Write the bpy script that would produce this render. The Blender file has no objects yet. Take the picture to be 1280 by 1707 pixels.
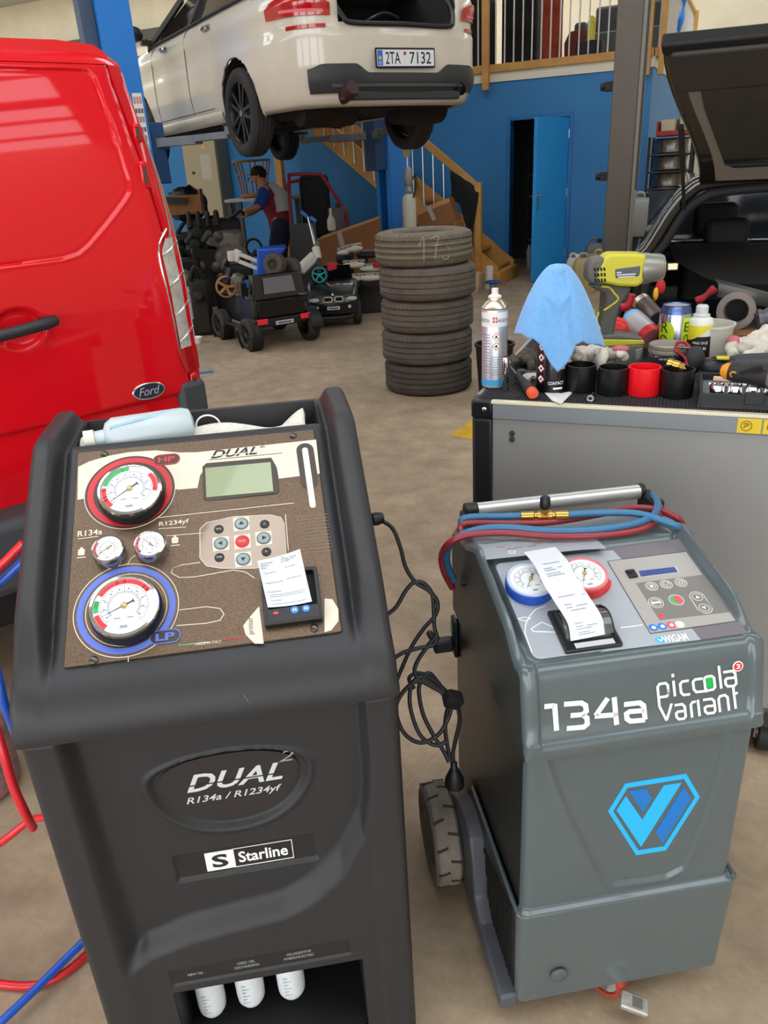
import bpy, bmesh, math, random
from math import sin, cos, pi, radians, sqrt, atan2
from mathutils import Vector as V, Matrix

random.seed(7)
SC = bpy.context.scene
COL = SC.collection

# ------------------------------------------------------------------ camera
FPX, PITCH, ROLL, CAMH = 1283.0, radians(24.2), radians(3.32), 1.5
CAM = V((0, 0, CAMH))
FW = V((0, cos(PITCH), -sin(PITCH)))
U0 = V((0, sin(PITCH), cos(PITCH)))
RT = V((1, 0, 0)) * cos(ROLL) - U0 * sin(ROLL)
UP = U0 * cos(ROLL) + V((1, 0, 0)) * sin(ROLL)
cd = bpy.data.cameras.new('camera')
cd.sensor_fit = 'HORIZONTAL'
cd.sensor_width = 36.0
cd.lens = FPX * 36.0 / 1280.0
cd.clip_start = 0.02
cd.clip_end = 200
cam = bpy.data.objects.new('camera', cd)
COL.objects.link(cam)
cam.matrix_world = Matrix(((RT.x, UP.x, -FW.x, 0), (RT.y, UP.y, -FW.y, 0), (RT.z, UP.z, -FW.z, CAMH), (0, 0, 0, 1)))
SC.camera = cam

# ------------------------------------------------------------------ world, light, exposure
w = bpy.data.worlds.new('overcast_sky')
SC.world = w
w.use_nodes = True
w.node_tree.nodes['Background'].inputs[0].default_value = (0.93, 0.97, 1.0, 1)
w.node_tree.nodes['Background'].inputs[1].default_value = 3.2
SC.view_settings.view_transform = 'Standard'
SC.view_settings.look = 'None'
SC.view_settings.exposure = 0.55
SC.view_settings.gamma = 1.0
SC.view_settings.use_curve_mapping = False


def area_light(name, loc, size, rot, power, color):
    l = bpy.data.lights.new(name, 'AREA')
    l.shape = 'RECTANGLE'
    l.size, l.size_y = size
    l.energy = power
    l.color = color
    o = bpy.data.objects.new(name, l)
    COL.objects.link(o)
    o.location = loc
    o.rotation_euler = rot
    return o


# ------------------------------------------------------------------ pixel -> place on a known real surface
def ray(x, y):
    return FW + RT * ((x - 640) / FPX) - UP * ((y - 853.5) / FPX)


def onz(x, y, z):
    d = ray(x, y)
    return CAM + d * ((z - CAMH) / d.z)


def onplane(x, y, p, n):
    d = ray(x, y)
    return CAM + d * (n.dot(p - CAM) / n.dot(d))


class Frame:
    """an upright local frame: origin on the floor, x along yaw, y away, z up"""

    def __init__(s, o, yaw):
        a = radians(yaw)
        s.yaw = a
        s.o = V((o[0], o[1], o[2] if len(o) > 2 else 0))
        s.e = V((cos(a), sin(a), 0))
        s.n = V((-sin(a), cos(a), 0))
        s.M = Matrix.Translation(s.o) @ Matrix.Rotation(a, 4, 'Z')
        s.I = s.M.inverted()

    def loc(s, p): return s.I @ p
    def w(s, x, y, z): return s.M @ V((x, y, z))
    def front(s, x, y, n=0.0): return s.loc(onplane(x, y, s.o + s.n * n, s.n))
    def side(s, x, y, lx): return s.loc(onplane(x, y, s.o + s.e * lx, s.e))
    def atz(s, x, y, z): return s.loc(onz(x, y, z))


# ------------------------------------------------------------------ materials
def lin(h):
    if isinstance(h, str):
        h = h.lstrip('#')
        c = [int(h[i:i + 2], 16) / 255 for i in (0, 2, 4)]
    else:
        c = list(h)
    return [x / 12.92 if x <= 0.04045 else ((x + 0.055) / 1.055) ** 2.4 for x in c]


MATS = {}


def mat(name, col, rough=0.5, metal=0.0, noise=None, bump=None, coat=0.0, emit=0.0, trans=0.0, ior=1.45, col2=None, spec=0.5, alpha=1.0, sheen=0.0):
    """noise = (scale, amount) colour mottling; bump = (scale, strength) fine relief"""
    if name in MATS:
        return MATS[name]
    m = bpy.data.materials.new(name)
    m.use_nodes = True
    nt = m.node_tree
    b = nt.nodes['Principled BSDF']
    c = lin(col)
    b.inputs['Base Color'].default_value = (*c, 1)
    b.inputs['Roughness'].default_value = rough
    b.inputs['Metallic'].default_value = metal
    b.inputs['IOR'].default_value = ior
    b.inputs['Specular IOR Level'].default_value = spec
    if coat:
        b.inputs['Coat Weight'].default_value = coat
        b.inputs['Coat Roughness'].default_value = 0.04
    if trans:
        b.inputs['Transmission Weight'].default_value = trans
    if alpha < 1:
        b.inputs['Alpha'].default_value = alpha
    if sheen:
        b.inputs['Sheen Weight'].default_value = sheen
    if emit:
        b.inputs['Emission Color'].default_value = (*c, 1)
        b.inputs['Emission Strength'].default_value = emit
    if noise or bump:
        tc = nt.nodes.new('ShaderNodeTexCoord')
    if noise:
        n = nt.nodes.new('ShaderNodeTexNoise')
        n.inputs['Scale'].default_value = noise[0]
        n.inputs['Detail'].default_value = 6
        n.inputs['Roughness'].default_value = 0.65
        r = nt.nodes.new('ShaderNodeValToRGB')
        r.color_ramp.elements[0].position = 0.3
        r.color_ramp.elements[1].position = 0.7
        c2 = lin(col2) if col2 else [min(1, x * (1 + noise[1])) for x in c]
        c1 = c if col2 else [x * (1 - noise[1]) for x in c]
        r.color_ramp.elements[0].color = (*c1, 1)
        r.color_ramp.elements[1].color = (*c2, 1)
        nt.links.new(tc.outputs['Object'], n.inputs['Vector'])
        nt.links.new(n.outputs['Fac'], r.inputs[0])
        nt.links.new(r.outputs[0], b.inputs['Base Color'])
    if bump:
        n = nt.nodes.new('ShaderNodeTexNoise')
        n.inputs['Scale'].default_value = bump[0]
        n.inputs['Detail'].default_value = 4
        bp = nt.nodes.new('ShaderNodeBump')
        bp.inputs['Strength'].default_value = bump[1]
        bp.inputs['Distance'].default_value = 0.002
        nt.links.new(tc.outputs['Object'], n.inputs['Vector'])
        nt.links.new(n.outputs['Fac'], bp.inputs['Height'])
        nt.links.new(bp.outputs[0], b.inputs['Normal'])
    MATS[name] = m
    return m


# ------------------------------------------------------------------ mesh builder
def basis(ax):
    w_ = V(ax).normalized()
    h = V((0, 0, 1)) if abs(w_.z) < 0.9 else V((1, 0, 0))
    u = h.cross(w_).normalized()
    return u, w_.cross(u), w_


def spline(pts, k=6, closed=False):
    P = [V(p) for p in pts]
    if len(P) < 3 or k < 2:
        return P
    out = []
    n = len(P)
    for i in range(n if closed else n - 1):
        a, b = P[i], P[(i + 1) % n]
        z_ = P[i - 1] if (i > 0 or closed) else a * 2 - b
        c = P[(i + 2) % n] if (i + 2 < n or closed) else b * 2 - a
        for j in range(k):
            t = j / k
            out.append(0.5 * ((2 * a) + (b - z_) * t + (2 * z_ - 5 * a + 4 * b - c) * t * t + (3 * a - z_ - 3 * b + c) * t ** 3))
    if not closed:
        out.append(P[-1])
    return out


def frm(o, x, y):
    """matrix with origin o, x axis, y axis (orthogonalised), z = x cross y"""
    x = V(x).normalized()
    y = V(y)
    y = (y - x * y.dot(x)).normalized()
    z = x.cross(y)
    o = V(o)
    return Matrix(((x.x, y.x, z.x, o.x), (x.y, y.y, z.y, o.y), (x.z, y.z, z.z, o.z), (0, 0, 0, 1)))


class MB:
    def __init__(s, T=None):
        s.v, s.f, s.m, s.T, s.k = [], [], [], T, 0

    def add(s, vs, fs):
        b = len(s.v)
        T = s.T
        s.v += [(T @ V(p)) if T else V(p) for p in vs]
        s.f += [tuple(b + i for i in f) for f in fs]
        s.m += [s.k] * len(fs)
        return s

    def box(s, x0, x1, y0, y1, z0, z1):
        return s.add([(x0, y0, z0), (x1, y0, z0), (x1, y1, z0), (x0, y1, z0), (x0, y0, z1), (x1, y0, z1), (x1, y1, z1), (x0, y1, z1)],
                     [(0, 3, 2, 1), (4, 5, 6, 7), (0, 1, 5, 4), (1, 2, 6, 5), (2, 3, 7, 6), (3, 0, 4, 7)])

    def obox(s, c, sz, rot=(0, 0, 0)):
        from mathutils import Euler
        R = Euler(rot).to_matrix()
        h = [x / 2 for x in sz]
        pts = [V(c) + R @ V((a * h[0], b * h[1], d * h[2])) for d in (-1, 1) for a, b in ((-1, -1), (1, -1), (1, 1), (-1, 1))]
        return s.add(pts, [(0, 3, 2, 1), (4, 5, 6, 7), (0, 1, 5, 4), (1, 2, 6, 5), (2, 3, 7, 6), (3, 0, 4, 7)])

    def beam(s, p0, p1, wd, ht, up=(0, 0, 1)):
        """a rectangular bar from p0 to p1"""
        p0, p1 = V(p0), V(p1)
        d = (p1 - p0).normalized()
        x = d.cross(V(up)).normalized()
        y = x.cross(d)
        pts = [p + x * a * wd / 2 + y * b * ht / 2 for p in (p0, p1) for a, b in ((-1, -1), (1, -1), (1, 1), (-1, 1))]
        return s.add(pts, [(0, 3, 2, 1), (4, 5, 6, 7), (0, 1, 5, 4), (1, 2, 6, 5), (2, 3, 7, 6), (3, 0, 4, 7)])

    def loft(s, rings, cap=True, closed=True):
        n = len(rings[0])
        vs = [p for r in rings for p in r]
        fs = []
        for i in range(len(rings) - 1):
            for j in range(n if closed else n - 1):
                a, b = i * n + j, i * n + (j + 1) % n
                fs.append((a, b, b + n, a + n))
        if cap:
            fs.append(tuple(range(n - 1, -1, -1)))
            fs.append(tuple((len(rings) - 1) * n + j for j in range(n)))
        return s.add(vs, fs)

    def lathe(s, prof, o=(0, 0, 0), ax=(0, 0, 1), n=24, cap=True, a0=0, a1=None):
        u, v, w_ = basis(ax)
        o = V(o)
        m = n if a1 is None else n + 1
        span = 2 * pi if a1 is None else a1 - a0
        rings = [[o + w_ * h + (u * cos(a0 + span * j / n) + v * sin(a0 + span * j / n)) * r for j in range(m)] for r, h in prof]
        return s.loft(rings, cap, a1 is None)

    def cyl(s, p0, p1, r0, r1=None, n=20, cap=True):
        p0, p1 = V(p0), V(p1)
        return s.lathe([(r0, 0), (r0 if r1 is None else r1, (p1 - p0).length)], p0, p1 - p0, n, cap)

    def tube(s, pts, r, n=10, k=6, closed=False, cap=True):
        P = spline(pts, k, closed)
        N = len(P)
        R = r if callable(r) else (lambda t: r)
        rings = []
        u = None
        for i in range(N):
            a = P[i - 1] if (i or closed) else P[0]
            b = P[(i + 1) % N] if (i < N - 1 or closed) else P[-1]
            d = (b - a).normalized()
            if u is None:
                u = basis(d)[0]
            u = (u - d * u.dot(d))
            u = u.normalized() if u.length > 1e-6 else basis(d)[0]
            v = d.cross(u)
            rr = R(i / max(1, N - 1))
            rings.append([P[i] + (u * cos(2 * pi * j / n) + v * sin(2 * pi * j / n)) * rr for j in range(n)])
        if closed:
            rings.append(rings[0])
            return s.loft(rings, False)
        return s.loft(rings, cap)

    def torus(s, c, ax, R, r, n=32, m=8, rz=None):
        u, v, w_ = basis(ax)
        c = V(c)
        rings = []
        for i in range(n + 1):
            a = 2 * pi * i / n
            d = u * cos(a) + v * sin(a)
            rings.append([c + d * (R + r * cos(2 * pi * j / m)) + w_ * ((rz or r) * sin(2 * pi * j / m)) for j in range(m)])
        return s.loft(rings, False)

    def ball(s, c, r, n=16, m=10):
        r = (r, r, r) if not hasattr(r, '__len__') else r
        c = V(c)
        rings = [[c + V((r[0] * cos(2 * pi * j / n) * sin(pi * max(.001, min(.999, i / m))), r[1] * sin(2 * pi * j / n) * sin(pi * max(.001, min(.999, i / m))), -r[2] * cos(pi * i / m))) for j in range(n)] for i in range(m + 1)]
        return s.loft(rings, True)

    def prism(s, poly, z0, z1):
        n = len(poly)
        vs = [(p[0], p[1], z0) for p in poly] + [(p[0], p[1], z1) for p in poly]
        fs = [tuple(range(n - 1, -1, -1)), tuple(range(n, 2 * n))]
        fs += [(i, (i + 1) % n, (i + 1) % n + n, i + n) for i in range(n)]
        return s.add(vs, fs)

    def ringp(s, o, i, z0, z1):
        """flat band between outer and inner outlines of equal length"""
        n = len(o)
        vs = [(p[0], p[1], z) for z in (z0, z1) for q in (o, i) for p in q]
        fs = []
        for a in range(n):
            b = (a + 1) % n
            fs += [(2 * n + a, 2 * n + b, 3 * n + b, 3 * n + a), (a, b, 2 * n + b, 2 * n + a), (n + b, n + a, 3 * n + a, 3 * n + b)]
        return s.add(vs, fs)

    def stroke(s, pts, wd, z0=0, z1=0.0004, closed=False):
        """a flat pen stroke of width wd along a 2-D line"""
        P = [V((p[0], p[1])) for p in pts]
        n = len(P)
        L, R_ = [], []
        for i in range(n):
            a = P[i - 1] if (i or closed) else None
            b = P[(i + 1) % n] if (i < n - 1 or closed) else None
            d1 = (P[i] - a).normalized() if a is not None else None
            d2 = (b - P[i]).normalized() if b is not None else None
            if d1 is None: d1 = d2
            if d2 is None: d2 = d1
            nn = V((-(d1.y + d2.y), d1.x + d2.x))
            nn = nn.normalized() if nn.length > 1e-6 else V((-d1.y, d1.x))
            c = max(0.5, nn.dot(V((-d1.y, d1.x))))
            L.append(P[i] + nn * (wd / 2 / c))
            R_.append(P[i] - nn * (wd / 2 / c))
        for i in range(n if closed else n - 1):
            j = (i + 1) % n
            q = [L[i], R_[i], R_[j], L[j]]
            s.prism([(p.x, p.y) for p in q], z0, z1)
        return s

    def grid(s, fn, nu, nv, skip=None, flip=False):
        vs = [fn(i / nu, j / nv) for j in range(nv + 1) for i in range(nu + 1)]
        fs = []
        for j in range(nv):
            for i in range(nu):
                if skip and skip((i + .5) / nu, (j + .5) / nv):
                    continue
                a = j * (nu + 1) + i
                q = (a, a + 1, a + nu + 2, a + nu + 1)
                fs.append(q[::-1] if flip else q)
        return s.add(vs, fs)

    def build(s, name, mats, parent=None, smooth=38, bevel=0, seg=2, sub=0, label=None, cat=None, group=None, kind=None, loc=None, yaw=None, fix=True):
        me = bpy.data.meshes.new(name)
        me.from_pydata([tuple(p) for p in s.v], [], s.f)
        for m in (mats if isinstance(mats, (list, tuple)) else [mats]):
            me.materials.append(m)
        if len(me.materials) > 1:
            me.polygons.foreach_set('material_index', s.m)
        if fix:
            bm = bmesh.new()
            bm.from_mesh(me)
            bmesh.ops.remove_doubles(bm, verts=bm.verts, dist=1e-6)
            bmesh.ops.recalc_face_normals(bm, faces=bm.faces)
            bm.to_mesh(me)
            bm.free()
        if smooth:
            me.polygons.foreach_set('use_smooth', [True] * len(me.polygons))
            me.set_sharp_from_angle(angle=radians(smooth))
        o = bpy.data.objects.new(name, me)
        COL.objects.link(o)
        if parent:
            o.parent = parent
        if bevel:
            b = o.modifiers.new('edge', 'BEVEL')
            b.width = bevel
            b.segments = seg
            b.limit_method = 'ANGLE'
            b.angle_limit = radians(35)
        if sub:
            b = o.modifiers.new('soft', 'SUBSURF')
            b.levels = b.render_levels = sub
        if loc is not None:
            o.location = loc
        if yaw is not None:
            o.rotation_euler = (0, 0, yaw)
        tag(o, label, cat, group, kind)
        return o


def tag(o, label=None, cat=None, group=None, kind=None):
    for k, v in (('label', label), ('category', cat), ('group', group), ('kind', kind)):
        if v:
            o[k] = v
    return o


def thing(name, label, cat, frame=None, loc=None, yaw=0, group=None, kind=None):
    o = bpy.data.objects.new(name, None)
    COL.objects.link(o)
    o.empty_display_size = 0.1
    if frame is not None:
        o.location = frame.o
        o.rotation_euler = (0, 0, frame.yaw)
    if loc is not None:
        o.location = loc
        o.rotation_euler = (0, 0, yaw)
    return tag(o, label, cat, group, kind)


def text(body, wd, ht, m, parent, M, name='lettering', t=0.0005, shear=0.0, bold=0.0, warp=None, spacing=1.0):
    """flat lettering fitted into wd x ht, lower left at the origin of M (or bent by warp)"""
    cu = bpy.data.curves.new(name, 'FONT')
    cu.body = body
    cu.shear = shear
    cu.offset = bold
    cu.resolution_u = 3
    cu.space_character = spacing
    tmp = bpy.data.objects.new('tmp', cu)
    COL.objects.link(tmp)
    dg = bpy.context.evaluated_depsgraph_get()
    me = bpy.data.meshes.new_from_object(tmp.evaluated_get(dg))
    bpy.data.objects.remove(tmp)
    bpy.data.curves.remove(cu)
    xs = [v.co.x for v in me.vertices]
    ys = [v.co.y for v in me.vertices]
    x0, x1, y0, y1 = min(xs), max(xs), min(ys), max(ys)
    for v in me.vertices:
        p = V(((v.co.x - x0) / (x1 - x0) * wd, (v.co.y - y0) / (y1 - y0) * ht, t))
        v.co = warp(p) if warp else M @ p
    me.materials.clear()
    me.materials.append(m)
    me.name = name
    o = bpy.data.objects.new(name, me)
    COL.objects.link(o)
    if parent:
        o.parent = parent
    return o


def circle(cx, cy, r, n=40, a0=0, a1=2 * pi, ry=None):
    full = abs(a1 - a0 - 2 * pi) < 1e-6
    m = n if full else n + 1
    return [(cx + r * cos(a0 + (a1 - a0) * i / n), cy + (ry or r) * sin(a0 + (a1 - a0) * i / n)) for i in range(m)]


def rrect(x0, x1, y0, y1, r, n=5):
    out = []
    for cx, cy, a in ((x1 - r, y0 + r, -pi / 2), (x1 - r, y1 - r, 0), (x0 + r, y1 - r, pi / 2), (x0 + r, y0 + r, pi)):
        out += [(cx + r * cos(a + pi / 2 * i / n), cy + r * sin(a + pi / 2 * i / n)) for i in range(n + 1)]
    return out


def ss(a, b, x):
    t = max(0.0, min(1.0, (x - a) / (b - a)))
    return t * t * (3 - 2 * t)


def interp(tab, x):
    if x <= tab[0][0]:
        return tab[0][1]
    for (a, fa), (b, fb) in zip(tab, tab[1:]):
        if x <= b:
            return fa + (fb - fa) * (x - a) / (b - a)
    return tab[-1][1]


def copy_tree(o, parent=None, label=None):
    c = o.copy()
    COL.objects.link(c)
    c.parent = parent
    if label:
        c['label'] = label
    for ch in list(o.children):
        copy_tree(ch, c)
    return c


# common materials
BLACK = mat('black_plastic', '17181a', 0.45)
DARK = mat('dark_void', '0b0b0c', 0.8)
RUB = mat('rubber', '2b2a29', 0.85, noise=(9, .25), bump=(120, .25))
WHITE = mat('white_print', 'f2f2ee', 0.5)
CREAM = mat('cream_print', 'd8cdbb', 0.45)
STEEL = mat('steel', 'b9bcc0', 0.28, 1.0)
CHROME = mat('chrome', 'e6e8ea', 0.12, 1.0)
BRASS = mat('brass', 'c9a455', 0.3, 1.0)
RED = mat('red_print', 'c8262c', 0.45)
BLUEP = mat('blue_print', '4a6fd8', 0.45)
GREEN = mat('green_print', '27a35a', 0.45)
WOOD = mat('pine_wood', 'b98846', 0.5, noise=(6, .18))
PAPER = mat('thermal_paper', 'd3d6dc', 0.6)
INK = mat('faint_ink', '8a8f9a', 0.7)
DECAL = mat('black_print', '1c1b1b', 0.5)
GLASS = mat('clear_glass', 'ffffff', 0.02, trans=1.0, ior=1.3)
YEL = mat('yellow_plastic', 'bdb52c', 0.42)

# ================================================================== the hall
W = Frame((1.935, 11.304), -25)
CONC = mat('concrete', 'a3917a', 0.62, noise=(1.6, .22), bump=(60, .35), spec=.35)
nt = CONC.node_tree   # worn, stained concrete: two more layers of mottling
bs = nt.nodes['Principled BSDF']
tc = nt.nodes.new('ShaderNodeTexCoord')
n1 = nt.nodes.new('ShaderNodeTexNoise'); n1.inputs['Scale'].default_value = 7; n1.inputs['Detail'].default_value = 9
n1.inputs['Roughness'].default_value = .75
r1 = nt.nodes.new('ShaderNodeValToRGB')
r1.color_ramp.elements[0].position = .36; r1.color_ramp.elements[0].color = (.5, .47, .44, 1)
r1.color_ramp.elements[1].position = .62; r1.color_ramp.elements[1].color = (1.08, 1.07, 1.05, 1)
mx = nt.nodes.new('ShaderNodeMix'); mx.data_type = 'RGBA'; mx.blend_type = 'MULTIPLY'; mx.inputs[0].default_value = .55
old = bs.inputs['Base Color'].links[0].from_socket
nt.links.new(tc.outputs['Object'], n1.inputs['Vector']); nt.links.new(n1.outputs['Fac'], r1.inputs[0])
nt.links.new(old, mx.inputs[6]); nt.links.new(r1.outputs[0], mx.inputs[7]); nt.links.new(mx.outputs[2], bs.inputs['Base Color'])

BLUEW = mat('blue_wall_paint', '2a72a8', 0.55, noise=(1.2, .1), bump=(30, .1))
BEIGE = mat('beige_wall', 'd2c6ac', 0.8, noise=(1.5, .08))
FASC = mat('white_fascia', 'd9d0bd', 0.7)
GREYM = mat('grey_metal', '5d5f61', 0.5)
LBLUE = mat('lift_blue', '1f76c9', 0.38, noise=(3, .06))
LBLUE2 = mat('lift_blue_grey', '3c5068', 0.5)
DOORB = mat('door_blue', '2a93dc', 0.38)


def slab(name, x0, x1, y0, y1, z0, z1, m, kind='structure', **k):
    return MB().box(x0, x1, y0, y1, z0, z1).build(name, m, loc=W.o, yaw=W.yaw, kind=kind, **k)


flo = slab('floor', -18, 10, -17, 6, -.2, 0, CONC)
a_, b_ = W.loc(onz(560, 1450, 0)), W.loc(onz(760, 1215, 0))
MB().beam(a_ + V((0, 0, -.0095)), b_ + (b_ - a_) * 6 + V((0, 0, -.0095)), .004, .02).build('floor_joint', mat('joint_pale', '9c8d74', .8), flo)
slab('ceiling', -18, 10, -3.6, 2.2, 5.6, 5.7, mat('ceiling_grey', '9b978e', .8))
slab('ceiling_panel', -18, 10, -9.2, -5.2, 5.6, 5.7, MATS['ceiling_grey'])
slab('ceiling_panel', -18, 10, 4.4, 6, 5.6, 5.7, MATS['ceiling_grey'])
slab('ceiling_panel', -18, 10, -17, -12, 5.6, 5.7, MATS['ceiling_grey'])
sky = thing('window_1', 'roof light bars', 'window', W, kind='structure')
del sky['category']
for k in range(24):
    x = -12.6 + .95 * k
    for y0, y1 in ((-12, -9.2), (-5.2, -3.6)):
        MB().box(x, x + (.28 if k % 3 == 0 else .07), y0, y1, 5.58, 5.66).build('glazing_bar', GREYM, sky)
slab('wall_left', -18.2, -18, -17, 6, 0, 5.6, BEIGE)
slab('wall_right', 10, 10.2, -17, 6, 0, 5.6, BEIGE)
slab('wall_back', -18, 10, 6, 6.2, 0, 5.6, BEIGE)
for x0, x1 in ((-18, -9), (-4.6, -3.8), (.4, 1.2), (5.6, 6.4)):
    slab('wall_rear', x0, x1, -17.2, -17, 0, 5.6, BEIGE)
slab('wall_rear', -18, 10, -17.2, -17, 4.4, 5.6, BEIGE)
# the partition under the mezzanine, painted blue, with the store-room doorway
DX0, DX1, DZ = .03, .80, 1.945
wl = thing('wall_partition', 'blue painted partition wall below the mezzanine', 'wall', W, kind='structure')
del wl['category']
for b in ((-18, DX0, 0, .14, 0, 2.41), (DX1, 1.774, 0, .14, 0, 2.41), (DX0, DX1, 0, .14, DZ, 2.41)):
    MB().box(*b).build('wall_panel', BLUEW, wl)
MB().box(1.634, 1.774, 0.14, 6, 0, 2.41).build('wall_side', BLUEW, wl)
slab('mezzanine_floor', -18, 1.774, 0, 6, 2.41, 2.52, FASC)
# closet room behind the doorway: dark walls
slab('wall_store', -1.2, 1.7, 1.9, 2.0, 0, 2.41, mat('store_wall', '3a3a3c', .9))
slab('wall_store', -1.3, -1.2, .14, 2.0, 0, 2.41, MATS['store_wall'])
# steel door frame
f = MB().box(DX0 - .05, DX0 + .0, -.02, .16, 0, DZ + .05).box(DX1, DX1 + .05, -.02, .16, 0, DZ + .05).box(DX0, DX1, -.02, .16, DZ, DZ + .05)
f.build('trim_1', mat('door_frame', '206aa6', .4), loc=W.o, yaw=W.yaw, kind='structure', bevel=.006)
# open door leaf
dl = thing('door_1', 'bright blue store room door standing ajar', 'door', loc=W.w(DX1, -.01, 0), yaw=W.yaw + radians(72), kind='structure')
del dl['category']
MB().box(-.78, 0, 0, .042, .01, DZ - .01).build('leaf', DOORB, dl, bevel=.004)
hd = MB().box(-.75, -.71, .042, .05, .88, 1.1)
hd.cyl((-.73, .05, 1.05), (-.73, .085, 1.05), .011, n=12).tube([(-.73, .085, 1.05), (-.68, .09, 1.05), (-.6, .09, 1.05)], .009, k=3)
hd.cyl((-.73, .05, .93), (-.73, .06, .93), .012, n=12)
hd.build('handle', STEEL, dl)
hd = MB().box(-.75, -.71, -.008, 0, .88, 1.1).cyl((-.73, -.05, 1.05), (-.73, 0, 1.05), .011, n=12).tube([(-.73, -.05, 1.05), (-.68, -.055, 1.05), (-.6, -.055, 1.05)], .009, k=3)
hd.build('handle', STEEL, dl)
sm = MB()
for i in range(26):
    u, z = random.uniform(-.66, -.5), random.uniform(1.25, 1.62)
    sm.box(u, u + random.uniform(.004, .014), .042, .0425, z, z + random.uniform(.02, .06))
sm.build('paint_scuff', mat('scuff', '155f96', .6), dl)
for z in (.25, 1.0, 1.7):
    MB().cyl((0, .0, z), (0, 0, z + .1), .012, n=10).build('hinge', STEEL, dl)

# white fascia and timber kerb of the mezzanine, railing
slab('trim_2', -4.4, 1.79, -.02, 0, 2.41, 2.52, FASC)
slab('trim_3', 1.774, 1.79, 0, 5.9, 2.41, 2.52, FASC)
RODM = mat('railing_white', 'c9c6c0', .4)


def railing(label, o, yaw, length, posts, step, x_first):
    t = thing('railing', label, 'railing', loc=o, yaw=yaw, group='mezzanine railings')
    MB().box(0, length, -.04, .01, 2.52, 2.61).build('bottom_rail', WOOD, t, bevel=.004)
    MB().box(0, length, -.05, .02, 3.52, 3.58).build('top_rail', WOOD, t, bevel=.006)
    for x in posts:
        MB().box(x - .045, x + .045, -.1, -.04, 2.32, 3.55).build('post', WOOD, t, bevel=.004)
    x = x_first
    rod = None
    while x < length:
        if all(abs(x - p) > .06 for p in posts):
            if rod is None:
                rod = MB().cyl((0, -.015, 2.6), (0, -.015, 3.54), .0095, n=10).build('baluster', RODM, t)
                rod.location.x = x
            else:
                c = rod.copy(); COL.objects.link(c); c.location.x = x
        x += step
    return t


railing('timber mezzanine railing with white bars facing the hall', W.w(-4.4, -.02, 0), W.yaw, 6.17, (.05, 4.113, 6.1), .1165, 4.113 - .1165 * 34)
railing('timber mezzanine railing running back along the corner side', W.w(1.79, 0, 0), W.yaw + radians(90), 5.0, (.0, 4.75), .1165, .1)
# a twisted blue strap tied to the side railing
MB().tube([(1.84, 2.35, 3.56), (1.86, 2.3, 3.3), (1.83, 2.2, 3.05), (1.87, 2.15, 2.85), (1.84, 2.05, 2.75), (1.86, 2.0, 2.62)], lambda t: .035 + .02 * sin(t * 23), n=7, k=8).build(
    'tarp_strip', mat('blue_tarp', '2a7fe0', .6, bump=(40, .6)), loc=W.o, yaw=W.yaw, label='crumpled blue tarp strip hanging on the side railing', cat='strap')

# things stored on the mezzanine
fz = 2.52
MB().box(-.02, 1.15, 1.0, 1.9, fz, fz + .55).box(-.02, 1.15, 1.65, 1.9, fz + .55, fz + .95).box(-.2, -.02, 1.0, 1.9, fz, fz + .7).build('sofa', mat('grey_cloth', '4d4f50', .9, noise=(14, .15)), bevel=.05, seg=3,
    loc=W.w(.62, .9, 0), yaw=W.yaw, label='dark grey sofa stored behind the mezzanine bars', cat='sofa')
MB().lathe([(.13, 0), (.15, .05), (.14, .75), (.16, 1.1)], (0, 0, 0), n=20).build('rolled_carpet', mat('rust_cloth', '8a3620', .9, noise=(9, .2)),
    loc=W.w(.36, .75, fz), yaw=0, label='rust red rolled carpet standing on the mezzanine', cat='carpet')
MB().lathe([(.001, 0), (.17, 0), (.18, .3), (.12, .42), (.001, .44)], n=18, cap=False).build('covered_bin', mat('rust_brown', '5e2a1c', .9), loc=W.w(.75, .6, fz), label='low rust brown bin next to the carpet roll', cat='bin')
for i, (x, y, s, h, lb) in enumerate(((-.9, .9, .8, 1.0, 'tall black shrouded crate behind the bars near the car'), (-.15, 1.3, .5, 1.1, 'narrow black shrouded crate beside the carpet roll'), (-2.0, 1.2, .8, .9, 'black shrouded crate stored above the staircase'))):
    MB().box(-s / 2, s / 2, -.3, .3, 0, h).build('shrouded_crate', mat('black_sheet', '0f0f10', .85, bump=(8, .8)), bevel=.06, seg=3, loc=W.w(x, y, fz), yaw=W.yaw, label=lb, cat='crate', group='crates on the mezzanine')
MB().cyl((0, 0, 0), (0, 0, .22), .05, n=12).box(-.02, .02, -.05, .18, .2, .27).build('power_tool', YEL, bevel=.008, loc=W.w(.98, .2, fz + .25), yaw=W.yaw, label='small yellow power tool on the mezzanine edge', cat='tool')
MB().box(-.16, .16, -.16, .16, 0, .25).build('stool', mat('black_box', '141414', .7), bevel=.02, loc=W.w(.98, .2, fz), yaw=W.yaw, label='small black stool holding the yellow tool', cat='stool')
MB().torus((0, 0, .16), (0, 1, 0), .12, .05, 20, 8).build('helmet_ring', mat('patterned_pack', '3c2622', .7, noise=(25, .7)), loc=W.w(1.15, 2.6, fz + .95), yaw=W.yaw, label='dark patterned round bag lying on the sofa back', cat='bag')
# beam on the far wall above the van
p = W.front(140, 64, 5.8); q = W.front(140, 79, 5.8)
slab('trim_4', -18, -5, 5.8, 6, q.z, p.z, mat('beam_brown', '4a443c', .7))

# ------------------------------------------------------------------ staircase along the partition
st = thing('staircase', 'pine staircase with steel bars rising along the blue wall', 'stairs', W)
SY0, SY1 = -.95, -.12
SL = .795
TOPX = -.02


def sz(x):     # height of the stair nosing line at x
    return .2 + (-.05 - x) * SL


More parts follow.
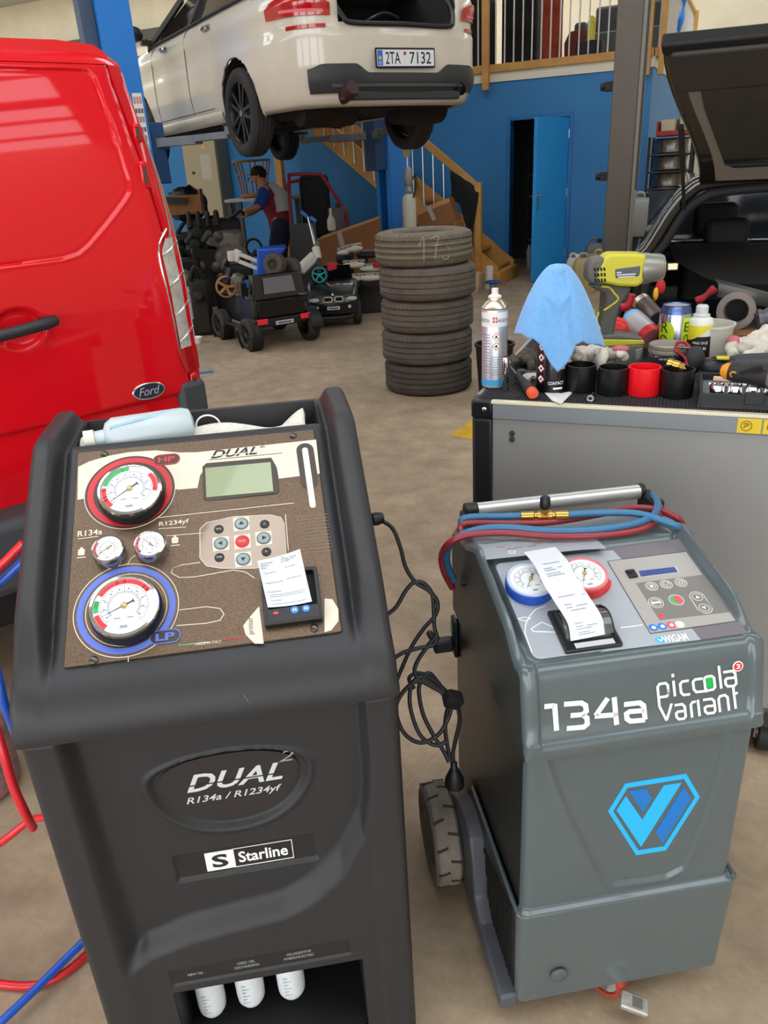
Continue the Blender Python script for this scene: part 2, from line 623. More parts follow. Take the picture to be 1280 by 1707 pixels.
for y in (SY0, SY1 - .05):
    MB().prism([(.14, 0), (.14, .22), (-2.95, 2.68), (-3.1, 2.68), (-3.1, 2.48), (.0, 0)], 0, .05).build('stringer', WOOD, st, bevel=.004).matrix_local = frm((0, y + .05, 0), (1, 0, 0), (0, 0, 1))
nst = 11
for i in range(nst):
    z = 2.52 * (i + 1) / (nst + 1)
    x = .32 - z / SL
    MB().box(x - .25, x + .03, SY0 + .04, SY1, z - .04, z).build('tread', WOOD, st, bevel=.004)
MB().box(-.155, -.075, SY0 - .06, SY0 + .02, 0, 1.245).build('newel_post', WOOD, st, bevel=.004)
MB().beam((-.1, SY0 - .02, 1.17), (-2.95, SY0 - .02, 1.17 + 2.85 * SL), .05, .09).build('handrail', WOOD, st, bevel=.006)
for i in range(19):
    x = -.3 - i * .138
    MB().cyl((x, SY0 - .02, .35 - x * SL - .25), (x, SY0 - .02, 1.05 - x * SL), .011, n=8).build('baluster', STEEL, st)
MB().box(-.16, .2, SY0 - .1, SY1, 0, .16).build('bottom_step', WOOD, st, bevel=.006)

# black jacket over the handrail
jk = mat('black_fabric', '17171a', .95, bump=(50, .5))
J0 = V((-.32, SY0 - .02, 0))


def jfn(u, v):
    x = -.46 + .33 * u
    top = 1.19 - (x + .1) * SL * .8
    d = (v - .35)
    L_ = .34 + .36 * ss(.35, 1, u)
    z = top - (abs(d) * (L_ if d > 0 else .3) / .65)
    y = SY0 - .02 - .075 * (1 if d > 0 else -1) * min(1, abs(d) * 8) + .02 * sin(u * 14 + v * 3) * min(1, abs(d) * 6)
    x += .05 * sin(v * 5) * (u - .2) * (1 if d > 0 else .3)
    return (x, y, z)


m_ = MB().grid(jfn, 22, 26)
o = m_.build('jacket', jk, smooth=60, loc=W.o, yaw=W.yaw, label='black jacket hung over the stair handrail', cat='jacket')
md = o.modifiers.new('thick', 'SOLIDIFY'); md.thickness = .012

# ------------------------------------------------------------------ electric cabinet on the partition
ec = thing('electric_cabinet', 'tall beige electric cabinet with grey side on the blue wall', 'cabinet', loc=W.w(-4.42, -.02, 0), yaw=W.yaw)
MB().box(-.62, -.0, -.3, 0, .6, 2.35).build('body', mat('cabinet_side', '6b6a62', .6), ec, bevel=.006)
MB().box(-.61, -.01, -.325, -.3, .62, 2.33).build('door', mat('cabinet_beige', '9c8f72', .5), ec, bevel=.006)
MB().box(-.3, -.12, -.327, -.325, 1.45, 1.8).build('notice', mat('notice_paper', 'aaa292', .7), ec)
MB().cyl((-.45, -.325, 1.55), (-.45, -.35, 1.55), .02, n=12).build('lock', BLACK, ec)
MB().prism([(-.25, 1.88), (-.17, 1.88), (-.21, 1.95)], 0, .002).build('warning_sign', mat('sign_yellow', 'c8a428', .5), ec).matrix_local = frm((0, -.326, 0), (1, 0, 0), (0, 0, 1))

# ------------------------------------------------------------------ two-post lift carrying the white car
K = Frame((.349, 6.915), 30)


def lift_column(label, sx):
    t = thing('lift_column', label, 'lift', loc=K.w(sx * 1.5, 2.62, 0), yaw=K.yaw if sx < 0 else K.yaw + pi, group='blue two-post lift columns')
    h = 4.2
    # channel open towards the car (+x in the column's own frame)
    c = MB().box(-.16, -.15, -.15, .15, 0, h).box(-.16, .14, -.15, -.135, 0, h).box(-.16, .14, .135, .15, 0, h).box(.14, .15, -.15, -.08, 0, h).box(.14, .15, .08, .15, 0, h)
    c.build('post', LBLUE, t, bevel=.004)
    MB().box(-.3, .35, -.3, .3, 0, .03).build('base_plate', LBLUE2, t, bevel=.004)
    MB().box(-.02, .3, -.12, .12, 1.45, 2.0).build('carriage', mat('carriage_dark', '17406e', .5), t, bevel=.01)
    MB().box(-.29, -.16, -.07, .12, 2.62, 4.2).build('cover_box', LBLUE2, t, bevel=.006)
    MB().box(-.135, -.02, -.11, .11, .05, 4.0).build('cable_duct', mat('duct_dark', '123a66', .5), t)
    for sy in (-1, 1):
        # two-piece swing arm reaching under the sill
        e = V((.62, sy * 1.05, 1.80))
        a = MB().beam((.24, sy * .07, 1.82), (.24 + .25, sy * .55, 1.82), .11, .08)
        a.build('arm', mat('arm_grey', '6d737a', .5, noise=(8, .15)), t, bevel=.006)
        b = MB().beam((.24 + .2, sy * .45, 1.83), (e.x, e.y, 1.83), .085, .06).cyl((e.x, e.y, 1.83), (e.x, e.y, 1.91), .05, n=16)
        b.build('arm_extension', MATS['arm_grey'], t, bevel=.005)
        MB().cyl((e.x, e.y, 1.90), (e.x, e.y, 1.925), .06, n=16).build('rubber_pad', RUB, t)
    return t


lc = lift_column('blue lift column with a sticker rising behind the red van', -1)
# safety sticker on its rear face
stk = MB().box(.035, .125, -.1545, -.152, 1.72, 2.25)
so = stk.build('sticker', mat('sticker_white', 'e0ddd6', .5), lc)
for i, (z0, z1, m) in enumerate(((2.16, 2.22, mat('pict_pink', 'c08a88', .5)), (2.08, 2.12, GREYM), (2.0, 2.05, mat('pict_grey', '8d8a86', .5)), (1.92, 1.96, GREYM), (1.84, 1.89, MATS['pict_pink']), (1.76, 1.8, MATS['pict_grey']))):
    for k_ in range(3):
        MB().box(.041 + .028 * k_, .062 + .028 * k_, -.1556, -.1544, z0, z1).build('pictogram', m, so)
lift_column('blue lift column standing behind the tyre stack', 1)

# grey column of the neighbouring lift
gcol = Frame(tuple(CAM + ray(1040, 300) * 6.6), -22)
gcol = Frame((gcol.o.x, gcol.o.y), -22)
gc = thing('lift_post', 'dark grey steel lift column in front of the open doorway wall', 'lift', gcol)
PG = mat('post_grey', '5a5148', .5, noise=(2, .1))
MB().box(-.13, .07, -.12, .12, 0, 4.4).build('post', PG, gc, bevel=.008)
MB().box(.07, .10, -.11, .11, 0, 4.4).build('side_plate', mat('post_light', '77746c', .45), gc, bevel=.004)
MB().box(.10, .115, -.06, .02, 1.2, 4.4).build('cable_duct', mat('duct_grey', '3f4140', .5), gc)
MB().box(-.25, .25, -.25, .25, 0, .03).build('base_plate', PG, gc)
for z in (1.96, 1.28):
    b = MB().box(-.2, -.13, -.05, .02, z, z + .07).cyl((-.2, -.015, z + .035), (-.235, -.015, z + .035), .03, n=12)
    b.build('latch', mat('latch_black', '1c1714', .6), gc, bevel=.005)

# ================================================================== vehicles
CARRED = mat('van_red', 'cf0216', 0.55, coat=.7, spec=.15)
LENSR = mat('red_lens', 'b00d14', 0.12, coat=1.0)
LENSC = mat('clear_lens', 'b9b4ae', 0.1, coat=1.0, noise=(30, .25))
BUMP = mat('bumper_grey', '3a3d40', 0.6, bump=(200, .2))
DGLASS = mat('dark_glass', '0d1013', 0.06, coat=1.0)


def tyre_profile(R, wd, ri):
    h = wd / 2
    p = [(ri, -h * .8), (ri + .012, -h * .93), (ri + (R - ri) * .5, -h), (R - .03, -h * .93), (R - .008, -h * .78)]
    g = [(-.52, 1), (-.17, 1), (.17, 1), (.52, 1)]
    for c, _ in g:
        p += [(R, h * (c - .045) - 0), (R - .007, h * (c - .04)), (R - .007, h * (c + .04)), (R, h * (c + .045))]
    p += [(R - .008, h * .78), (R - .03, h * .93), (ri + (R - ri) * .5, h), (ri + .012, h * .93), (ri, h * .8)]
    return p


def tyre_mb(R, wd, ri, o=(0, 0, 0), ax=(0, 0, 1), n=48, T=None):
    m = MB(T)
    pr = tyre_profile(R, wd, ri)
    m.lathe(pr + [pr[0]], o, ax, n, cap=False)
    return m


def wheel(parent, c, ax, R, wd, ri, spokes, rimmat, name='wheel', tyrem=None, sd=1):
    """a road wheel as a part with tyre, rim and hub; ax points outwards"""
    ax = V(ax).normalized()
    c = V(c)
    t = tyre_mb(R, wd, ri, c, ax).build(name, tyrem or RUB, parent)
    u, v, w_ = basis(ax)
    r = MB().lathe([(ri, -wd * .4), (ri * .93, -wd * .3), (ri * .9, wd * .25), (ri * .97, wd * .42), (ri + .004, wd * .42), (ri + .004, wd * .3)], c, ax, 40, cap=False)
    r.lathe([(0.001, -wd * .05), (ri * .9, -wd * .05)], c, ax, 24, cap=False)
    r.build('rim', rimmat, t)
    sp = MB()
    for i in range(spokes):
        a = 2 * pi * i / spokes
        d = u * cos(a) + v * sin(a)
        q = u * -sin(a) + v * cos(a)
        for k in (-1, 1):
            p0 = c + w_ * wd * .30 + q * k * ri * .07 + d * ri * .12
            p1 = c + w_ * wd * .33 + q * k * ri * .2 + d * ri * .94
            sp.beam(p0, p1, ri * .12, .02, up=w_)
    sp.cyl(c + w_ * wd * .2, c + w_ * wd * .36, ri * .22, ri * .18, 20)
    sp.build('spokes', rimmat, t, bevel=.003)
    MB().cyl(c + w_ * wd * .36, c + w_ * wd * .38, ri * .1, n=16).build('hub_cap', STEEL, t)
    return t


# ------------------------------------------------------------------ red delivery van, rear right-hand door towards us
VN = Frame((-.712, 2.362), 38)
van = thing('delivery_van', 'red delivery van with closed rear doors standing behind the dark machine', 'van', VN)
XC = -.70
XE = [(.45, .17), (.7, .2), (.95, .204), (1.18, .202), (1.37, .194), (1.5, .182), (1.63, .166), (1.74, .152), (1.80, .15), (1.835, .142), (1.855, .11), (1.864, .0)]


def vy(x, z):   # rear surface: leans forward towards the roof, rounds at the sides
    h = interp(XE, z) - XC
    t = abs(x - XC) / h
    y = .11 * max(0, (z - 1.15) / .68) ** 2 + .02 * t * t + .04 * max(0, (t - .88) / .12) ** 2.2
    y += .14 * ss(1.785, 1.88, z) ** 1.5
    y += .018 * ss(.875, .855, z) - .0 + .02 * ss(.80, .62, z)
    return y




def on_van(px, py):
    n = 0.0
    for _ in range(12):
        q = VN.front(px, py, n)
        n = vy(q.x, q.z) - .012
    return q


PANEL = [on_van(*p) for p in ((-30, 112), (40, 114), (120, 115), (146, 118), (157, 128), (165, 150), (185, 205), (205, 270), (215, 300), (216, 318), (208, 333), (180, 370), (150, 406), (132, 422), (105, 431), (50, 438), (-40, 450))]
PANEL = [(p.x, p.z) for p in PANEL]


def seg_d(p, a, b):
    ax, ay = a; bx, by = b
    dx, dy = bx - ax, by - ay
    t = max(0, min(1, ((p[0] - ax) * dx + (p[1] - ay) * dy) / (dx * dx + dy * dy)))
    return sqrt((p[0] - ax - t * dx) ** 2 + (p[1] - ay - t * dy) ** 2)


def panel_d(x, z):
    d = min(seg_d((x, z), a, b) for a, b in zip(PANEL, PANEL[1:]))
    ins = False
    P_ = PANEL + [(-1.2, 1.3), (-1.2, 1.77)]
    j = len(P_) - 1
    for i in range(len(P_)):
        (xi, yi), (xj, yj) = P_[i], P_[j]
        if (yi > z) != (yj > z) and x < (xj - xi) * (z - yi) / (yj - yi) + xi:
            ins = not ins
        j = i
    return -d if ins else d


def van_door(sx):
    def fn(u, v):
        z = .64 + (1.798 - .64) * v
        h = interp(XE, z) - XC - .058
        x = XC + sx * (.004 + (h - .004) * u)
        y = vy(x, z) - .012
        if sx > 0:
            d = panel_d(x, z)
            y += .004 * ss(.003, -.003, d) - .0018 * math.exp(-((d - .006) / .004) ** 2) + .002 * math.exp(-((d + .004) / .0035) ** 2)
            # shallow grip cup behind the handle
            e = ((x + .33) / .07) ** 2 + ((z - 1.145) / .055) ** 2
            y += .022 * ss(1.1, .5, e)
        return (x, y, z)
    return MB().grid(fn, 210, 270)


for sx in (1, -1):
    dd = van_door(sx).build('rear_door', CARRED, van, smooth=60)
    md = dd.modifiers.new('thick', 'SOLIDIFY'); md.thickness = .02; md.offset = -1 if sx > 0 else 1
    if sx > 0:
        rdoor = dd


def van_ring(y, ins):
    pts = []
    for z, e in XE:
        pts.append((e - ins, z))
    out = [(XC + (e - XC), z) for e, z in pts] + [(XC, 1.872 - ins)] + [(XC - (e - XC), z) for e, z in reversed(pts)]
    return [V((x, y + (0 if z < 1.15 else .11 * ((min(z, 1.83) - 1.15) / .68) ** 2 * (1 if y < .5 else 0)), z)) for x, z in out]


MB().loft([van_ring(.06, .02), van_ring(.12, .006), van_ring(.22, 0), van_ring(4.2, .0)]).build('body', CARRED, van, smooth=50)
# body pillar beside the right-hand door
for sx in (1, -1):
    pg_ = MB().grid(lambda u, v: (lambda z, x: V((XC + sx * (x - XC), vy(x, z) - .010 + .012 * (1 - min(1, u * 8)), z)))(.66 + 1.14 * v, interp(XE, .66 + 1.14 * v) - .054 * (1 - u)), 16, 40).build('rear_pillar', CARRED, van, smooth=60)
# roof lip above the doors
MB().grid(lambda u, v: (lambda z, t: (lambda x: V((x, vy(x, z) - .012, z)))(XC + (interp(XE, z) - XC) * t))(1.800 + .064 * v, 2 * u - 1), 80, 14).build('roof_edge', CARRED, van, smooth=60)
# bumper
bp_ = MB().box(-1.56, .17, -.09, .08, .42, .645)
bp_.build('rear_bumper', BUMP, van, bevel=.03, seg=3)
MB().box(.1, .2, .0, .14, .5, .9).build('bumper_corner', BUMP, van, bevel=.02)
MB().box(-1.4, .05, -.03, .04, .3, .42).build('bumper_valance', BLACK, van, bevel=.02)
# handle bar
hb = MB().tube([(-.55, -.03, 1.135), (-.42, -.05, 1.14), (-.28, -.05, 1.153), (-.24, -.03, 1.157)], .016, n=12, k=6)
hb.cyl((-.262, -.03, 1.155), (-.262, .02, 1.155), .014, n=12).cyl((-.5, -.03, 1.136), (-.5, .02, 1.136), .014, n=12)
hb.build('door_handle', mat('handle_grey', '26282b', .5), van)
# oval badge
bq_ = on_van(247, 651)
by = vy(bq_.x, bq_.z) - .014
BM = frm((bq_.x, by, bq_.z), (1, 0, 0), (0, 0, 1))
bo = MB(BM).prism(circle(0, 0, .054, 40, ry=.027), 0, .006).build('badge', CHROME, van, bevel=.002)
MB(BM).prism(circle(0, 0, .049, 40, ry=.0225), .006, .0075).build('badge_field', mat('badge_blue', '10203f', .3, coat=.6), bo)
text('Ford', .07, .026, mat('badge_silver', 'd0d4da', .3, .6), bo, BM @ Matrix.Translation((-.035, -.012, .0075)), shear=.35)


# tail lamp: a tall wrapped lens at the corner
def tl(z, t, off=.016):     # t 0 = inner edge, 1 = outer silhouette
    wd = interp([(.92, .07), (1.0, .095), (1.3, .10), (1.36, .045), (1.63, .018)], z)
    e = interp(XE, z) + .004
    x = e - wd * (1 - t)
    return V((x, vy(min(x, e - .004), z) - off * (1 - .5 * t), z))


lamp = MB().grid(lambda u, v: tl(.925 + .71 * v, u, .010), 10, 50).build('tail_lamp', mat('lamp_red_edge', 'a3141c', .2, coat=1), van, smooth=60)
md = lamp.modifiers.new('thick', 'SOLIDIFY'); md.thickness = .02
MB().grid(lambda u, v: tl(.925 + .075 * v, .05 + .95 * u, .016), 8, 12).build('brake_lens', LENSR, lamp, smooth=60)
MB().grid(lambda u, v: tl(1.005 + .33 * v, .22 + .78 * u - .0 * v, .016), 8, 24).build('reverse_lens', LENSC, lamp, smooth=60)
MB().grid(lambda u, v: tl(1.335 + .29 * v, .45 + .55 * u, .015), 6, 20).build('side_lens', mat('grey_lens', '8b8782', .15, coat=1), lamp, smooth=60)
for z in (1.02, 1.1, 1.19, 1.28):
    MB().tube([tl(z + .04 * t, t, .019) for t in (.2, .6, 1)], .0022, n=6, k=3).build('chrome_rib', CHROME, lamp)
MB().tube([tl(z, .12, .015) for z in (.99, 1.15, 1.3, 1.36)], .003, n=6, k=4).build('chrome_rib', CHROME, lamp)
for (px, py, hh) in ((228, 222, .05), (240, 292, .075), (323, 640, .075)):
    p = on_van(px, py)
    yy = vy(p.x, p.z)
    hg = MB().box(p.x - .012, p.x + .014, yy - .022, yy + .03, p.z - hh / 2, p.z + hh / 2).build('door_hinge', CARRED, van, bevel=.006)
    MB().box(p.x - .006, p.x + .004, yy - .026, yy - .021, p.z - hh / 3, p.z + hh / 3).build('hinge_pin', mat('pin_dark', '5b4a48', .4, .6), hg)
for y in (.9, 3.6):
    for sx in (-1, 1):
        wheel(van, (XC + sx * .78, y, .32), (sx, 0, 0), .32, .2, .2, 5, STEEL)
MB().box(XC - .75, XC + .75, .3, 4.0, .28, .47).build('underbody', BLACK, van)

# ------------------------------------------------------------------ white car on the lift
CW = mat('pearl_white', 'c9c1b2', 0.3, coat=.8, noise=(2.5, .06))
car = thing('passenger_car', 'white saloon car raised on the blue lift with open boot', 'car', K)
OUT = [(0, -.02), (-.3, -.012), (-.55, .02), (-.72, .08), (-.83, .2), (-.89, .42), (-.915, .8), (-.925, 1.3), (-.925, 2.0), (-.92, 2.8), (-.915, 3.6), (-.90, 4.2), (-.82, 4.6), (-.6, 4.85), (0, 4.97)]
OUTS = [(-p.x, p.y) if False else (p.x, p.y) for p in spline([(x, y, 0) for x, y in OUT], 8)]
LEN = [0]
for a, b in zip(OUTS, OUTS[1:]):
    LEN.append(LEN[-1] + sqrt((a[0] - b[0]) ** 2 + (a[1] - b[1]) ** 2))
INS = [(1.90, .12), (1.95, .06), (2.0, .035), (2.1, .015), (2.22, 0), (2.42, 0), (2.45, .012), (2.55, .012), (2.62, .0), (2.68, .008), (2.72, .03), (2.78, .07)]


def plan(l):     # arc length from rear centre -> x, y (left half)
    s = -1 if l < 0 else 1
    l = abs(l)
    for i in range(len(LEN) - 1):
        if l <= LEN[i + 1]:
            t = (l - LEN[i]) / (LEN[i + 1] - LEN[i])
            return s * (OUTS[i][0] + t * (OUTS[i + 1][0] - OUTS[i][0])), OUTS[i][1] + t * (OUTS[i + 1][1] - OUTS[i][1])
    return 0, OUTS[-1][1]


def cb(l, z, off=0.0):
    x, y = plan(l)
    i = interp(INS, z) - off
    k = 1 - i / .92
    return V((x * k, 2.45 + (y - 2.45) * (1 - i / 2.45), z))


def side_l(y):   # arc length where the outline reaches y on the left side
    for i in range(len(OUTS)):
        if OUTS[i][0] < -.6 and OUTS[i][1] >= y:
            return LEN[i]
    return LEN[-1]


LM = LEN[-1]
WC = [(1.2, 2.01), (4.15, 2.01)]
RA = .385


def body_mesh(sgn):
    nu, nv = 150, 26
    zs = [1.93 + .85 * j / nv for j in range(nv + 1)]
    vs, keep = [], []
    for j in range(nv + 1):
        for i in range(nu + 1):
            p = cb(sgn * LM * i / nu, zs[j])
            ins = False
            if abs(p.x) > .6:
                for cy, cz in WC:
                    d = sqrt((p.y - cy) ** 2 + (p.z - cz) ** 2)
                    if d < RA:
                        ins = True
                        if d > RA - .07 and d > 1e-4:
                            s = RA / d
                            p = V((p.x, cy + (p.y - cy) * s, cz + (p.z - cz) * s))
                            ins = False
            vs.append(p); keep.append(not ins)
    m = MB()
    fs = []
    for j in range(nv):
        for i in range(nu):
            a = j * (nu + 1) + i
            q = (a, a + 1, a + nu + 2, a + nu + 1)
            c = sum((vs[k] for k in q), V((0, 0, 0))) / 4
            if not all(keep[k] for k in q):
                continue
            if abs(c.x) < .53 and c.y < 1 and c.z > 2.475:
                continue
            fs.append(q)
    m.add(vs, fs)
    return m


bm_ = body_mesh(1)
b2_ = body_mesh(-1)
bm_.add(b2_.v, b2_.f)
bo = bm_.build('body_shell', CW, car, smooth=50)
md = bo.modifiers.new('thick', 'SOLIDIFY'); md.thickness = .02; md.offset = -1
for sg in (1, -1):
    for cy, cz in WC:
        x = sg * -.9
        MB().lathe([(RA - .002, -.0), (RA - .002, .35)], (x, cy, cz), (sg, 0, 0), 36, cap=False, a0=-.15, a1=pi + .15).lathe([(.001, .33), (RA, .33)], (x, cy, cz), (sg, 0, 0), 36, cap=False, a0=-.15, a1=pi + .15).build('wheel_arch', mat('arch_black', '131211', .9), car)
# bonnet, deck, roof and greenhouse
MB().grid(lambda u, v: (lambda p: V((p.x, p.y, 2.78 + .06 * sin(pi * v))))(cb(0, 2.78) * 0 + V(((2 * v - 1) * .83, 3.75 + 1.1 * u * (1 - .12 * (2 * v - 1) ** 2), 0))), 12, 14).build('bonnet', CW, car, smooth=60)
gh = []
for z, w_, y0, y1 in ((2.76, .85, .55, 3.75), (2.95, .75, .85, 3.35), (3.1, .66, 1.2, 2.95), (3.17, .5, 1.5, 2.7)):
    gh.append([V((x, y, z)) for x, y in rrect(-w_, w_, y0, y1, .18, 4)])
MB().loft(gh).build('greenhouse_glass', mat('tinted_glass', '2c2824', .08, coat=1), car, smooth=50)
MB().loft([[V((x, y, z)) for x, y in rrect(-w_, w_, y0, y1, .2, 4)] for z, w_, y0, y1 in ((3.09, .675, 1.2, 2.98), (3.16, .6, 1.3, 2.85), (3.2, .4, 1.5, 2.6))]).build('roof', CW, car, smooth=50)
for sg in (1, -1):
    for (y0, z0, x0, y1, z1, x1, wd) in ((3.72, 2.78, .855, 2.95, 3.12, .67, .09), (2.38, 2.76, .86, 2.25, 3.12, .67, .07), (.75, 2.78, .85, 1.35, 3.12, .67, .14)):
        MB().beam((-sg * x0, y0, z0), (-sg * x1, y1, z1), wd, .03, up=(-sg, 0, .3)).build('window_pillar', BLACK, car, bevel=.004)
    MB().tube([(-sg * .862, y, 2.785) for y in (.6, 1.5, 2.5, 3.7)], .012, n=6, k=3).build('belt_trim', BLACK, car)
    # boot deck left and right of the open boot, and lit pillars
    MB().add([(-sg * .53, .12, 2.78), (-sg * .86, .35, 2.78), (-sg * .86, .9, 2.79), (-sg * .53, .9, 2.79)], [(0, 1, 2, 3)]).build('deck_edge', CW, car)
    for y in (1.83, 2.36 + .75, 3.62):
        pass
    for y in (2.3, 3.45):
        l = side_l(y) * sg
        MB().tube([cb(l, z, .001) for z in (2.05, 2.2, 2.4, 2.6, 2.7, 2.77)], .004, n=6, k=3).build('door_gap', mat('gap_dark', '4a463f', .8), car)
    MB().tube([cb(side_l(y) * sg, 2.06, .001) for y in (1.75, 2.3, 2.9, 3.45)], .004, n=6, k=4).build('door_gap', MATS['gap_dark'], car)
    for y in (1.72, 2.92):
        l = side_l(y) * sg
        p = cb(l, 2.675)
        h = MB().ball(p + V((sg * .008, 0, 0)), (.012, .075, .042), 14, 8).build('handle_cup', mat('cup_shade', '8f887c', .4), car)
        MB().tube([p + V((-sg * .004, -.08, .0)), p + V((-sg * .03, -.05, .004)), p + V((-sg * .03, .05, .004)), p + V((-sg * .004, .09, .0))], .018, n=8, k=5).build('door_handle', CHROME, h)
    # lower side skirt
    MB().grid(lambda u, v: cb(sg * (side_l(1.62) + (side_l(3.75) - side_l(1.62)) * u), 2.03 - .1 * v, .006 + .012 * sin(pi * v)), 40, 6).build('side_skirt', CW, car, smooth=60)
    # wrap-round tail lamp with white band and reflector strip
    l0, l1 = .60, 1.22
    ta = MB().grid(lambda u, v: cb(sg * (l0 + (l1 - l0) * u), 2.525 + v * (.125 - .045 * abs(2 * u - 1) ** 3) + .02 * u, .012), 24, 8).build('tail_lamp', LENSR, car, smooth=60)
    MB().grid(lambda u, v: cb(sg * (l0 + .05 + (.38) * u), 2.545 + .02 * v + .02 * u, .016), 14, 3).build('lamp_bar', mat('lamp_pink', 'd8707a', .2), ta, smooth=60)
    MB().grid(lambda u, v: cb(sg * (.64 + .33 * u), 2.452 + .024 * v, .008), 12, 3).build('reflector', LENSR, car, smooth=60)
    wheel(car, (-sg * .83, 1.2, 1.975), (-sg, 0, 0), .345, .2, .245, 5, mat('wheel_black', '1d1c1b', .35, .3))
    wheel(car, (-sg * .83, 4.15, 1.975), (-sg, 0, 0), .345, .2, .245, 5, MATS['wheel_black'])
    # door mirror
    mr = MB().ball((-sg * 1.03, 3.62, 2.9), (.11, .07, .075), 16, 10).box(-sg * .95, -sg * .85, 3.6, 3.68, 2.8, 2.85)
    mr.build('door_mirror', BLACK, car, smooth=60)


# diffuser: dark lower insert of the rear bumper, its outline steps up at both ends
def dif_top(x):
    a = abs(x)
    return 2.155 + .06 * ss(.3, .42, a) - .03 * ss(.66, .76, a)


DIFM = mat('diffuser_grey', '2e3032', .5)
ldif = .80
MB().grid(lambda u, v: (lambda l: cb(l, 2.02 + (dif_top(cb(l, 2.1).x) - 2.02) * v, .012 + .012 * sin(pi * v)))(ldif * (2 * u - 1)), 70, 10).build('diffuser', DIFM, car, smooth=40)
MB().grid(lambda u, v: cb(.62 * (2 * u - 1), 2.06 + .02 * v, .03), 30, 2).build('diffuser_lip', mat('lip_grey', '4c4e50', .45), car, smooth=40)
MB().box(-.55, .55, .0, .06, 1.97, 2.03).build('bumper_underside', DIFM, car, bevel=.01)
# open boot: seal, dark cavity
MB().tube([(-.53, .3, 2.8), (-.535, .1, 2.64), (-.5, .02, 2.52), (-.42, .0, 2.478), (0, -.02, 2.478), (.42, .0, 2.478), (.5, .02, 2.52), (.535, .1, 2.64), (.53, .3, 2.8)], .018, n=8, k=6).build('boot_seal', BLACK, car)
MB().add([(-.52, .03, 2.47), (.52, .03, 2.47), (.52, 1.0, 2.3), (-.52, 1.0, 2.3), (-.52, 1.0, 2.8), (.52, 1.0, 2.8), (-.52, .2, 2.78), (.52, .2, 2.78)], [(0, 1, 2, 3), (3, 2, 5, 4), (0, 3, 4, 6), (1, 7, 5, 2)]).build('boot_cavity', DARK, car)
MB().tube([(-.2, .3, 2.5), (-.1, .25, 2.56), (.05, .3, 2.6), (.2, .35, 2.58)], .012, n=6).build('boot_cable', BLACK, car)
# number plate
PM = frm((-.262, -.038, 2.192), (1, 0, .012), (0, 0, 1))
pf = MB(PM).prism(rrect(-.012, .536, -.014, .124, .01), 0, .012).build('plate_frame', BLACK, car, bevel=.003)
pl_ = MB(PM).prism(rrect(0, .524, 0, .11, .006), .012, .014).build('number_plate', mat('plate_white', 'd9dade', .4), car)
MB(PM).box(.003, .05, .004, .106, .014, .0146).build('plate_band', mat('plate_blue', '2f66c0', .4), pl_)
DK = mat('plate_ink', '22252b', .5)
text('2TA', .135, .082, DK, pl_, PM @ Matrix.Translation((.075, .014, .0142)), bold=.01)
text('7132', .2, .082, DK, pl_, PM @ Matrix.Translation((.295, .014, .0142)), bold=.01)
MB(PM).prism(circle(.252, .085, .013, 16), .014, .0146).build('plate_seal', RED, pl_)
MB(PM).prism(circle(.026, .055, .014, 12), .0146, .0149).build('plate_stars', YEL, pl_)
text('CZ', .026, .02, WHITE, pl_, PM @ Matrix.Translation((.013, .012, .0147)))
# underbody, axle, silencer, tail pipes
UB = mat('underbody_grime', '1a1613', .9, noise=(7, .5), bump=(15, .8))
MB().box(-.72, .72, .3, 4.6, 1.93, 2.05).build('underbody', UB, car, bevel=.03)
MB().cyl((-.6, 1.2, 1.98), (.6, 1.2, 1.98), .045, n=12).ball((0, 1.15, 1.97), (.16, .2, .14), 14, 10).build('rear_axle', UB, car)
for x in (-.45, .45):
    MB().lathe([(.02, 0), (.14, .02), (.15, .15), (.15, .4), (.14, .5), (.02, .52)], (x - .26, .5, 1.96), (1, 0, 0), 20).build('silencer', mat('silencer', '221a15', .6, .5, noise=(6, .5)), car)
    MB().tube([(x * .3, 1.0, 1.93), (x * .5, 2.5, 1.92), (x * .4, 4.0, 1.94)], .03, n=8).build('exhaust_pipe', UB, car)
    MB().beam((x * 1.5, 1.2, 1.97), (x * .5, 1.9, 1.92), .07, .06).build('suspension_arm', UB, car)
MB().lathe([(.048, 0), (.06, .03), (.058, .2), (.05, .24)], (-.50, -.075, 2.05), (.0, .93, -.25), 20).build('exhaust_tip', mat('maroon_cap', '35191a', .6), car)
MB().lathe([(.045, 0), (.045, .2)], (.565, .0, 2.04), (0, 1, 0), 20, cap=False).build('exhaust_tip', mat('tip_black', '120d0c', .5), car)

# ------------------------------------------------------------------ black estate car with raised tailgate
p = CAM + ray(1152, 322) * 3.9
S = Frame((p.x, p.y), -20)
ZH = p.z
suv = thing('estate_car', 'black estate car with its tailgate raised beside the workbench cart', 'car', S)
CB = mat('car_black', '17140f', .22, coat=1.0)
TRIM = mat('trim_black', '17171a', .7)
HB = mat('tailgate_plastic', '2f2a27', .55)
LINER = mat('liner_grey', '6b6459', .8)
q = [S.front(*xy) for xy in ((1058, 442), (1085, 405), (1118, 352), (1148, 318))]
pil = [V((a.x, .02, a.z)) for a in q]
MB().tube([pil[0] + V((-.09, .05, -.30)), pil[0], pil[1], pil[2], pil[3], pil[3] + V((.12, .0, .045)), pil[3] + V((.6, 0, .06))], .042, n=10, k=6).build('pillar', CB, suv)
MB().tube([pil[0] + V((.04, .02, -.30)), pil[0] + V((.075, .0, .0)), pil[1] + V((.07, 0, 0)), pil[2] + V((.065, 0, -.01)), pil[3] + V((.07, .0, -.04)), pil[3] + V((.17, .0, -.01)), pil[3] + V((.6, 0, .01))], .025, n=10, k=6).build('door_seal', TRIM, suv)
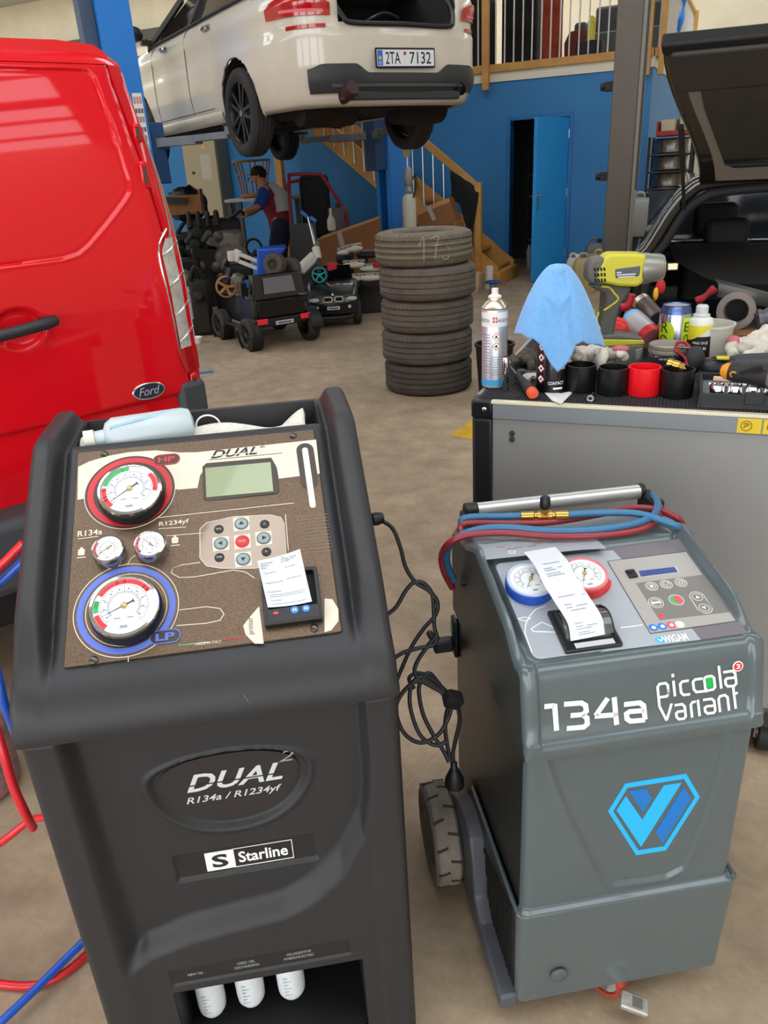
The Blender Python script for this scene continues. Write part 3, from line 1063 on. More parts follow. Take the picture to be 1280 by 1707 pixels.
# side, roof, interior
x0 = pil[0].x
MB().add([pil[3] + V((-.0, .05, 0)), pil[3] + V((.9, .05, .05)), pil[3] + V((.9, 2.2, .08)), pil[3] + V((.02, 2.2, .02))], [(0, 1, 2, 3)]).build('roof', CB, suv)
MB().add([V((x0 - .07, .05, .3)), V((x0 - .02, .05, pil[0].z)), V((x0 - .02, 2.4, pil[0].z + .05)), V((x0 - .07, 2.4, .3))], [(0, 1, 2, 3)]).build('side_panel', CB, suv)
MB().add([V((x0 + .0, .08, pil[0].z)), pil[3] + V((.0, .08, -.03)), pil[3] + V((.02, 2.2, -.03)), V((x0 + .0, 2.3, pil[0].z))], [(0, 1, 2, 3)]).build('side_glass', DGLASS, suv)
MB().box(x0 - .06, x0 + 1.4, -.12, .3, .3, .62).build('rear_bumper', CB, suv, bevel=.04, seg=3)
MB().box(x0 + .08, x0 + 1.3, .1, 1.6, .55, .6).build('load_floor', TRIM, suv)
MB().box(x0 + .03, x0 + .08, .1, 1.6, .55, .95).build('load_side', TRIM, suv)
cv = S.front(1130, 424, .6)
cv.x = S.front(1130, 424, .25).x
MB().add([(cv.x + .0, .22, cv.z), (cv.x + .14, .14, cv.z - .07), (cv.x + .24, .12, cv.z - .1), (cv.x + .7, .12, cv.z - .115), (cv.x + 1.0, .2, cv.z), (cv.x + 1.0, .9, cv.z + .03), (cv.x - .05, .9, cv.z + .03), (cv.x - .02, .3, cv.z + .012), (cv.x + .9, .3, cv.z + .012)],
         [(0, 1, 2, 3, 4, 8, 7), (7, 8, 5, 6)]).build('luggage_cover', mat('cover_dark', '1d1b1a', .75), suv)
# front and rear seats seen through the opening
SEAT = mat('seat_black', '121113', .7, bump=(90, .3))
for i, xx in enumerate((1210, 1330)):
    h = S.front(xx, 392, 1.0)
    st_ = MB().box(h.x - .25, h.x + .25, 1.0, 1.12, h.z - .55, h.z - .12).build('seat_back', SEAT, suv, bevel=.05, seg=3)
    MB().box(h.x - .13, h.x + .13, .98, 1.08, h.z - .08, h.z + .1).build('head_rest', SEAT, suv, bevel=.045, seg=3)
    for sx in (-.05, .05):
        MB().cyl((h.x + sx, 1.03, h.z - .16), (h.x + sx, 1.03, h.z - .04), .008, n=8).build('head_rest_bar', CHROME, suv)
    h2 = S.front(xx - 18 + i * 40, 372, 1.9)
    MB().box(h2.x - .15, h2.x + .15, 1.9, 2.0, h2.z - .1, h2.z + .14).build('head_rest', SEAT, suv, bevel=.06, seg=3)
    MB().box(h2.x - .27, h2.x + .27, 1.9, 2.02, h2.z - .7, h2.z - .12).build('seat_back', SEAT, suv, bevel=.06, seg=3)
MB().box(x0 + .0, x0 + 1.6, 2.5, 2.52, .8, 1.2).build('windscreen', mat('windscreen', '2a3038', .1), suv)
# raised tailgate
HG = V((.03, -.02, ZH + .03))
e0 = S.front(1105, 78, -.62)
VX = V((1, 0, 0))
VY = (e0 - HG); VY.x = 0
HL = VY.length
shx = e0.x - HG.x
TG = frm(HG, VX, VY)           # x across, y from hinge to free end, z outwards (away from us)
TW = 1.16


def tgx(v):
    return shx * ss(0, 1, v)


def tg_outline(i0, v0, v1, n=10, rc=.06):
    L_ = [(tgx(v0 + (v1 - v0) * k / n) + i0, HL * (v0 + (v1 - v0) * k / n)) for k in range(n + 1)]
    return L_ + [(TW - x, y) for x, y in reversed(L_)]


shell = tg_outline(0, 0, 1)
gate = MB(TG).prism(shell, -.04, .0).build('tailgate', CB, suv, bevel=.02, seg=3)
MB(TG).prism([(x, y) for x, y in tg_outline(.075, .06, .80)], .0, .018).build('tailgate_liner', LINER, gate, bevel=.006)
MB(TG).prism(tg_outline(.03, .74, .985), .0, .035).build('tailgate_trim', HB, gate, bevel=.015, seg=3)
MB(TG).prism([(tgx(.95), HL * .96), (TW - tgx(.95), HL * .96), (TW - tgx(1) + .01, HL * 1.03), (tgx(1) - .01, HL * 1.03)], -.05, .02).build('tailgate_edge', mat('edge_black', '0e0d0d', .6), gate, bevel=.012)
gl0, gl1 = .17, .80
win = [(tgx(.16) + .16, HL * .17), (tgx(.2) + .125, HL * .2), (tgx(.6) + .115, HL * .62), (tgx(.72) + .125, HL * .74), (tgx(.8) + .2, HL * .80), (tgx(.8) + .34, HL * .825)]
MB(TG).prism(win + [(TW - x, y) for x, y in reversed(win)], .018, .024).build('tailgate_window', DGLASS, gate, bevel=.003)
for xx, yy_ in ((.24, .9), (.50, .9)):
    MB(TG).lathe([(.0, .036), (.014, .036), (.012, .03), (.006, .03)], (xx, HL * yy_, 0), (0, 0, 1), 14, cap=False).build('trim_clip', DARK, gate)
MB(TG).box(.33, .332, HL * .06, HL * .2, .018, .0195).build('liner_seam', mat('seam_dark', '4d473f', .8), gate)
MB(TG).tube([(.30, HL * .25, .03), (.42, HL * .5, .045), (.62, HL * .55, .05), (.8, HL * .5, .04)], .02, n=8).build('wiper_motor', TRIM, gate)
sa = S.front(1135, 210, -.35); sb = S.front(1140, 348, -.02)
MB().cyl(sa, sb, .009, n=10).cyl(sa, sa * .5 + sb * .5, .014, n=10).build('gas_strut', TRIM, suv)
for sx in (0, 1):
    wheel(suv, (x0 + .12 + sx * 1.3, .75, .32), (-1 if sx == 0 else 1, 0, 0), .32, .21, .21, 5, MATS['wheel_black'])
for sx in (0, 1):
    wheel(suv, (x0 + .12 + sx * 1.3, 2.9, .32), (-1 if sx == 0 else 1, 0, 0), .32, .21, .21, 5, MATS['wheel_black'])
MB().box(x0, x0 + 1.5, 2.3, 3.4, .3, .85).build('front_body', CB, suv, bevel=.05)

# ------------------------------------------------------------------ stack of five tyres
tw = .218
tz = 0
TM = []
for i, (dx, dy, R, lb) in enumerate(((0, 0, .315, 'lowest tyre of the stack standing on the concrete'), (-.004, .0, .322, 'second tyre from the floor in the tyre stack'),
                                     (.004, .0, .325, 'middle tyre of the stack of five tyres'), (.012, -.01, .335, 'second tyre from the top of the tyre stack'),
                                     (-.01, .0, .332, 'topmost tyre of the stack with 17 chalked on its tread'))):
    t = thing('tyre', lb, 'tyre', loc=(.385 + dx, 5.56 + dy, tz + tw / 2), yaw=i * .7, group='stacked tyres')
    m = tyre_mb(R, tw + .004, .2, n=64)
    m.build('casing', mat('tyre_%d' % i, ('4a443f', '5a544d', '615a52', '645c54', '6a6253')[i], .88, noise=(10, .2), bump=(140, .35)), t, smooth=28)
    lug = MB()
    for k in range(56):
        a = 2 * pi * k / 56
        for s in (-1, 1):
            d = V((cos(a), sin(a), 0)); e_ = V((-sin(a), cos(a), 0))
            lug.beam(d * (R - .012) + V((0, 0, s * tw * .41)) + e_ * -.006, d * (R - .001) + V((0, 0, s * tw * .30)), .020, .008, up=d)
    lug.build('tread_lugs', MATS['tyre_%d' % i], t, smooth=0)['kind'] = 'stuff'
    if i == 4:
        for z in (.035, .0, -.038):
            MB().torus((0, 0, z), (0, 0, 1), R - .002, .0035, 64, 6).build('tread_line', mat('worn_line', '8d867a', .9), t)
        ca = mat('chalk', 'b9b4a8', .9)
        base = atan2(-5.56, -.385) - i * .7

        def chalk(pts):
            MB().tube([V((cos(base + u / R), sin(base + u / R), 0)) * (R + .002) + V((0, 0, z)) for u, z in pts], .0022, n=5, k=5).build('chalk_mark', ca, t)
        chalk([(-.03, .03), (.0, .085), (.005, .06), (.002, -.06)])
        chalk([(.045, .075), (.10, .085), (.085, .02), (.075, -.05)])
        chalk([(.07, .03), (.12, .035)])
        chalk([(.125, -.045), (.14, -.06), (.165, -.055), (.172, -.04)])
        chalk([(.16, .02), (.18, .0)])
    tz += tw

# ================================================================== the two service machines
def dep(x, y, D):
    return CAM + ray(x, y) * D


class Panel:
    """a tilted control panel in a machine's frame: u right, v up the slope, h outwards"""

    def __init__(s, F, y0, z0, y1, z1):
        s.F = F
        s.M = frm((0, y0, z0), (1, 0, 0), (0, y1 - y0, z1 - z0))
        s.I = s.M.inverted()
        s.n = (F.M.to_3x3() @ (s.M.to_3x3() @ V((0, 0, 1))))
        s.o = F.M @ s.M.translation

    def __call__(s, x, y, h=0.0):
        return s.I @ (s.F.loc(onplane(x, y, s.o + s.n * h, s.n)))


def seg_sdf(poly, x, z):
    d = min(seg_d((x, z), poly[i], poly[(i + 1) % len(poly)]) for i in range(len(poly)))
    ins = False
    j = len(poly) - 1
    for i in range(len(poly)):
        (xi, yi), (xj, yj) = poly[i], poly[j]
        if (yi > z) != (yj > z) and x < (xj - xi) * (z - yi) / (yj - yi) + xi:
            ins = not ins
        j = i
    return -d if ins else d


def gauge(parent, M, R, h, bezel, arcs, needle, sub=True, rim=None, ring=CHROME):
    """a dial gauge standing on a panel; arcs = (a0, a1, material) in degrees, needle = angle"""
    g = MB(M).lathe([(R * 1.12, 0), (R * 1.16, h * .5), (R * 1.14, h * .8), (R * 1.02, h)], n=48).build('pressure_gauge', bezel, parent)
    MB(M).lathe([(R * 1.01, h * .8), (R * 1.11, h * .9), (R * 1.09, h * 1.06), (R * 1.0, h * 1.1), (R * .965, h * 1.04), (R * .955, h * .99)], n=48, cap=False).build('gauge_rim', ring, g)
    MB(M).prism(circle(0, 0, R * .97, 48), h * .9, h + .0004).build('dial', mat('dial_white', 'e4e6e6', .4), g)
    z = h + .0004
    for a0, a1, m in arcs:
        A0, A1 = radians(a0), radians(a1)
        MB(M).ringp(circle(0, 0, R * .95, 24, A0, A1) + circle(0, 0, R * .95, 1, A1, A1)[:0], circle(0, 0, R * .80, 24, A0, A1), z, z + .0003) if False else None
        b = MB(M)
        o_, i_ = circle(0, 0, R * .95, 24, A0, A1), circle(0, 0, R * .80, 24, A0, A1)
        for k in range(24):
            b.prism([o_[k], o_[k + 1], i_[k + 1], i_[k]][::(1 if A1 > A0 else -1)], z, z + .0003)
        b.build('dial_arc', m, g)
    tk = MB(M)
    for k in range(41):
        a = radians(225 - 270 * k / 40)
        r0 = .66 if k % 5 == 0 else .72
        tk.stroke([(R * r0 * cos(a), R * r0 * sin(a)), (R * .78 * cos(a), R * .78 * sin(a))], R * .016, z, z + .0004)
    for k in range(31):
        a = radians(215 - 250 * k / 30)
        tk.stroke([(R * .46 * cos(a), R * .46 * sin(a)), (R * (.54 if k % 3 else .58) * cos(a), R * (.54 if k % 3 else .58) * sin(a))], R * .02, z, z + .0004)
    tk.build('dial_ticks', mat('tick_ink', '54585f', .6), g)['kind'] = 'stuff'
    dp = MB(M)
    for k in range(10):
        a = radians(215 - 250 * k / 9)
        dp.box(R * .62 * cos(a) - R * .05, R * .62 * cos(a) + R * .03, R * .62 * sin(a) - R * .03, R * .62 * sin(a) + R * .03, z, z + .0003)
    dp.box(-R * .3, -R * .1, -R * .45, -R * .4, z, z + .0003).box(R * .1, R * .3, -R * .45, -R * .4, z, z + .0003).box(-R * .12, R * .12, -R * .78, -R * .68, z, z + .0003)
    dp.build('dial_figures', mat('figure_ink', '8d97a8', .6), g)['kind'] = 'stuff'
    a = radians(needle)
    c, s_ = cos(a), sin(a)
    nd = MB(M).prism([(R * .78 * c, R * .78 * s_), (-R * .02 * s_ - R * .3 * c, R * .02 * c - R * .3 * s_), (-R * .1 * s_ - R * .34 * c, R * .1 * c - R * .34 * s_), (R * .1 * s_ - R * .34 * c, -R * .1 * c - R * .34 * s_), (R * .02 * s_ - R * .3 * c, -R * .02 * c - R * .3 * s_)], z + .001, z + .0018)
    nd.build('needle', DECAL, g)
    MB(M).lathe([(R * .1, z), (R * .1, z + .003), (R * .05, z + .004)], n=16).build('needle_hub', mat('hub_brass', 'b5a473', .4, .7), g)
    return g


# ------------------------------------------------------------------ dark machine (two refrigerants)
A = Frame((-.26, .885), 7.5)
PLA = mat('moulded_charcoal', '2d2d2f', .46, bump=(500, .25), noise=(3, .06), spec=.4)
ma = thing('service_station', 'large dark grey air conditioning service machine with brown gauge panel', 'machine', A)
PROF = [(.004, .7985), (-.013, .7985), (-.0145, .802), (-.0145, .815), (-.010, .832), (.0, .848), (.012, .862), (.027, .873), (.044, .8815)]
NP_ = 22
for k in range(1, NP_ + 1):
    PROF.append((.044 + .315 * k / NP_, .8815 + .2075 * k / NP_))
PROF += [(.366, 1.0935), (.373, 1.0965), (.380, 1.0975), (.384, 1.098), (.388, 1.098), (.40, 1.0985), (.42, 1.099), (.45, 1.1), (.48, 1.1), (.50, 1.1), (.512, 1.1), (.518, 1.1), (.53, 1.1), (.54, 1.095), (.546, 1.08), (.548, 1.0), (.548, .795)]
XS = []
xx = 0
for a_, b_, n_ in ((0, .19, 12), (.19, .206, 6), (.206, .232, 12), (.232, .255, 5), (.255, .2695, 7)):
    XS += [a_ + (b_ - a_) * i / n_ for i in range(n_)]
XS += [.2695]
XS = [-x for x in reversed(XS[1:])] + XS


def coverA(i, j):
    x = XS[i]
    y, z = PROF[j]
    a = abs(x)
    s = (y - .03) / .33                     # 0 at panel foot, 1 at panel head
    ny, nz = (-.55, .835) if j > 5 else (-.9, .3)
    off = 0
    if j > 4 and y < .545:
        f = ss(.0, .3, s)
        off += (.004 + .016 * f) * ss(.214, .236, a) * (1 if y < .53 else ss(.546, .53, y))
        c = math.exp(-((a - (.2155 + .006 * f)) / (.0065 + .003 * f)) ** 2)
        off -= .016 * c * ss(-.02, .18, s) * ss(1.6, 1.3, s)
    # round outer edges
    e = max(0, (a - .252) / .0175)
    drop = .022 * (1 - sqrt(max(0, 1 - min(1, e) ** 2)))
    if j < 4 or j > len(PROF) - 3:
        drop *= .35
    yy, zz = y + ny * (off - drop) * (1 if y < .37 else 0), z + (nz if y < .37 else 1) * (off - drop)
    if .383 < y < .515 and a < .207:         # tray behind the panel
        zz = 1.02
    return V((x, yy, zz))


nx, ny_ = len(XS), len(PROF)
m = MB()
m.add([coverA(i, j) for j in range(ny_) for i in range(nx)], [(j * nx + i, j * nx + i + 1, (j + 1) * nx + i + 1, (j + 1) * nx + i) for j in range(ny_ - 1) for i in range(nx - 1)])
for sd in (0, nx - 1):
    edge = [coverA(sd, j) for j in range(ny_)]
    low = [V((p.x, p.y, .795)) for p in edge]
    m.add(edge + low, [(j, j + 1, ny_ + j + 1, ny_ + j) for j in range(ny_ - 1)])
m.build('top_cover', PLA, ma, smooth=50)
# front shell as one moulded relief
WAVE_HI = [(-.21, .325), (-.17, .36), (-.10, .385), (-.02, .395), (.06, .405), (.11, .435), (.16, .49), (.20, .57), (.215, .66)]
WAVE_LO = [(-.21, .285), (-.17, .315), (-.10, .335), (-.02, .347), (.06, .355), (.11, .38), (.16, .425), (.20, .50), (.215, .60)]
SLOT = (-.148, .178, .05, .232)
BADGE = (.003, .655, .118, .05, .098)


def frontA(x, z):
    a = abs(x)
    d = .034
    wv = ss(interp(WAVE_LO, x), interp(WAVE_HI, x), z)
    y = .006 + (d - .006) * wv
    rim = ss(.222, .206, a) if x > 0 else ss(.222, .182 + .015 * ss(.3, .8, z), a)
    y *= rim
    y += .012 * ss(.786, .797, z)
    cx, cz, rx, rt, rb = BADGE
    r = sqrt(abs((x - cx) / rx) ** 2 + (abs(z - cz) / rt) ** 2.4) if z > cz else sqrt(abs((x - cx) / rx) ** 2.2 + (abs(z - cz) / rb) ** 1.8)
    y += .007 * ss(1.04, .95, r) - .004 * math.exp(-((r - 1.07) / .05) ** 2)
    q = max(abs(x - .009) - .113, abs(z - (.482 - .0 * x)) - .026)
    y += .006 * ss(.004, -.001, q)
    q = max(abs(x - .008) - .152, abs(z - .266) - .017)
    y += .004 * ss(.003, -.001, q)
    e = max(0, (a - .252) / .0175)
    y += .02 * (1 - sqrt(max(0, 1 - min(1, e) ** 2)))
    return y


NX, NZ = 190, 290
zst = [.80 * j / NZ for j in range(NZ + 1)]
m = MB()
m.grid(lambda u, v: (lambda x, z: V((x, frontA(x, z), z)))(-.2695 + .539 * u, .797 * v), NX, NZ,
       skip=lambda u, v: SLOT[0] < -.2695 + .539 * u < SLOT[1] and SLOT[2] < .797 * v < SLOT[3])
m.build('front_shell', PLA, ma, smooth=60)
b = MB()
b.add([(-.2695, .02, 0), (-.2695, .54, 0), (-.2695, .54, .797), (-.2695, .02, .797)], [(0, 1, 2, 3)]).add([(.2695, .02, 0), (.2695, .54, 0), (.2695, .54, .797), (.2695, .02, .797)], [(0, 3, 2, 1)])
b.add([(-.2695, .54, 0), (.2695, .54, 0), (.2695, .54, .797), (-.2695, .54, .797)], [(0, 1, 2, 3)])
b.build('cabinet', PLA, ma)
x0_, x1_, z0_, z1_ = SLOT
s_ = MB()
s_.add([(x0_, .01, z0_), (x1_, .01, z0_), (x1_, .01, z1_), (x0_, .01, z1_), (x0_, .2, z0_), (x1_, .2, z0_), (x1_, .2, z1_), (x0_, .2, z1_)], [(0, 4, 5, 1), (1, 5, 6, 2), (2, 6, 7, 3), (3, 7, 4, 0), (4, 7, 6, 5)])
s_.build('bottle_bay', mat('bay_black', '151516', .6), ma)
MB().box(.06, .17, .06, .08, z1_ - .05, z1_).build('bay_bracket', BLACK, ma, bevel=.004)
# oil bottles hanging in the bay
BOT = mat('milky_plastic', 'dfe6ea', .35, noise=(20, .05), spec=.4)
for i, (px, py, lb) in enumerate(((356, 1703, 'milky oil bottle hanging under the words NEW OIL'), (421, 1686, 'milky oil bottle hanging under the words USED OIL'), (489, 1673, 'milky oil bottle hanging under the OIL ADDITIVE label'))):
    p = A.front(px, py, .062)
    t = thing('oil_bottle', lb, 'bottle', loc=A.w(p.x, .085, 0), yaw=A.yaw, group='oil bottles in the dark machine')
    zb = p.z
    MB().lathe([(.001, zb), (.012, zb + .001), (.02, zb + .006), (.025, zb + .016), (.026, zb + .03), (.026, z1_ + .04), (.02, z1_ + .06), (.012, z1_ + .065), (.012, z1_ + .08)], n=28).build('bottle_body', BOT, t)
    gm = MB()
    for k in range(6):
        gm.box(-.012, -.004 if k % 2 else .002, -.0266, -.0255, zb + .03 + .009 * k, zb + .0315 + .009 * k)
    gm.build('scale_marks', mat('scale_mark', 'b4bcc2', .5), t)
    MB().cyl((0, 0, z1_ + .078), (0, 0, z1_ + .1), .015, n=16).build('bottle_cap', BLACK, t)
# badges and lettering on the front
FA = lambda y: frm((0, y, 0), (1, 0, 0), (0, 0, 1))
cx, cz, rx, rt, rb = BADGE
bp_ = []
for k in range(48):
    t = 2 * pi * k / 48
    c, s_ = cos(t), sin(t)
    bp_.append((cx + .90 * rx * (abs(c) ** .92) * (1 if c > 0 else -1), cz + (.88 * rt * abs(s_) ** .84 if s_ > 0 else -.90 * rb * abs(s_) ** 1.1)))
bd = MB(FA(.0385)).prism(bp_, 0, .0015).build('badge_plate', mat('badge_dark', '2b2829', .4), ma)
SILV = mat('silver_print', 'c9ced2', .35)
TB = FA(.0369)
text('DUAL', .148, .034, SILV, bd, TB @ Matrix.Translation((-.064, .634, 0)) @ Matrix.Rotation(radians(0), 4, 'Z'), shear=.38, bold=.02, spacing=1.02)
MB(TB).box(-.062, .084, .6455, .6480, .0005, .00065).build('letter_cut', mat('badge_dark2', '2b2829', .4), bd)
text('2', .026, .021, mat('badge_outline', '8f9598', .4), bd, TB @ Matrix.Translation((.080, .668, 0)), shear=.3)
text('R134a / R1234yf', .148, .0165, SILV, bd, TB @ Matrix.Translation((-.068, .608, 0)), shear=.3, bold=.01)
sp_ = MB(FA(.0408)).box(-.10, .118, .458, .506, 0, .0012).build('brand_plate', mat('plate_black', '232325', .4), ma)
TS = FA(.0394)
MB(TS).box(-.058, -.012, .462, .502, 0, .0008).build('brand_square', WHITE, sp_)
text('S', .026, .028, mat('brand_ink', '222226', .5), sp_, TS @ Matrix.Translation((-.048, .468, .0009)), bold=.03)
MB(TS).stroke([(-.012, .462), (.083, .462), (.083, .502), (-.012, .502)], .0012, 0, .0008, closed=True).build('brand_frame', WHITE, sp_)
text('Starline', .08, .024, WHITE, sp_, TS @ Matrix.Translation((-.005, .470, 0)), bold=.02)
lp_ = MB(FA(.0105)).box(-.143, .158, .250, .282, 0, .001).build('label_strip', MATS['plate_black'], ma)
TL_ = FA(.0095)
for tx, x, z, w_ in (('NEW OIL', -.118, .262, .026), ('USED OIL', -.034, .268, .03), ('DISCHARGING', -.04, .258, .042), ('OIL/ADDITIVE', .05, .268, .042), ('HYBRID/ELECTRIC', .045, .258, .052)):
    text(tx, w_, .0062, mat('label_grey', 'a9adb0', .5), lp_, TL_ @ Matrix.Translation((x, z, 0)))

# ---- gauge panel
PA = Panel(A, .044, .8825, .359, 1.0905)
MA_ = PA.M
Z = lambda x, y, h=0.0: PA(x / 2, 650 + y / 2, h)
Z2 = lambda L_, h=0.0: [(p.x, p.y) for p in (Z(x, y, h) for x, y in L_)]
BRZ = mat('speckled_bronze', '5d4b3b', .4, .55, noise=(420, .5), spec=.5)
pan = MB(MA_).prism(rrect(-.1955, .1965, .0, .379, .004), -.002, .004).build('gauge_panel', BRZ, ma, bevel=.0015)
h0 = .0042
cr = MB(MA_).prism(Z2([(261, 372), (263, 262), (300, 244), (360, 226), (430, 213), (520, 207), (600, 214), (660, 213), (1054, 171), (1066, 284), (930, 301), (924, 268), (905, 236), (690, 261), (668, 290), (660, 331), (585, 337), (560, 345), (300, 364)]), h0, h0 + .0003).build('cream_print', CREAM, pan)
q0, q1 = Z(1017, 206), Z(1043, 390)


def capsule(p_, q_, r_):
    a_ = atan2(q_.y - p_.y, q_.x - p_.x)
    return [(q_.x + r_ * cos(a_ + t_), q_.y + r_ * sin(a_ + t_)) for t_ in [(-90 + 18 * k) * pi / 180 for k in range(11)]] + [(p_.x + r_ * cos(a_ + t_), p_.y + r_ * sin(a_ + t_)) for t_ in [(90 + 18 * k) * pi / 180 for k in range(11)]]


MB(MA_).prism(capsule(q0, Z(1032, 310), .0145), h0 + .0003, h0 + .0006).build('dark_print', mat('panel_dark', '3a2f27', .45), pan)
MB(MA_).prism(capsule(q0, q1, .0048), h0 + .0006, h0 + .0009).build('level_window', WHITE, pan)
for L_ in ([(490, 435), (980, 382)], [(595, 337), (660, 331)], [(555, 492), (700, 480)], [(480, 262), (640, 245), (700, 250)], [(600, 738), (690, 727), (735, 733), (748, 752), (735, 772), (690, 782), (590, 790)],
           [(850, 632), (820, 612), (780, 605), (650, 628), (600, 630), (573, 615), (578, 598), (610, 588), (668, 580)], [(428, 585), (440, 565), (455, 555)], [(952, 420), (962, 540)], [(262, 502), (330, 493)], [(530, 468), (622, 462)], [(430, 870), (430, 910)], [(598, 855), (700, 845)]):
    MB(MA_).stroke(Z2(L_), .0011, h0, h0 + .0004).build('line_print', CREAM, pan)
for k in range(7):
    p, q = Z(672 + 0 * k, 378 + 5 * k), Z(930, 348 + 5 * k)
    MB(MA_).stroke([(p.x, p.y), (q.x, q.y)], .0006, h0, h0 + .0003).build('line_print', mat('line_tan', '8d7a66', .5), pan)
for k in range(12):
    p, q = Z(985 + k, 430 + 11 * k), Z(1092 + 1.5 * k, 418 + 11 * k)
    MB(MA_).stroke([(p.x, p.y), (q.x, q.y)], .0007, h0, h0 + .0003).build('line_print', MATS['line_tan'], pan)
for (gx, gy), (rx_, ry_), colm, nm in (((436, 343), (.0665, .057), RED, 'HP'), ((424, 735), (.0705, .0615), mat('lp_blue', '5a72cf', .5), 'LP')):
    c = Z(gx, gy)
    MB(MA_).prism(circle(c.x, c.y, rx_ + .004, 56), h0 + .0003, h0 + .0005).build('ring_print', BRZ if nm == 'LP' else MATS['panel_dark'], pan)
    for r_, m_, dz, w_ in ((rx_ + .0045, CREAM, .0006, .0012), ((rx_ + ry_) / 2, colm, .0008, rx_ - ry_)):
        MB(MA_).ringp(circle(c.x, c.y, r_ + w_ / 2, 64), circle(c.x, c.y, r_ - w_ / 2, 64), h0, h0 + dz).build('ring_print', m_, pan)
    if nm == 'LP':
        MB(MA_).ringp(circle(c.x, c.y, ry_ - .003, 64), circle(c.x, c.y, ry_ - .0042, 64), h0, h0 + .0006).build('ring_print', CREAM, pan)
for cx_, cy_, tx, m_ in ((557, 238, 'HP', RED), (553, 827, 'LP', MATS['lp_blue'])):
    c = Z(cx_, cy_)
    o = rrect(c.x - .022, c.x + .022, c.y - .011, c.y + .011, .0105)
    pb = MB(MA_).prism(o, h0, h0 + .0010).build('mark_print', MATS['panel_dark'], pan)
    MB(MA_).ringp(o, rrect(c.x - .0205, c.x + .0205, c.y - .0095, c.y + .0095, .009), h0, h0 + .0013).build('mark_border', m_, pb)
    text(tx, .027, .0115, m_, pb, MA_ @ Matrix.Translation((c.x - .0135, c.y - .0058, h0 + .0010)), bold=.03)
c = Z(704, 237)
text('DUAL', .077, .0165, DECAL, pan, MA_ @ Matrix.Translation((c.x, c.y + .001, h0 + .0003)) @ Matrix.Rotation(radians(0), 4, 'Z'), shear=.4, bold=.02)
MB(MA_).box(c.x - .004, c.x + .085, c.y + .0055, c.y + .0067, h0 + .0003, h0 + .001).build('letter_cut', CREAM, pan)
MB(MA_).stroke([(c.x - .004, c.y - .001), (c.x + .118, c.y - .002)], .0009, h0 + .0003, h0 + .0007).build('line_print', DECAL, pan)
text('2', .013, .011, mat('print_grey', '6e675e', .5), pan, MA_ @ Matrix.Translation((c.x + .08, c.y + .014, h0 + .0003)), shear=.3)
for tx, px, py, w_ in (('R134a', 261, 497, .037), ('R1234yf', 532, 466, .046)):
    c = Z(px, py)
    text(tx, w_, .0105, CREAM, pan, MA_ @ Matrix.Translation((c.x, c.y + .001, h0)), bold=.015)
for px, py in ((274, 545), (585, 505)):     # little tank pictograms
    c = Z(px, py)
    MB(MA_).prism(rrect(c.x - .005, c.x + .005, c.y - .006, c.y + .005, .002), h0, h0 + .0004).box(c.x - .002, c.x + .002, c.y + .005, c.y + .008, h0, h0 + .0004).box(c.x - .006, c.x + .007, c.y - .0105, c.y - .009, h0, h0 + .0004).build('tank_print', CREAM, pan)
# gauges
gm1 = Z(434, 335, .028)
gauge(ma, MA_ @ Matrix.Translation((gm1.x, gm1.y, h0)), .0445, .028, BLACK, ((228, 172, RED), (166, 92, GREEN), (40, -12, RED)), 217)
gm2 = Z(416, 724, .028)
gauge(ma, MA_ @ Matrix.Translation((gm2.x, gm2.y, h0)), .0445, .028, BLACK, ((232, 196, RED), (190, 162, GREEN), (150, 30, RED)), 205)
for px, py, nd in ((361, 534, 215), (501, 518, 135)):
    c = Z(px, py, .02)
    gauge(ma, MA_ @ Matrix.Translation((c.x, c.y, h0)), .0212, .02, mat('gauge_dark_chrome', 'b5b8bb', .2, .95), ((225, 140, mat('dial_red', 'b0515a', .5)),), nd)
# display
sc = MB(MA_).prism(Z2([(676, 262), (690, 250), (905, 232), (922, 262), (932, 345), (920, 352), (690, 376), (680, 370)]), h0, h0 + .0015).build('display', MATS['panel_dark'], ma, bevel=.0008)
MB(MA_).prism(Z2([(686, 268), (903, 248), (912, 345), (690, 365)]), h0 + .0015, h0 + .0022).build('lcd', mat('lcd_green', '8a9570', .25, coat=.5), sc)
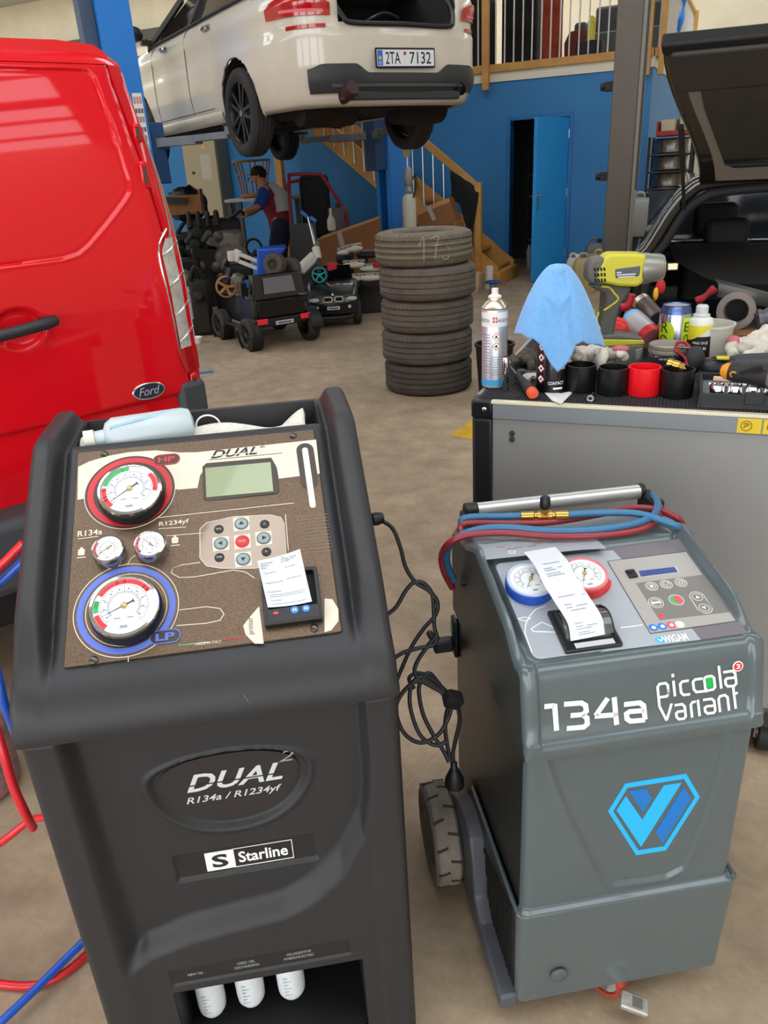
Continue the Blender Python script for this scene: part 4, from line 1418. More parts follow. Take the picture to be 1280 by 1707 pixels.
# keypad
kp = MB(MA_).prism(Z2([(668, 470), (690, 448), (780, 428), (900, 422), (935, 430), (950, 450), (955, 560), (940, 590), (850, 600), (740, 600), (690, 592), (668, 565)]), h0, h0 + .0004).build('keypad', mat('keypad_glossy', '7a6552', .12, .3, coat=1), ma)
MB(MA_).stroke(Z2([(668, 470), (690, 448), (780, 428), (900, 422), (935, 430), (950, 450), (955, 560), (940, 590), (850, 600), (740, 600), (690, 592), (668, 565)]), .0010, h0 + .0004, h0 + .0008, closed=True).build('keypad_border', CREAM, kp)
BTN = mat('key_grey', '8d9a9b', .45)
for px, py, kind in ((806, 452, 'u'), (738, 518, 'l'), (809, 511, 'e'), (880, 500, 'r'), (812, 570, 'd'), (731, 470, 'b'), (883, 453, 'b'), (733, 564, 'b'), (889, 545, 'b')):
    c = Z(px, py)
    if kind in 'ulrde':
        k_ = MB(MA_).box(c.x - .0125, c.x + .0125, c.y - .0125, c.y + .0125, h0 + .0004, h0 + .0008).build('key', CREAM, kp)
        MB(MA_).lathe([(.011, h0 + .0008), (.011, h0 + .0016), (.0098, h0 + .002)], (c.x, c.y, 0), n=28).build('key_ring', RED if kind == 'e' else mat('key_ring', '59646a', .5), k_)
        MB(MA_).lathe([(.0088, h0 + .002), (.0088, h0 + .0024), (.008, h0 + .0027)], (c.x, c.y, 0), n=28).build('key_face', mat('key_red', 'b92b30', .4) if kind == 'e' else BTN, k_)
        if kind == 'e':
            text('ENTER', .011, .0035, mat('key_pale', 'e8b9b6', .5), k_, MA_ @ Matrix.Translation((c.x - .0055, c.y - .0017, h0 + .0028)))
        else:
            a = {'u': 90, 'd': 270, 'l': 180, 'r': 0}[kind]
            MB(MA_).prism([(c.x + .0045 * cos(radians(a + t)), c.y + .0045 * sin(radians(a + t))) for t in (0, 120, 240)], h0 + .0027, h0 + .003).build('key_mark', DECAL, k_)
    else:
        k_ = MB(MA_).lathe([(.0075, h0 + .0004), (.0075, h0 + .0014), (.0065, h0 + .0018)], (c.x, c.y, 0), n=24).build('key', BLACK, kp)
        text({731: 'DATA', 883: 'C', 733: 'STOP', 889: 'D'}[px], .008 if px < 800 else .003, .003, CREAM, k_, MA_ @ Matrix.Translation((c.x - (.004 if px < 800 else .0015), c.y - .0015, h0 + .0019)))
# printer with its paper strip
pz = [Z(868, 612, .012), Z(1056, 592, .012), Z(1068, 772, .012), Z(882, 790, .012)]
x0_, x1_ = pz[0].x, pz[1].x
y0_, y1_ = pz[3].y, pz[0].y
MB(MA_).prism(Z2([(835, 760), (865, 725), (880, 850), (850, 850), (820, 820), (812, 790)]), h0, h0 + .0004).build('cream_print', CREAM, pan)
MB(MA_).prism(Z2([(1082, 700), (1108, 702), (1128, 735), (1128, 775), (1105, 805), (1082, 812)]), h0, h0 + .0004).build('cream_print', CREAM, pan)
c = Z(853, 818)
text('printer', .027, .0105, mat('print_tan', '6d5c4b', .5), pan, MA_ @ Matrix.Translation((c.x, c.y, h0 + .0004)) @ Matrix.Rotation(radians(90), 4, 'Z'))
pr_ = MB(MA_).ringp(rrect(x0_, x1_, y0_, y1_, .004), rrect(x0_ + .008, x1_ - .006, y0_ + .024, y1_ - .006, .003), h0, h0 + .012).box(x0_ + .003, x1_ - .003, y0_ + .003, y0_ + .025, h0, h0 + .0125).build('receipt_printer', BLACK, ma, bevel=.0012)
MB(MA_).box(x0_ + .006, x1_ - .005, y0_ + .02, y1_ - .005, h0, h0 + .003).build('paper_bay', DARK, pr_)
for px, py, m_, r_ in ((983, 738, mat('button_blue', '2f7fd0', .4), .0058), (1021, 733, MATS['button_blue'], .0058)):
    c = Z(px, py, .0125)
    k_ = MB(MA_).lathe([(r_, h0 + .0125), (r_, h0 + .0135), (r_ * .85, h0 + .014)], (c.x, c.y, 0), n=20).build('printer_button', m_, pr_)
    MB(MA_).box(c.x - .0025, c.x - .0008, c.y - .002, c.y + .002, h0 + .014, h0 + .0143).box(c.x + .0008, c.x + .0025, c.y - .002, c.y + .002, h0 + .014, h0 + .0143).build('button_mark', WHITE, k_)
c = Z(920, 748, .0125)
MB(MA_).box(c.x - .003, c.x + .003, c.y - .0015, c.y + .0015, h0 + .0125, h0 + .0132).build('status_lamp', mat('led_red', 'ff2a2a', .4, emit=1.5), pr_)
pb0, pb1 = Z(893, 727, .016), Z(1040, 707, .016)
pt0, pt1 = Z(858, 572, .05), Z(1000, 533, .05)


def paperA(u, v):
    b_ = pb0.lerp(pb1, u); t_ = pt0.lerp(pt1, u)
    p = b_.lerp(t_, v)
    h = .014 + .036 * v ** 1.3 - .012 * max(0, v - .85) ** 1.2 + .004 * (2 * u - 1) ** 2
    return MA_ @ V((p.x, p.y, h))


pp = MB().grid(paperA, 10, 24).build('paper_strip', PAPER, ma, smooth=80)
for tx, u, v, w_ in (('Uzivatel', .06, .90, .26), ('Datum', .06, .855, .16), ('Cas', .06, .81, .1), ('MK', .55, .94, .06), ('12.06.2025', .52, .90, .36), ('11:09:11', .52, .86, .28), ('Typ plynu', .08, .70, .28), ('R1234yf', .58, .74, .24),
                     ('Naplneny plyn', .08, .50, .4), ('00.400 Kg', .56, .52, .32), ('Poznamka', .08, .32, .3), ('Technik', .1, .13, .24)):
    text(tx, 1, 1, mat('receipt_ink', '4a5160', .7), pp, None, t=.0, warp=lambda p, u=u, v=v, w_=w_: paperA(u + p.x * w_, v + p.y * .026) + (MA_.to_3x3() @ V((0, 0, .0008))))
for v in (.26, .22, .06):
    MB().grid(lambda a_, b__: paperA(.1 + .8 * a_, v + .006 * b__) + (MA_.to_3x3() @ V((0, 0, .0008))), 6, 1).build('receipt_rule', MATS['receipt_ink'], pp)
for px, py in ((350, 220), (977, 158), (315, 905), (1048, 798)):
    c = Z(px, py)
    MB(MA_).lathe([(.0062, h0), (.006, h0 + .002), (.0035, h0 + .0036), (.001, h0 + .004)], (c.x, c.y, 0), n=20).build('screw', mat('screw_dark', '5a5650', .3, .9), pan)
MB(MA_).box(*[f(q.x for q in (Z(600, 855), Z(690, 843))) for f in (min, max)], Z(640, 850).y - .0006, Z(640, 850).y + .0004, h0, h0 + .0005).build('stripe_print', GREEN, pan)
MB(MA_).box(*[f(q.x for q in (Z(740, 838), Z(815, 828))) for f in (min, max)], Z(775, 833).y - .0006, Z(775, 833).y + .0004, h0, h0 + .0005).build('stripe_print', RED, pan)
c = Z(655, 857)
text('MADE IN ITALY', .036, .004, CREAM, pan, MA_ @ Matrix.Translation((c.x, c.y, h0)))
# scratch marks stay on the shell as fine geometry
p = A.front(405, 1158, -.011); q = A.front(422, 1178, -.011)
MB().tube([V((p.x, -.0115, p.z)), V((q.x, -.0115, q.z))], .0005, n=4, k=1).build('scratch', mat('scratch_grey', '77777a', .6), ma)

# ---- things lying in the tray of the dark machine
tr = 1.02
cl = mat('white_rag', 'd8d5ca', .95, noise=(60, .12), bump=(250, .8))


def ragfn(u, v):
    x = -.205 + .39 * u
    y = .385 + .10 * v
    z = 1.062 + .022 * sin(pi * v) + .010 * sin(9 * u + 4 * v) + .03 * ss(.8, 1, u) * v - .02 * ss(.2, 0, u) * (1 - v) + .012 * ss(.15, 0, u)
    return V((x, y + .01 * sin(13 * u), z))


o = MB().grid(ragfn, 60, 14).build('rag', cl, smooth=80, loc=A.o, yaw=A.yaw, label='folded white woven rag in the tray of the dark machine', cat='rag')
md = o.modifiers.new('thick', 'SOLIDIFY'); md.thickness = .012; md.offset = -1
bt = thing('squeeze_bottle', 'translucent plastic bottle lying on the white rag', 'bottle', loc=A.w(-.085, .435, 1.094), yaw=A.yaw + .2)
bt.scale = (1.12, 1.12, 1.12)
MB().lathe([(.004, -.068), (.026, -.066), (.031, -.058), (.031, .04), (.026, .052), (.015, .056), (.014, .065)][::-1] if False else [(.014, -.085), (.015, -.07), (.024, -.066), (.031, -.055), (.031, .05), (.027, .062), (.016, .066), (.001, .067)], (0, 0, 0), (1, 0, 0), 28).build('bottle_body', mat('clear_blueish', 'cfdce2', .3, trans=.25, spec=.4), bt)
MB().lathe([(.014, -.1), (.017, -.1), (.017, -.085), (.013, -.083)], (0, 0, 0), (1, 0, 0), 20).build('bottle_cap', mat('pale_cap', 'd6d3c8', .5), bt)
MB().tube([(-.06, -.02, .022), (-.01, -.015, .027), (.05, .0, .029)], .003, n=6).build('dip_tube', mat('tube_blue', '9fc4da', .4), bt)
rg = thing('wire_ring', 'white wire loop with black clip standing in the tray', 'ring', loc=A.w(.012, .455, 1.078), yaw=A.yaw)
MB().torus((0, 0, .012), (0, 1, .25), .021, .0017, 32, 6).build('loop', WHITE, rg)
MB().box(-.012, .008, -.008, .008, -.012, -.004).build('clip', BLACK, rg, bevel=.002)

# ------------------------------------------------------------------ slate grey machine (single refrigerant)
B = Frame((.393, .961), 7.5)
SLA = mat('slate_plastic', '535e61', .28, noise=(4, .05), coat=.5)
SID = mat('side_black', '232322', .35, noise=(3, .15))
mb_ = thing('service_station', 'smaller slate grey air conditioning service machine with 134a lettering', 'machine', B)
SHIELD = [B.front(*p) for p in ((1215, 1211), (1205, 1270), (1180, 1350), (1152, 1420), (1137, 1448), (1112, 1461), (1065, 1469), (1022, 1474), (1005, 1467), (985, 1430), (947, 1350), (924, 1290), (915, 1258))]
SHIELD = [(p.x, p.z) for p in SHIELD]
BH = .194
ZBAND = .299


def frontB(x, z):
    a = abs(x)
    d = seg_sdf(SHIELD, x, min(z, .64))
    y = .004 * ss(.004, -.004, d) - .0022 * math.exp(-((d - .006) / .004) ** 2) + .0018 * math.exp(-((d + .002) / .003) ** 2)
    y += .004 * ss(.62, .65, z)
    zb = ZBAND - .0 * x
    y -= .012 * ss(zb + .004, zb - .004, z) * (1 - .5 * ss(zb - .02, .08, z))
    e = max(0, (a - (BH - .016)) / .016)
    y += .016 * (1 - sqrt(max(0, 1 - min(1, e) ** 2)))
    return y


def hw(z):
    return BH + .010 * ss(ZBAND + .004, ZBAND - .004, z) * (1 - .3 * ss(ZBAND, .07, z))


zz_ = [.065 + .22 * k / 20 for k in range(20)] + [.285 + .03 * k / 16 for k in range(16)] + [.315 + .345 * k / 80 for k in range(81)]
xs_ = [(-1 + 2 * k / 110) for k in range(111)]
xs_ = [math.copysign(abs(t) ** .8, t) for t in xs_]
vs = []
for z in zz_:
    for t in xs_:
        x = t * BH
        vs.append(V((t * hw(z), frontB(x, z), z)))
n_ = len(xs_)
mm = MB().add(vs, [(j * n_ + i, j * n_ + i + 1, (j + 1) * n_ + i + 1, (j + 1) * n_ + i) for j in range(len(zz_) - 1) for i in range(n_ - 1)])
mm.build('front_shell', SLA, mb_, smooth=60)
# body: sides, back, base
YB = .465
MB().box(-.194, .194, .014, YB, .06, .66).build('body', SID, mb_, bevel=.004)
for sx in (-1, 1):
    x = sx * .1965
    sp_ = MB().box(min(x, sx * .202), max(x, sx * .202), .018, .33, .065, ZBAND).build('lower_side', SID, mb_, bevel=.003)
    MB().tube([(sx * .2, .0, ZBAND + .0), (sx * .203, .02, ZBAND + .0), (sx * .201, .31, ZBAND - .005)], .004, n=8, k=4).build('side_bead', SLA, mb_)
    lv = MB()
    for k in range(17):
        y = .035 + .0145 * k
        lv.box(min(sx * .2, sx * .2045), max(sx * .2, sx * .2045), y, y + .006, .085 + .0 * k, .27 - .004 * k)
    lv.build('vent_slats', mat('vent_dark', '151514', .5), mb_)['kind'] = 'stuff'
    # base skirt sweeping up to the wheel
    prof = [(-.002, .045), (.0, .078), (.15, .088), (.185, .12), (.20, .19), (.225, .245), (.27, .262), (.33, .252), (.395, .205), (.40, .1), (.38, .045)]
    Mx = frm((sx * .196, 0, 0), (0, 1, 0), (0, 0, 1)) if sx > 0 else frm((-.232, 0, 0), (0, 1, 0), (0, 0, 1))
    if sx > 0:
        prof = [(.09, .045), (.09, .08)] + prof[2:]
    MB(Mx).prism(prof, 0, .036).build('base_skirt', mat('skirt_grey', '4d4f54', .4), mb_, bevel=.006, seg=3)
    # rear wheel
    c = V((sx * .262, .372, .112))
    t = MB().lathe([(.06, -.026), (.09, -.031), (.104, -.029), (.111, -.022), (.112, -.008), (.1105, 0), (.112, .008), (.111, .022), (.104, .029), (.09, .031), (.06, .026), (.06, -.026)], c, (sx, 0, 0), 44, cap=False).build('rear_wheel', mat('dusty_rubber', '7d7469', .9, noise=(14, .3), bump=(80, .4)), mb_)
    tl_ = MB()
    for k in range(24):
        a = 2 * pi * k / 24
        d = V((0, cos(a), sin(a)))
        s2 = 1 if k % 2 else -1
        tl_.beam(c + d * .1112 + V((s2 * .002, 0, 0)), c + V((0, cos(a + .06), sin(a + .06))) * .1105 + V((s2 * .026, 0, 0)), .005, .0045, up=d)
    tl_.build('tread_grooves', mat('groove_dark', '3a332c', .9), t)['kind'] = 'stuff'
    MB().cyl(c - V((sx * .027, 0, 0)), c + V((sx * .027, 0, 0)), .061, n=24).build('wheel_hub', BLACK, t)
MB().cyl((-.25, .365, .11), (.25, .365, .11), .012, n=12).build('axle', STEEL, mb_)
MB().box(-.19, .19, .02, .34, .05, .07).build('base_plate', mat('skirt_dark', '2b2c2e', .5), mb_)
# plug cap on the front
c = B.front(930, 1622, -.008)
MB(frm((c.x, -.011, c.z), (1, 0, 0), (0, 0, 1))).lathe([(.0165, 0), (.0165, .003), (.014, .005), (.001, .0055)], n=28).build('blanking_cap', mat('cap_grey', '55585b', .4), mb_)
# front castor, turned sideways with its brake pedal
ct = Frame(tuple(B.w(.01, .0, 0)), 7.5)
w0 = B.atz(1030, 1677, .0)
cw = V((w0.x - .012, max(w0.y + .02, .03), .042))
ax = V((-.80, -.6, 0)).normalized()
ft = MB().lathe([(.039, -.014), (.042, -.010), (.042, .010), (.039, .014), (.031, .0145), (.030, -.0145), (.039, -.014)], cw, ax, 36, cap=False).build('castor', mat('castor_red', 'a83c28', .5), mb_)
MB().lathe([(.001, -.010), (.030, -.010), (.030, .010), (.001, .010)], cw, ax, 28, cap=False).build('castor_hub', mat('hub_grey', '9a948c', .5), ft)
MB().beam(cw + ax * .02 + V((0, 0, -.012)), cw + ax * .02 + V((0, 0, .02)), .03, .004, up=ax).build('castor_fork', STEEL, ft)
pdl = frm(cw + V((.014, -.058, .004)), V((.88, -.42, -.2)), V((.42, .88, 0)))
MB(pdl).box(-.01, .042, -.017, .017, -.006, .006).build('brake_pedal', mat('zinc', 'b5b3ab', .4, .7, noise=(40, .3)), ft, bevel=.003)
MB(pdl).box(.012, .03, -.010, .010, .006, .0075).build('pedal_pad', mat('zinc_dark', '7a7872', .5, .5), ft)

# ---- cover with recessed lettering face, tilted panel and side rails
PB_ = [(.002, .640), (-.010, .643), (-.013, .650), (-.013, .660), (-.012, .666), (-.006, .671), (.000, .676), (.006, .71), (.010, .73), (.014, .75), (.018, .768), (.020, .776), (.024, .785), (.031, .7895), (.038, .790), (.047, .7885)]
for k in range(1, 16):
    PB_.append((.047 + .227 * k / 15, .7885 + .056 * k / 15))
PB_ += [(.278, .848), (.283, .852), (.29, .853), (.35, .846), (.42, .836), (.45, .832), (.46, .825), (.465, .80), (.465, .66)]
XB = []
for a_, b_, n2 in ((0, .16, 10), (.16, .184, 10), (.184, .2, 8)):
    XB += [a_ + (b_ - a_) * i / n2 for i in range(n2)]
XB += [.2]
XB = [-x for x in reversed(XB[1:])] + XB


def coverB(i, j):
    x = XB[i]
    y, z = PB_[j]
    a = abs(x)
    ny, nz = ((-.97, .2) if j < 11 else (-.5, .85) if j < 15 else (-.24, .97))
    off = 0
    if 3 <= j <= 14:      # lettering face sits back inside a frame
        off += .0 + (.007 if 5 <= j <= 12 else .005 if j > 12 else 0) * ss(.172, .178, a) + (.0)
    if 15 <= j <= 36:
        off += .022 * ss(.181, .190, a) * ss(.05, .12, y) * ss(.34, .27, y) + .004 * ss(.178, .186, a)
        off -= .014 * math.exp(-((a - .1765) / .0045) ** 2) * ss(.06, .12, y) * ss(.30, .25, y)
    e = max(0, (a - .187) / .013)
    drop = .014 * (1 - sqrt(max(0, 1 - min(1, e) ** 2)))
    if j < 3 or j > len(PB_) - 3:
        drop *= .4
    return V((x, y + ny * (off - drop), z + nz * (off - drop)))


nx, ny_ = len(XB), len(PB_)
m = MB()
m.add([coverB(i, j) for j in range(ny_) for i in range(nx)], [(j * nx + i, j * nx + i + 1, (j + 1) * nx + i + 1, (j + 1) * nx + i) for j in range(ny_ - 1) for i in range(nx - 1)])
m.build('top_cover', SLA, mb_, smooth=45)
for sd in (0, nx - 1):
    edge = [coverB(sd, j) for j in range(ny_)]
    low = [V((p.x, p.y, .640)) for p in edge]
    MB().add(edge + low, [(j, j + 1, ny_ + j + 1, ny_ + j) for j in range(ny_ - 1)]).build('cover_side', mat('cover_side', '2e3231', .4), mb_)
# ---- lettering
FX = lambda x, y: (lambda p: (p.x, (p.z - .69) * 1.0))(B.front(880 + x / 3.2, 1050 + y / 3.2, .004))
LB = frm((0, .0015, .69), (1, 0, 0), (0, .188, 1))


def letters(strokes, wd, m_=WHITE):
    b_ = MB(LB)
    for s in strokes:
        P_ = [FX(*q) for q in s]
        b_.stroke(P_, wd, .0004, .0010)
    return b_.build('lettering', m_, mb_)


w1 = .0082
for s in ([[(93, 418), (148, 412)], [(148, 405), (148, 530)]],
          [[(198, 405), (290, 397), (311, 408), (313, 436), (292, 452), (228, 458)], [(292, 452), (313, 468), (313, 496), (292, 511), (203, 519)]],
          [[(432, 372), (360, 456)], [(355, 459), (478, 449)], [(466, 367), (466, 497)]],
          [[(515, 401), (598, 391), (617, 404), (618, 470)], [(618, 472), (540, 479), (523, 468), (523, 444), (540, 434), (618, 427)]]):
    letters(s, w1)
w2 = .0042
for s in ([[(700, 408), (700, 315), (712, 300), (744, 295), (755, 305), (755, 346), (744, 358), (703, 364)]], [[(787, 283), (787, 357)], [(787, 250), (787, 266)]],
          [[(868, 281), (834, 286), (821, 298), (821, 338), (832, 350), (868, 346)]], [[(942, 270), (903, 275), (890, 287), (890, 322), (902, 335), (965, 328)]],
          [[(958, 262), (990, 257), (1003, 266), (1003, 310), (992, 321), (962, 327), (951, 318), (951, 272), (958, 262)]], [[(1035, 208), (1035, 316)]],
          [[(1055, 238), (1105, 231), (1117, 242), (1117, 290), (1105, 302), (1072, 306), (1061, 296), (1061, 276), (1071, 267), (1117, 262)]],
          [[(697, 400), (730, 472)], [(730, 472), (765, 392)]], [[(780, 400), (820, 394), (832, 405), (832, 452), (822, 462), (795, 465), (784, 455), (784, 438), (794, 430), (832, 425)]],
          [[(865, 456), (865, 396), (875, 384), (893, 380)]], [[(905, 372), (905, 449)]],
          [[(932, 372), (978, 366), (990, 376), (990, 422), (980, 432), (948, 436), (937, 426), (937, 409), (947, 402), (990, 397)]],
          [[(1014, 428), (1014, 366), (1024, 353), (1050, 347), (1062, 357), (1062, 420)]], [[(1098, 308), (1098, 410)], [(1098, 340), (1118, 336)]]):
    letters(s, w2)
MB(LB).prism([FX(*q) for q in ((961, 267), (994, 263), (994, 310), (961, 315))][::-1], .0003, .0012).build('green_square', mat('logo_green', '10b24b', .4), mb_)
c = FX(1136, 208)
b3 = MB(LB).prism(circle(c[0], c[1], .0088, 28), .0003, .0013).build('number_badge', WHITE, mb_)
MB(LB).prism(circle(c[0], c[1], .0070, 28), .0013, .0016).build('badge_disc', mat('logo_red', 'd8242c', .4), b3)
text('3', .0068, .0085, WHITE, b3, LB @ Matrix.Translation((c[0] - .0034, c[1] - .0042, .0013)), bold=.02)
# ---- hexagon emblem on the front shell
HX = lambda x, y: (lambda p: (p.x, p.z))(B.front(980 + x / 5.818, 1260 + y / 5.818, .004))
LH = frm((0, .0038, 0), (1, 0, 0), (0, 0, 1))
CY1, CY2 = mat('emblem_cyan', '27b4f0', .4), mat('emblem_blue', '1b75c8', .4)
MB(LH).ringp([HX(*q) for q in ((360, 265), (950, 170), (1083, 395), (755, 912), (465, 960), (192, 535))], [HX(*q) for q in ((380, 307), (928, 220), (1035, 400), (735, 873), (488, 914), (242, 533))], 0, .0008).build('emblem', CY1, mb_)
MB(LH).prism([HX(*q) for q in ((365, 385), (525, 615), (735, 282), (905, 258), (512, 880), (275, 525))], 0, .0008).build('emblem', CY1, mb_)
MB(LH).prism([HX(*q) for q in ((395, 335), (560, 312), (620, 410), (528, 548))], 0, .0008).build('emblem', CY2, mb_)
MB(LH).prism([HX(*q) for q in ((925, 300), (1000, 410), (722, 845), (652, 735))], 0, .0008).build('emblem', CY2, mb_)

# ---- control panel
PB = Panel(B, .047, .7885, .274, .8445)
MB_ = PB.M
Y3 = lambda x, y, h=0.0: PB(680 + x / 2.1333, 780 + y / 2.1333, h)
Y4 = lambda x, y, h=0.0: PB(1000 + x / 4.571, 800 + y / 4.571, h)
P3 = lambda L_, h=0.0: [(p.x, p.y) for p in (Y3(x, y, h) for x, y in L_)]
P4 = lambda L_, h=0.0: [(p.x, p.y) for p in (Y4(x, y, h) for x, y in L_)]
pn = MB(MB_).prism(rrect(-.169, .169, .003, .229, .012), .0, .002).build('control_panel', mat('panel_silver', 'a6acb4', .4, .1), mb_, bevel=.0008)
k0 = .0021
DG = mat('panel_grey', '6f6a70', .45)
MB(MB_).prism(P4([(165, 612), (98, 543), (0, 548), (-10, 535), (610, 455), (700, 560), (1120, 1140), (1120, 1175), (765, 1225), (700, 1140), (385, 1180), (55, 630)]), k0, k0 + .0003).build('grey_print', DG, pn)
kp = MB(MB_).prism(P4([(55, 630), (655, 556), (1036, 1085), (382, 1180)]), k0, k0 + .0012).build('keypad', mat('keypad_plate', 'a39f9a', .4), mb_, bevel=.0003)
k1 = k0 + .0012
MB(MB_).stroke(P4([(55, 630), (655, 556), (1036, 1085), (382, 1180)]), .0008, k1, k1 + .0002, closed=True).build('keypad_edge', DECAL, kp)
MB(MB_).prism(P4([(270, 797), (790, 733), (985, 1018), (450, 1080)]), k1, k1 + .0003).build('keypad_field', mat('keypad_field', '77746f', .45), kp)
MB(MB_).prism(P4([(283, 703), (572, 670), (602, 717), (305, 755)]), k1 - .001, k1 + .0006).build('display', mat('display_frame', 'c0bdb8', .4), kp)
MB(MB_).prism(P4([(290, 706), (562, 675), (590, 715), (308, 750)]), k1 + .0006, k1 + .0009).build('lcd', mat('lcd_blue', '3a4a86', .25, coat=.5), kp)
c = Y4(235, 730)
cc = MB(MB_).box(c.x - .008, c.x + .008, c.y - .010, c.y + .009, k1, k1 + .004).box(c.x - .006, c.x + .002, c.y + .0, c.y + .006, k1 + .004, k1 + .006).build('card_slot', BLACK, kp, bevel=.001)
LK = mat('key_line', 'd9d7d2', .5)
for x, y, r_, k_ in ((390, 822, .0105, 's'), (502, 808, .0105, 'v'), (612, 794, .0105, 'o'), (423, 947, .0125, 'm'), (578, 926, .0125, 'c')):
    c = Y4(x, y)
    kk = MB(MB_).ringp(circle(c.x, c.y, r_, 32), circle(c.x, c.y, r_ - .0011, 32), k1 + .0003, k1 + .0006).build('key', LK, kp)
    if k_ != 'c':
        MB(MB_).ringp(circle(c.x, c.y, r_ * .68, 28), circle(c.x, c.y, r_ * .68 - .001, 28), k1 + .0003, k1 + .0007).build('key_ring', LK, kk)
        if k_ == 'm':
            MB(MB_).box(c.x - .0085, c.x + .0085, c.y - .0022, c.y + .0022, k1 + .0003, k1 + .0009).build('key_mark', LK, kk)
        elif k_ == 'v':
            MB(MB_).stroke([(c.x - .004, c.y + .003), (c.x, c.y - .004), (c.x + .004, c.y + .003)], .0013, k1 + .0003, k1 + .0008).build('key_mark', LK, kk)
        elif k_ == 'o':
            MB(MB_).ringp(circle(c.x, c.y, .0038, 16), circle(c.x, c.y, .0025, 16), k1 + .0003, k1 + .0008).build('key_mark', LK, kk)
        else:
            MB(MB_).box(c.x - .003, c.x + .003, c.y - .003, c.y + .003, k1 + .0003, k1 + .0008).build('key_mark', LK, kk)
    else:
        for a0, a1, m_ in ((90, 270, mat('key_green', '4fae6a', .5)), (-90, 90, mat('key_pink', 'd05a5e', .5))):
            o_, i_ = circle(c.x, c.y, r_ * .86, 20, radians(a0), radians(a1)), circle(c.x, c.y, r_ * .42, 20, radians(a0), radians(a1))
            bb = MB(MB_)
            for q in range(20):
                bb.prism([o_[q], o_[q + 1], i_[q + 1], i_[q]], k1 + .0003, k1 + .0008)
            bb.build('key_arc', m_, kk)
        MB(MB_).prism(circle(c.x, c.y, r_ * .36, 18), k1 + .0003, k1 + .0009).build('key_mark', MATS['key_pink'], kk)
c0, c1 = Y4(738, 905), Y4(790, 985)
d = V((c1.x - c0.x, c1.y - c0.y)); L_ = d.length; d /= L_
nrm = V((-d.y, d.x))
loop = [(c0.x + .011 * cos(a), c0.y + .011 * sin(a)) for a in ()]
loop = []
for k in range(33):
    t = 2 * pi * k / 32
    r_ = .0125
    base = V((c0.x, c0.y)) if cos(t) < 0 else V((c1.x, c1.y))
    p_ = base + d * r_ * cos(t) + nrm * r_ * sin(t)
    loop.append((p_.x, p_.y))
ov = MB(MB_).stroke(loop[:-1], .0012, k1 + .0003, k1 + .0006, closed=True).build('key', LK, kp)
for c, s in ((c0, 1), (c1, -1)):
    MB(MB_).ringp(circle(c.x, c.y, .0088, 28), circle(c.x, c.y, .0078, 28), k1 + .0003, k1 + .0007).build('key_ring', LK, ov)
    MB(MB_).prism([(c.x - .004, c.y - .0025 * s), (c.x + .004, c.y - .0025 * s), (c.x, c.y + .004 * s)], k1 + .0003, k1 + .0008).build('key_mark', LK, ov)
c = Y4(465, 1048)
MB(MB_).lathe([(.0045, k1 + .0003), (.0042, k1 + .0012), (.002, k1 + .002)], (c.x, c.y, 0), n=16).build('status_lamp', mat('lamp_redglow', 'f0323a', .4, emit=.6), kp)
for x, y, m_ in ((402, 1137, mat('pict_blue', '2b78cf', .5)), (470, 1128, MATS['pict_blue']), (538, 1118, mat('pict_red', 'c9566a', .5)), (605, 1112, mat('pict_white', 'd5d2cd', .5))):
    c = Y4(x, y)
    q = MB(MB_).prism(circle(c.x, c.y, .0075, 24), k1, k1 + .0003).build('pictogram', m_, kp)
    MB(MB_).prism(circle(c.x + .001, c.y, .0035, 12), k1 + .0003, k1 + .0005).build('pictogram_mark', WHITE, q)
# maker's mark below the keypad
MB(MB_).prism(P4([(110, 1140), (700, 1140), (770, 1225), (0, 1320), (60, 1280)]), k0, k0 + .0002).build('silver_print', MATS['panel_silver'], pn)
c = Y4(497, 1262)
text('WIGAM', .041, .0155, WHITE, pn, MB_ @ Matrix.Translation((c.x, c.y + .002, k0 + .0004)), bold=.02)
c = Y4(412, 1222)
MB(MB_).prism([(c.x + .002, c.y + .002), (c.x + .016, c.y + .003), (c.x + .019, c.y - .002), (c.x + .009, c.y - .011), (c.x, c.y - .003)], k0 + .0002, k0 + .0006).build('maker_mark', CY1, pn)
MB(MB_).stroke([(c.x + .005, c.y - .001), (c.x + .009, c.y - .006), (c.x + .014, c.y + .001)], .0016, k0 + .0006, k0 + .0009).build('maker_mark', WHITE, pn)
# white line drawing and coloured crescents
for L_ in ([(490, 493), (455, 505), (432, 530), (418, 560), (415, 590), (440, 660)], [(390, 540), (412, 534), (436, 538), (415, 548), (390, 540)], [(438, 575), (475, 552), (520, 572)], [(438, 575), (445, 585), (535, 588)], [(755, 572), (832, 562)]):
    MB(MB_).stroke(P3(L_), .0016, k0, k0 + .0004).build('line_print', WHITE, pn)
for x, y, m_, R_, a0, a1 in ((436, 404, mat('gauge_blue', '1f4fae', .4), .045, 190, 320), (627, 384, mat('gauge_red', 'd3323a', .4), .045, 215, 345)):
    c = Y3(x, y + 16)
    o_, i_ = circle(c.x, c.y, R_, 24, radians(a0), radians(a1)), circle(c.x, c.y + .006, R_ - .004, 24, radians(a0), radians(a1))
    bb = MB(MB_)
    for q in range(24):
        bb.prism([o_[q], o_[q + 1], i_[q + 1], i_[q]], k0, k0 + .0005)
    bb.build('crescent_print', m_, pn)
for x, y, m_, nd in ((436, 396, MATS['gauge_blue'], 238), (627, 376, MATS['gauge_red'], 245)):
    c = Y3(x, y, .024)
    gauge(mb_, MB_ @ Matrix.Translation((c.x, c.y, k0)), .0365, .022, m_, (), nd, ring=mat('gauge_pale_' + m_.name, 'b9c3dd' if m_.name == 'gauge_blue' else 'e0767a', .3, coat=.5))
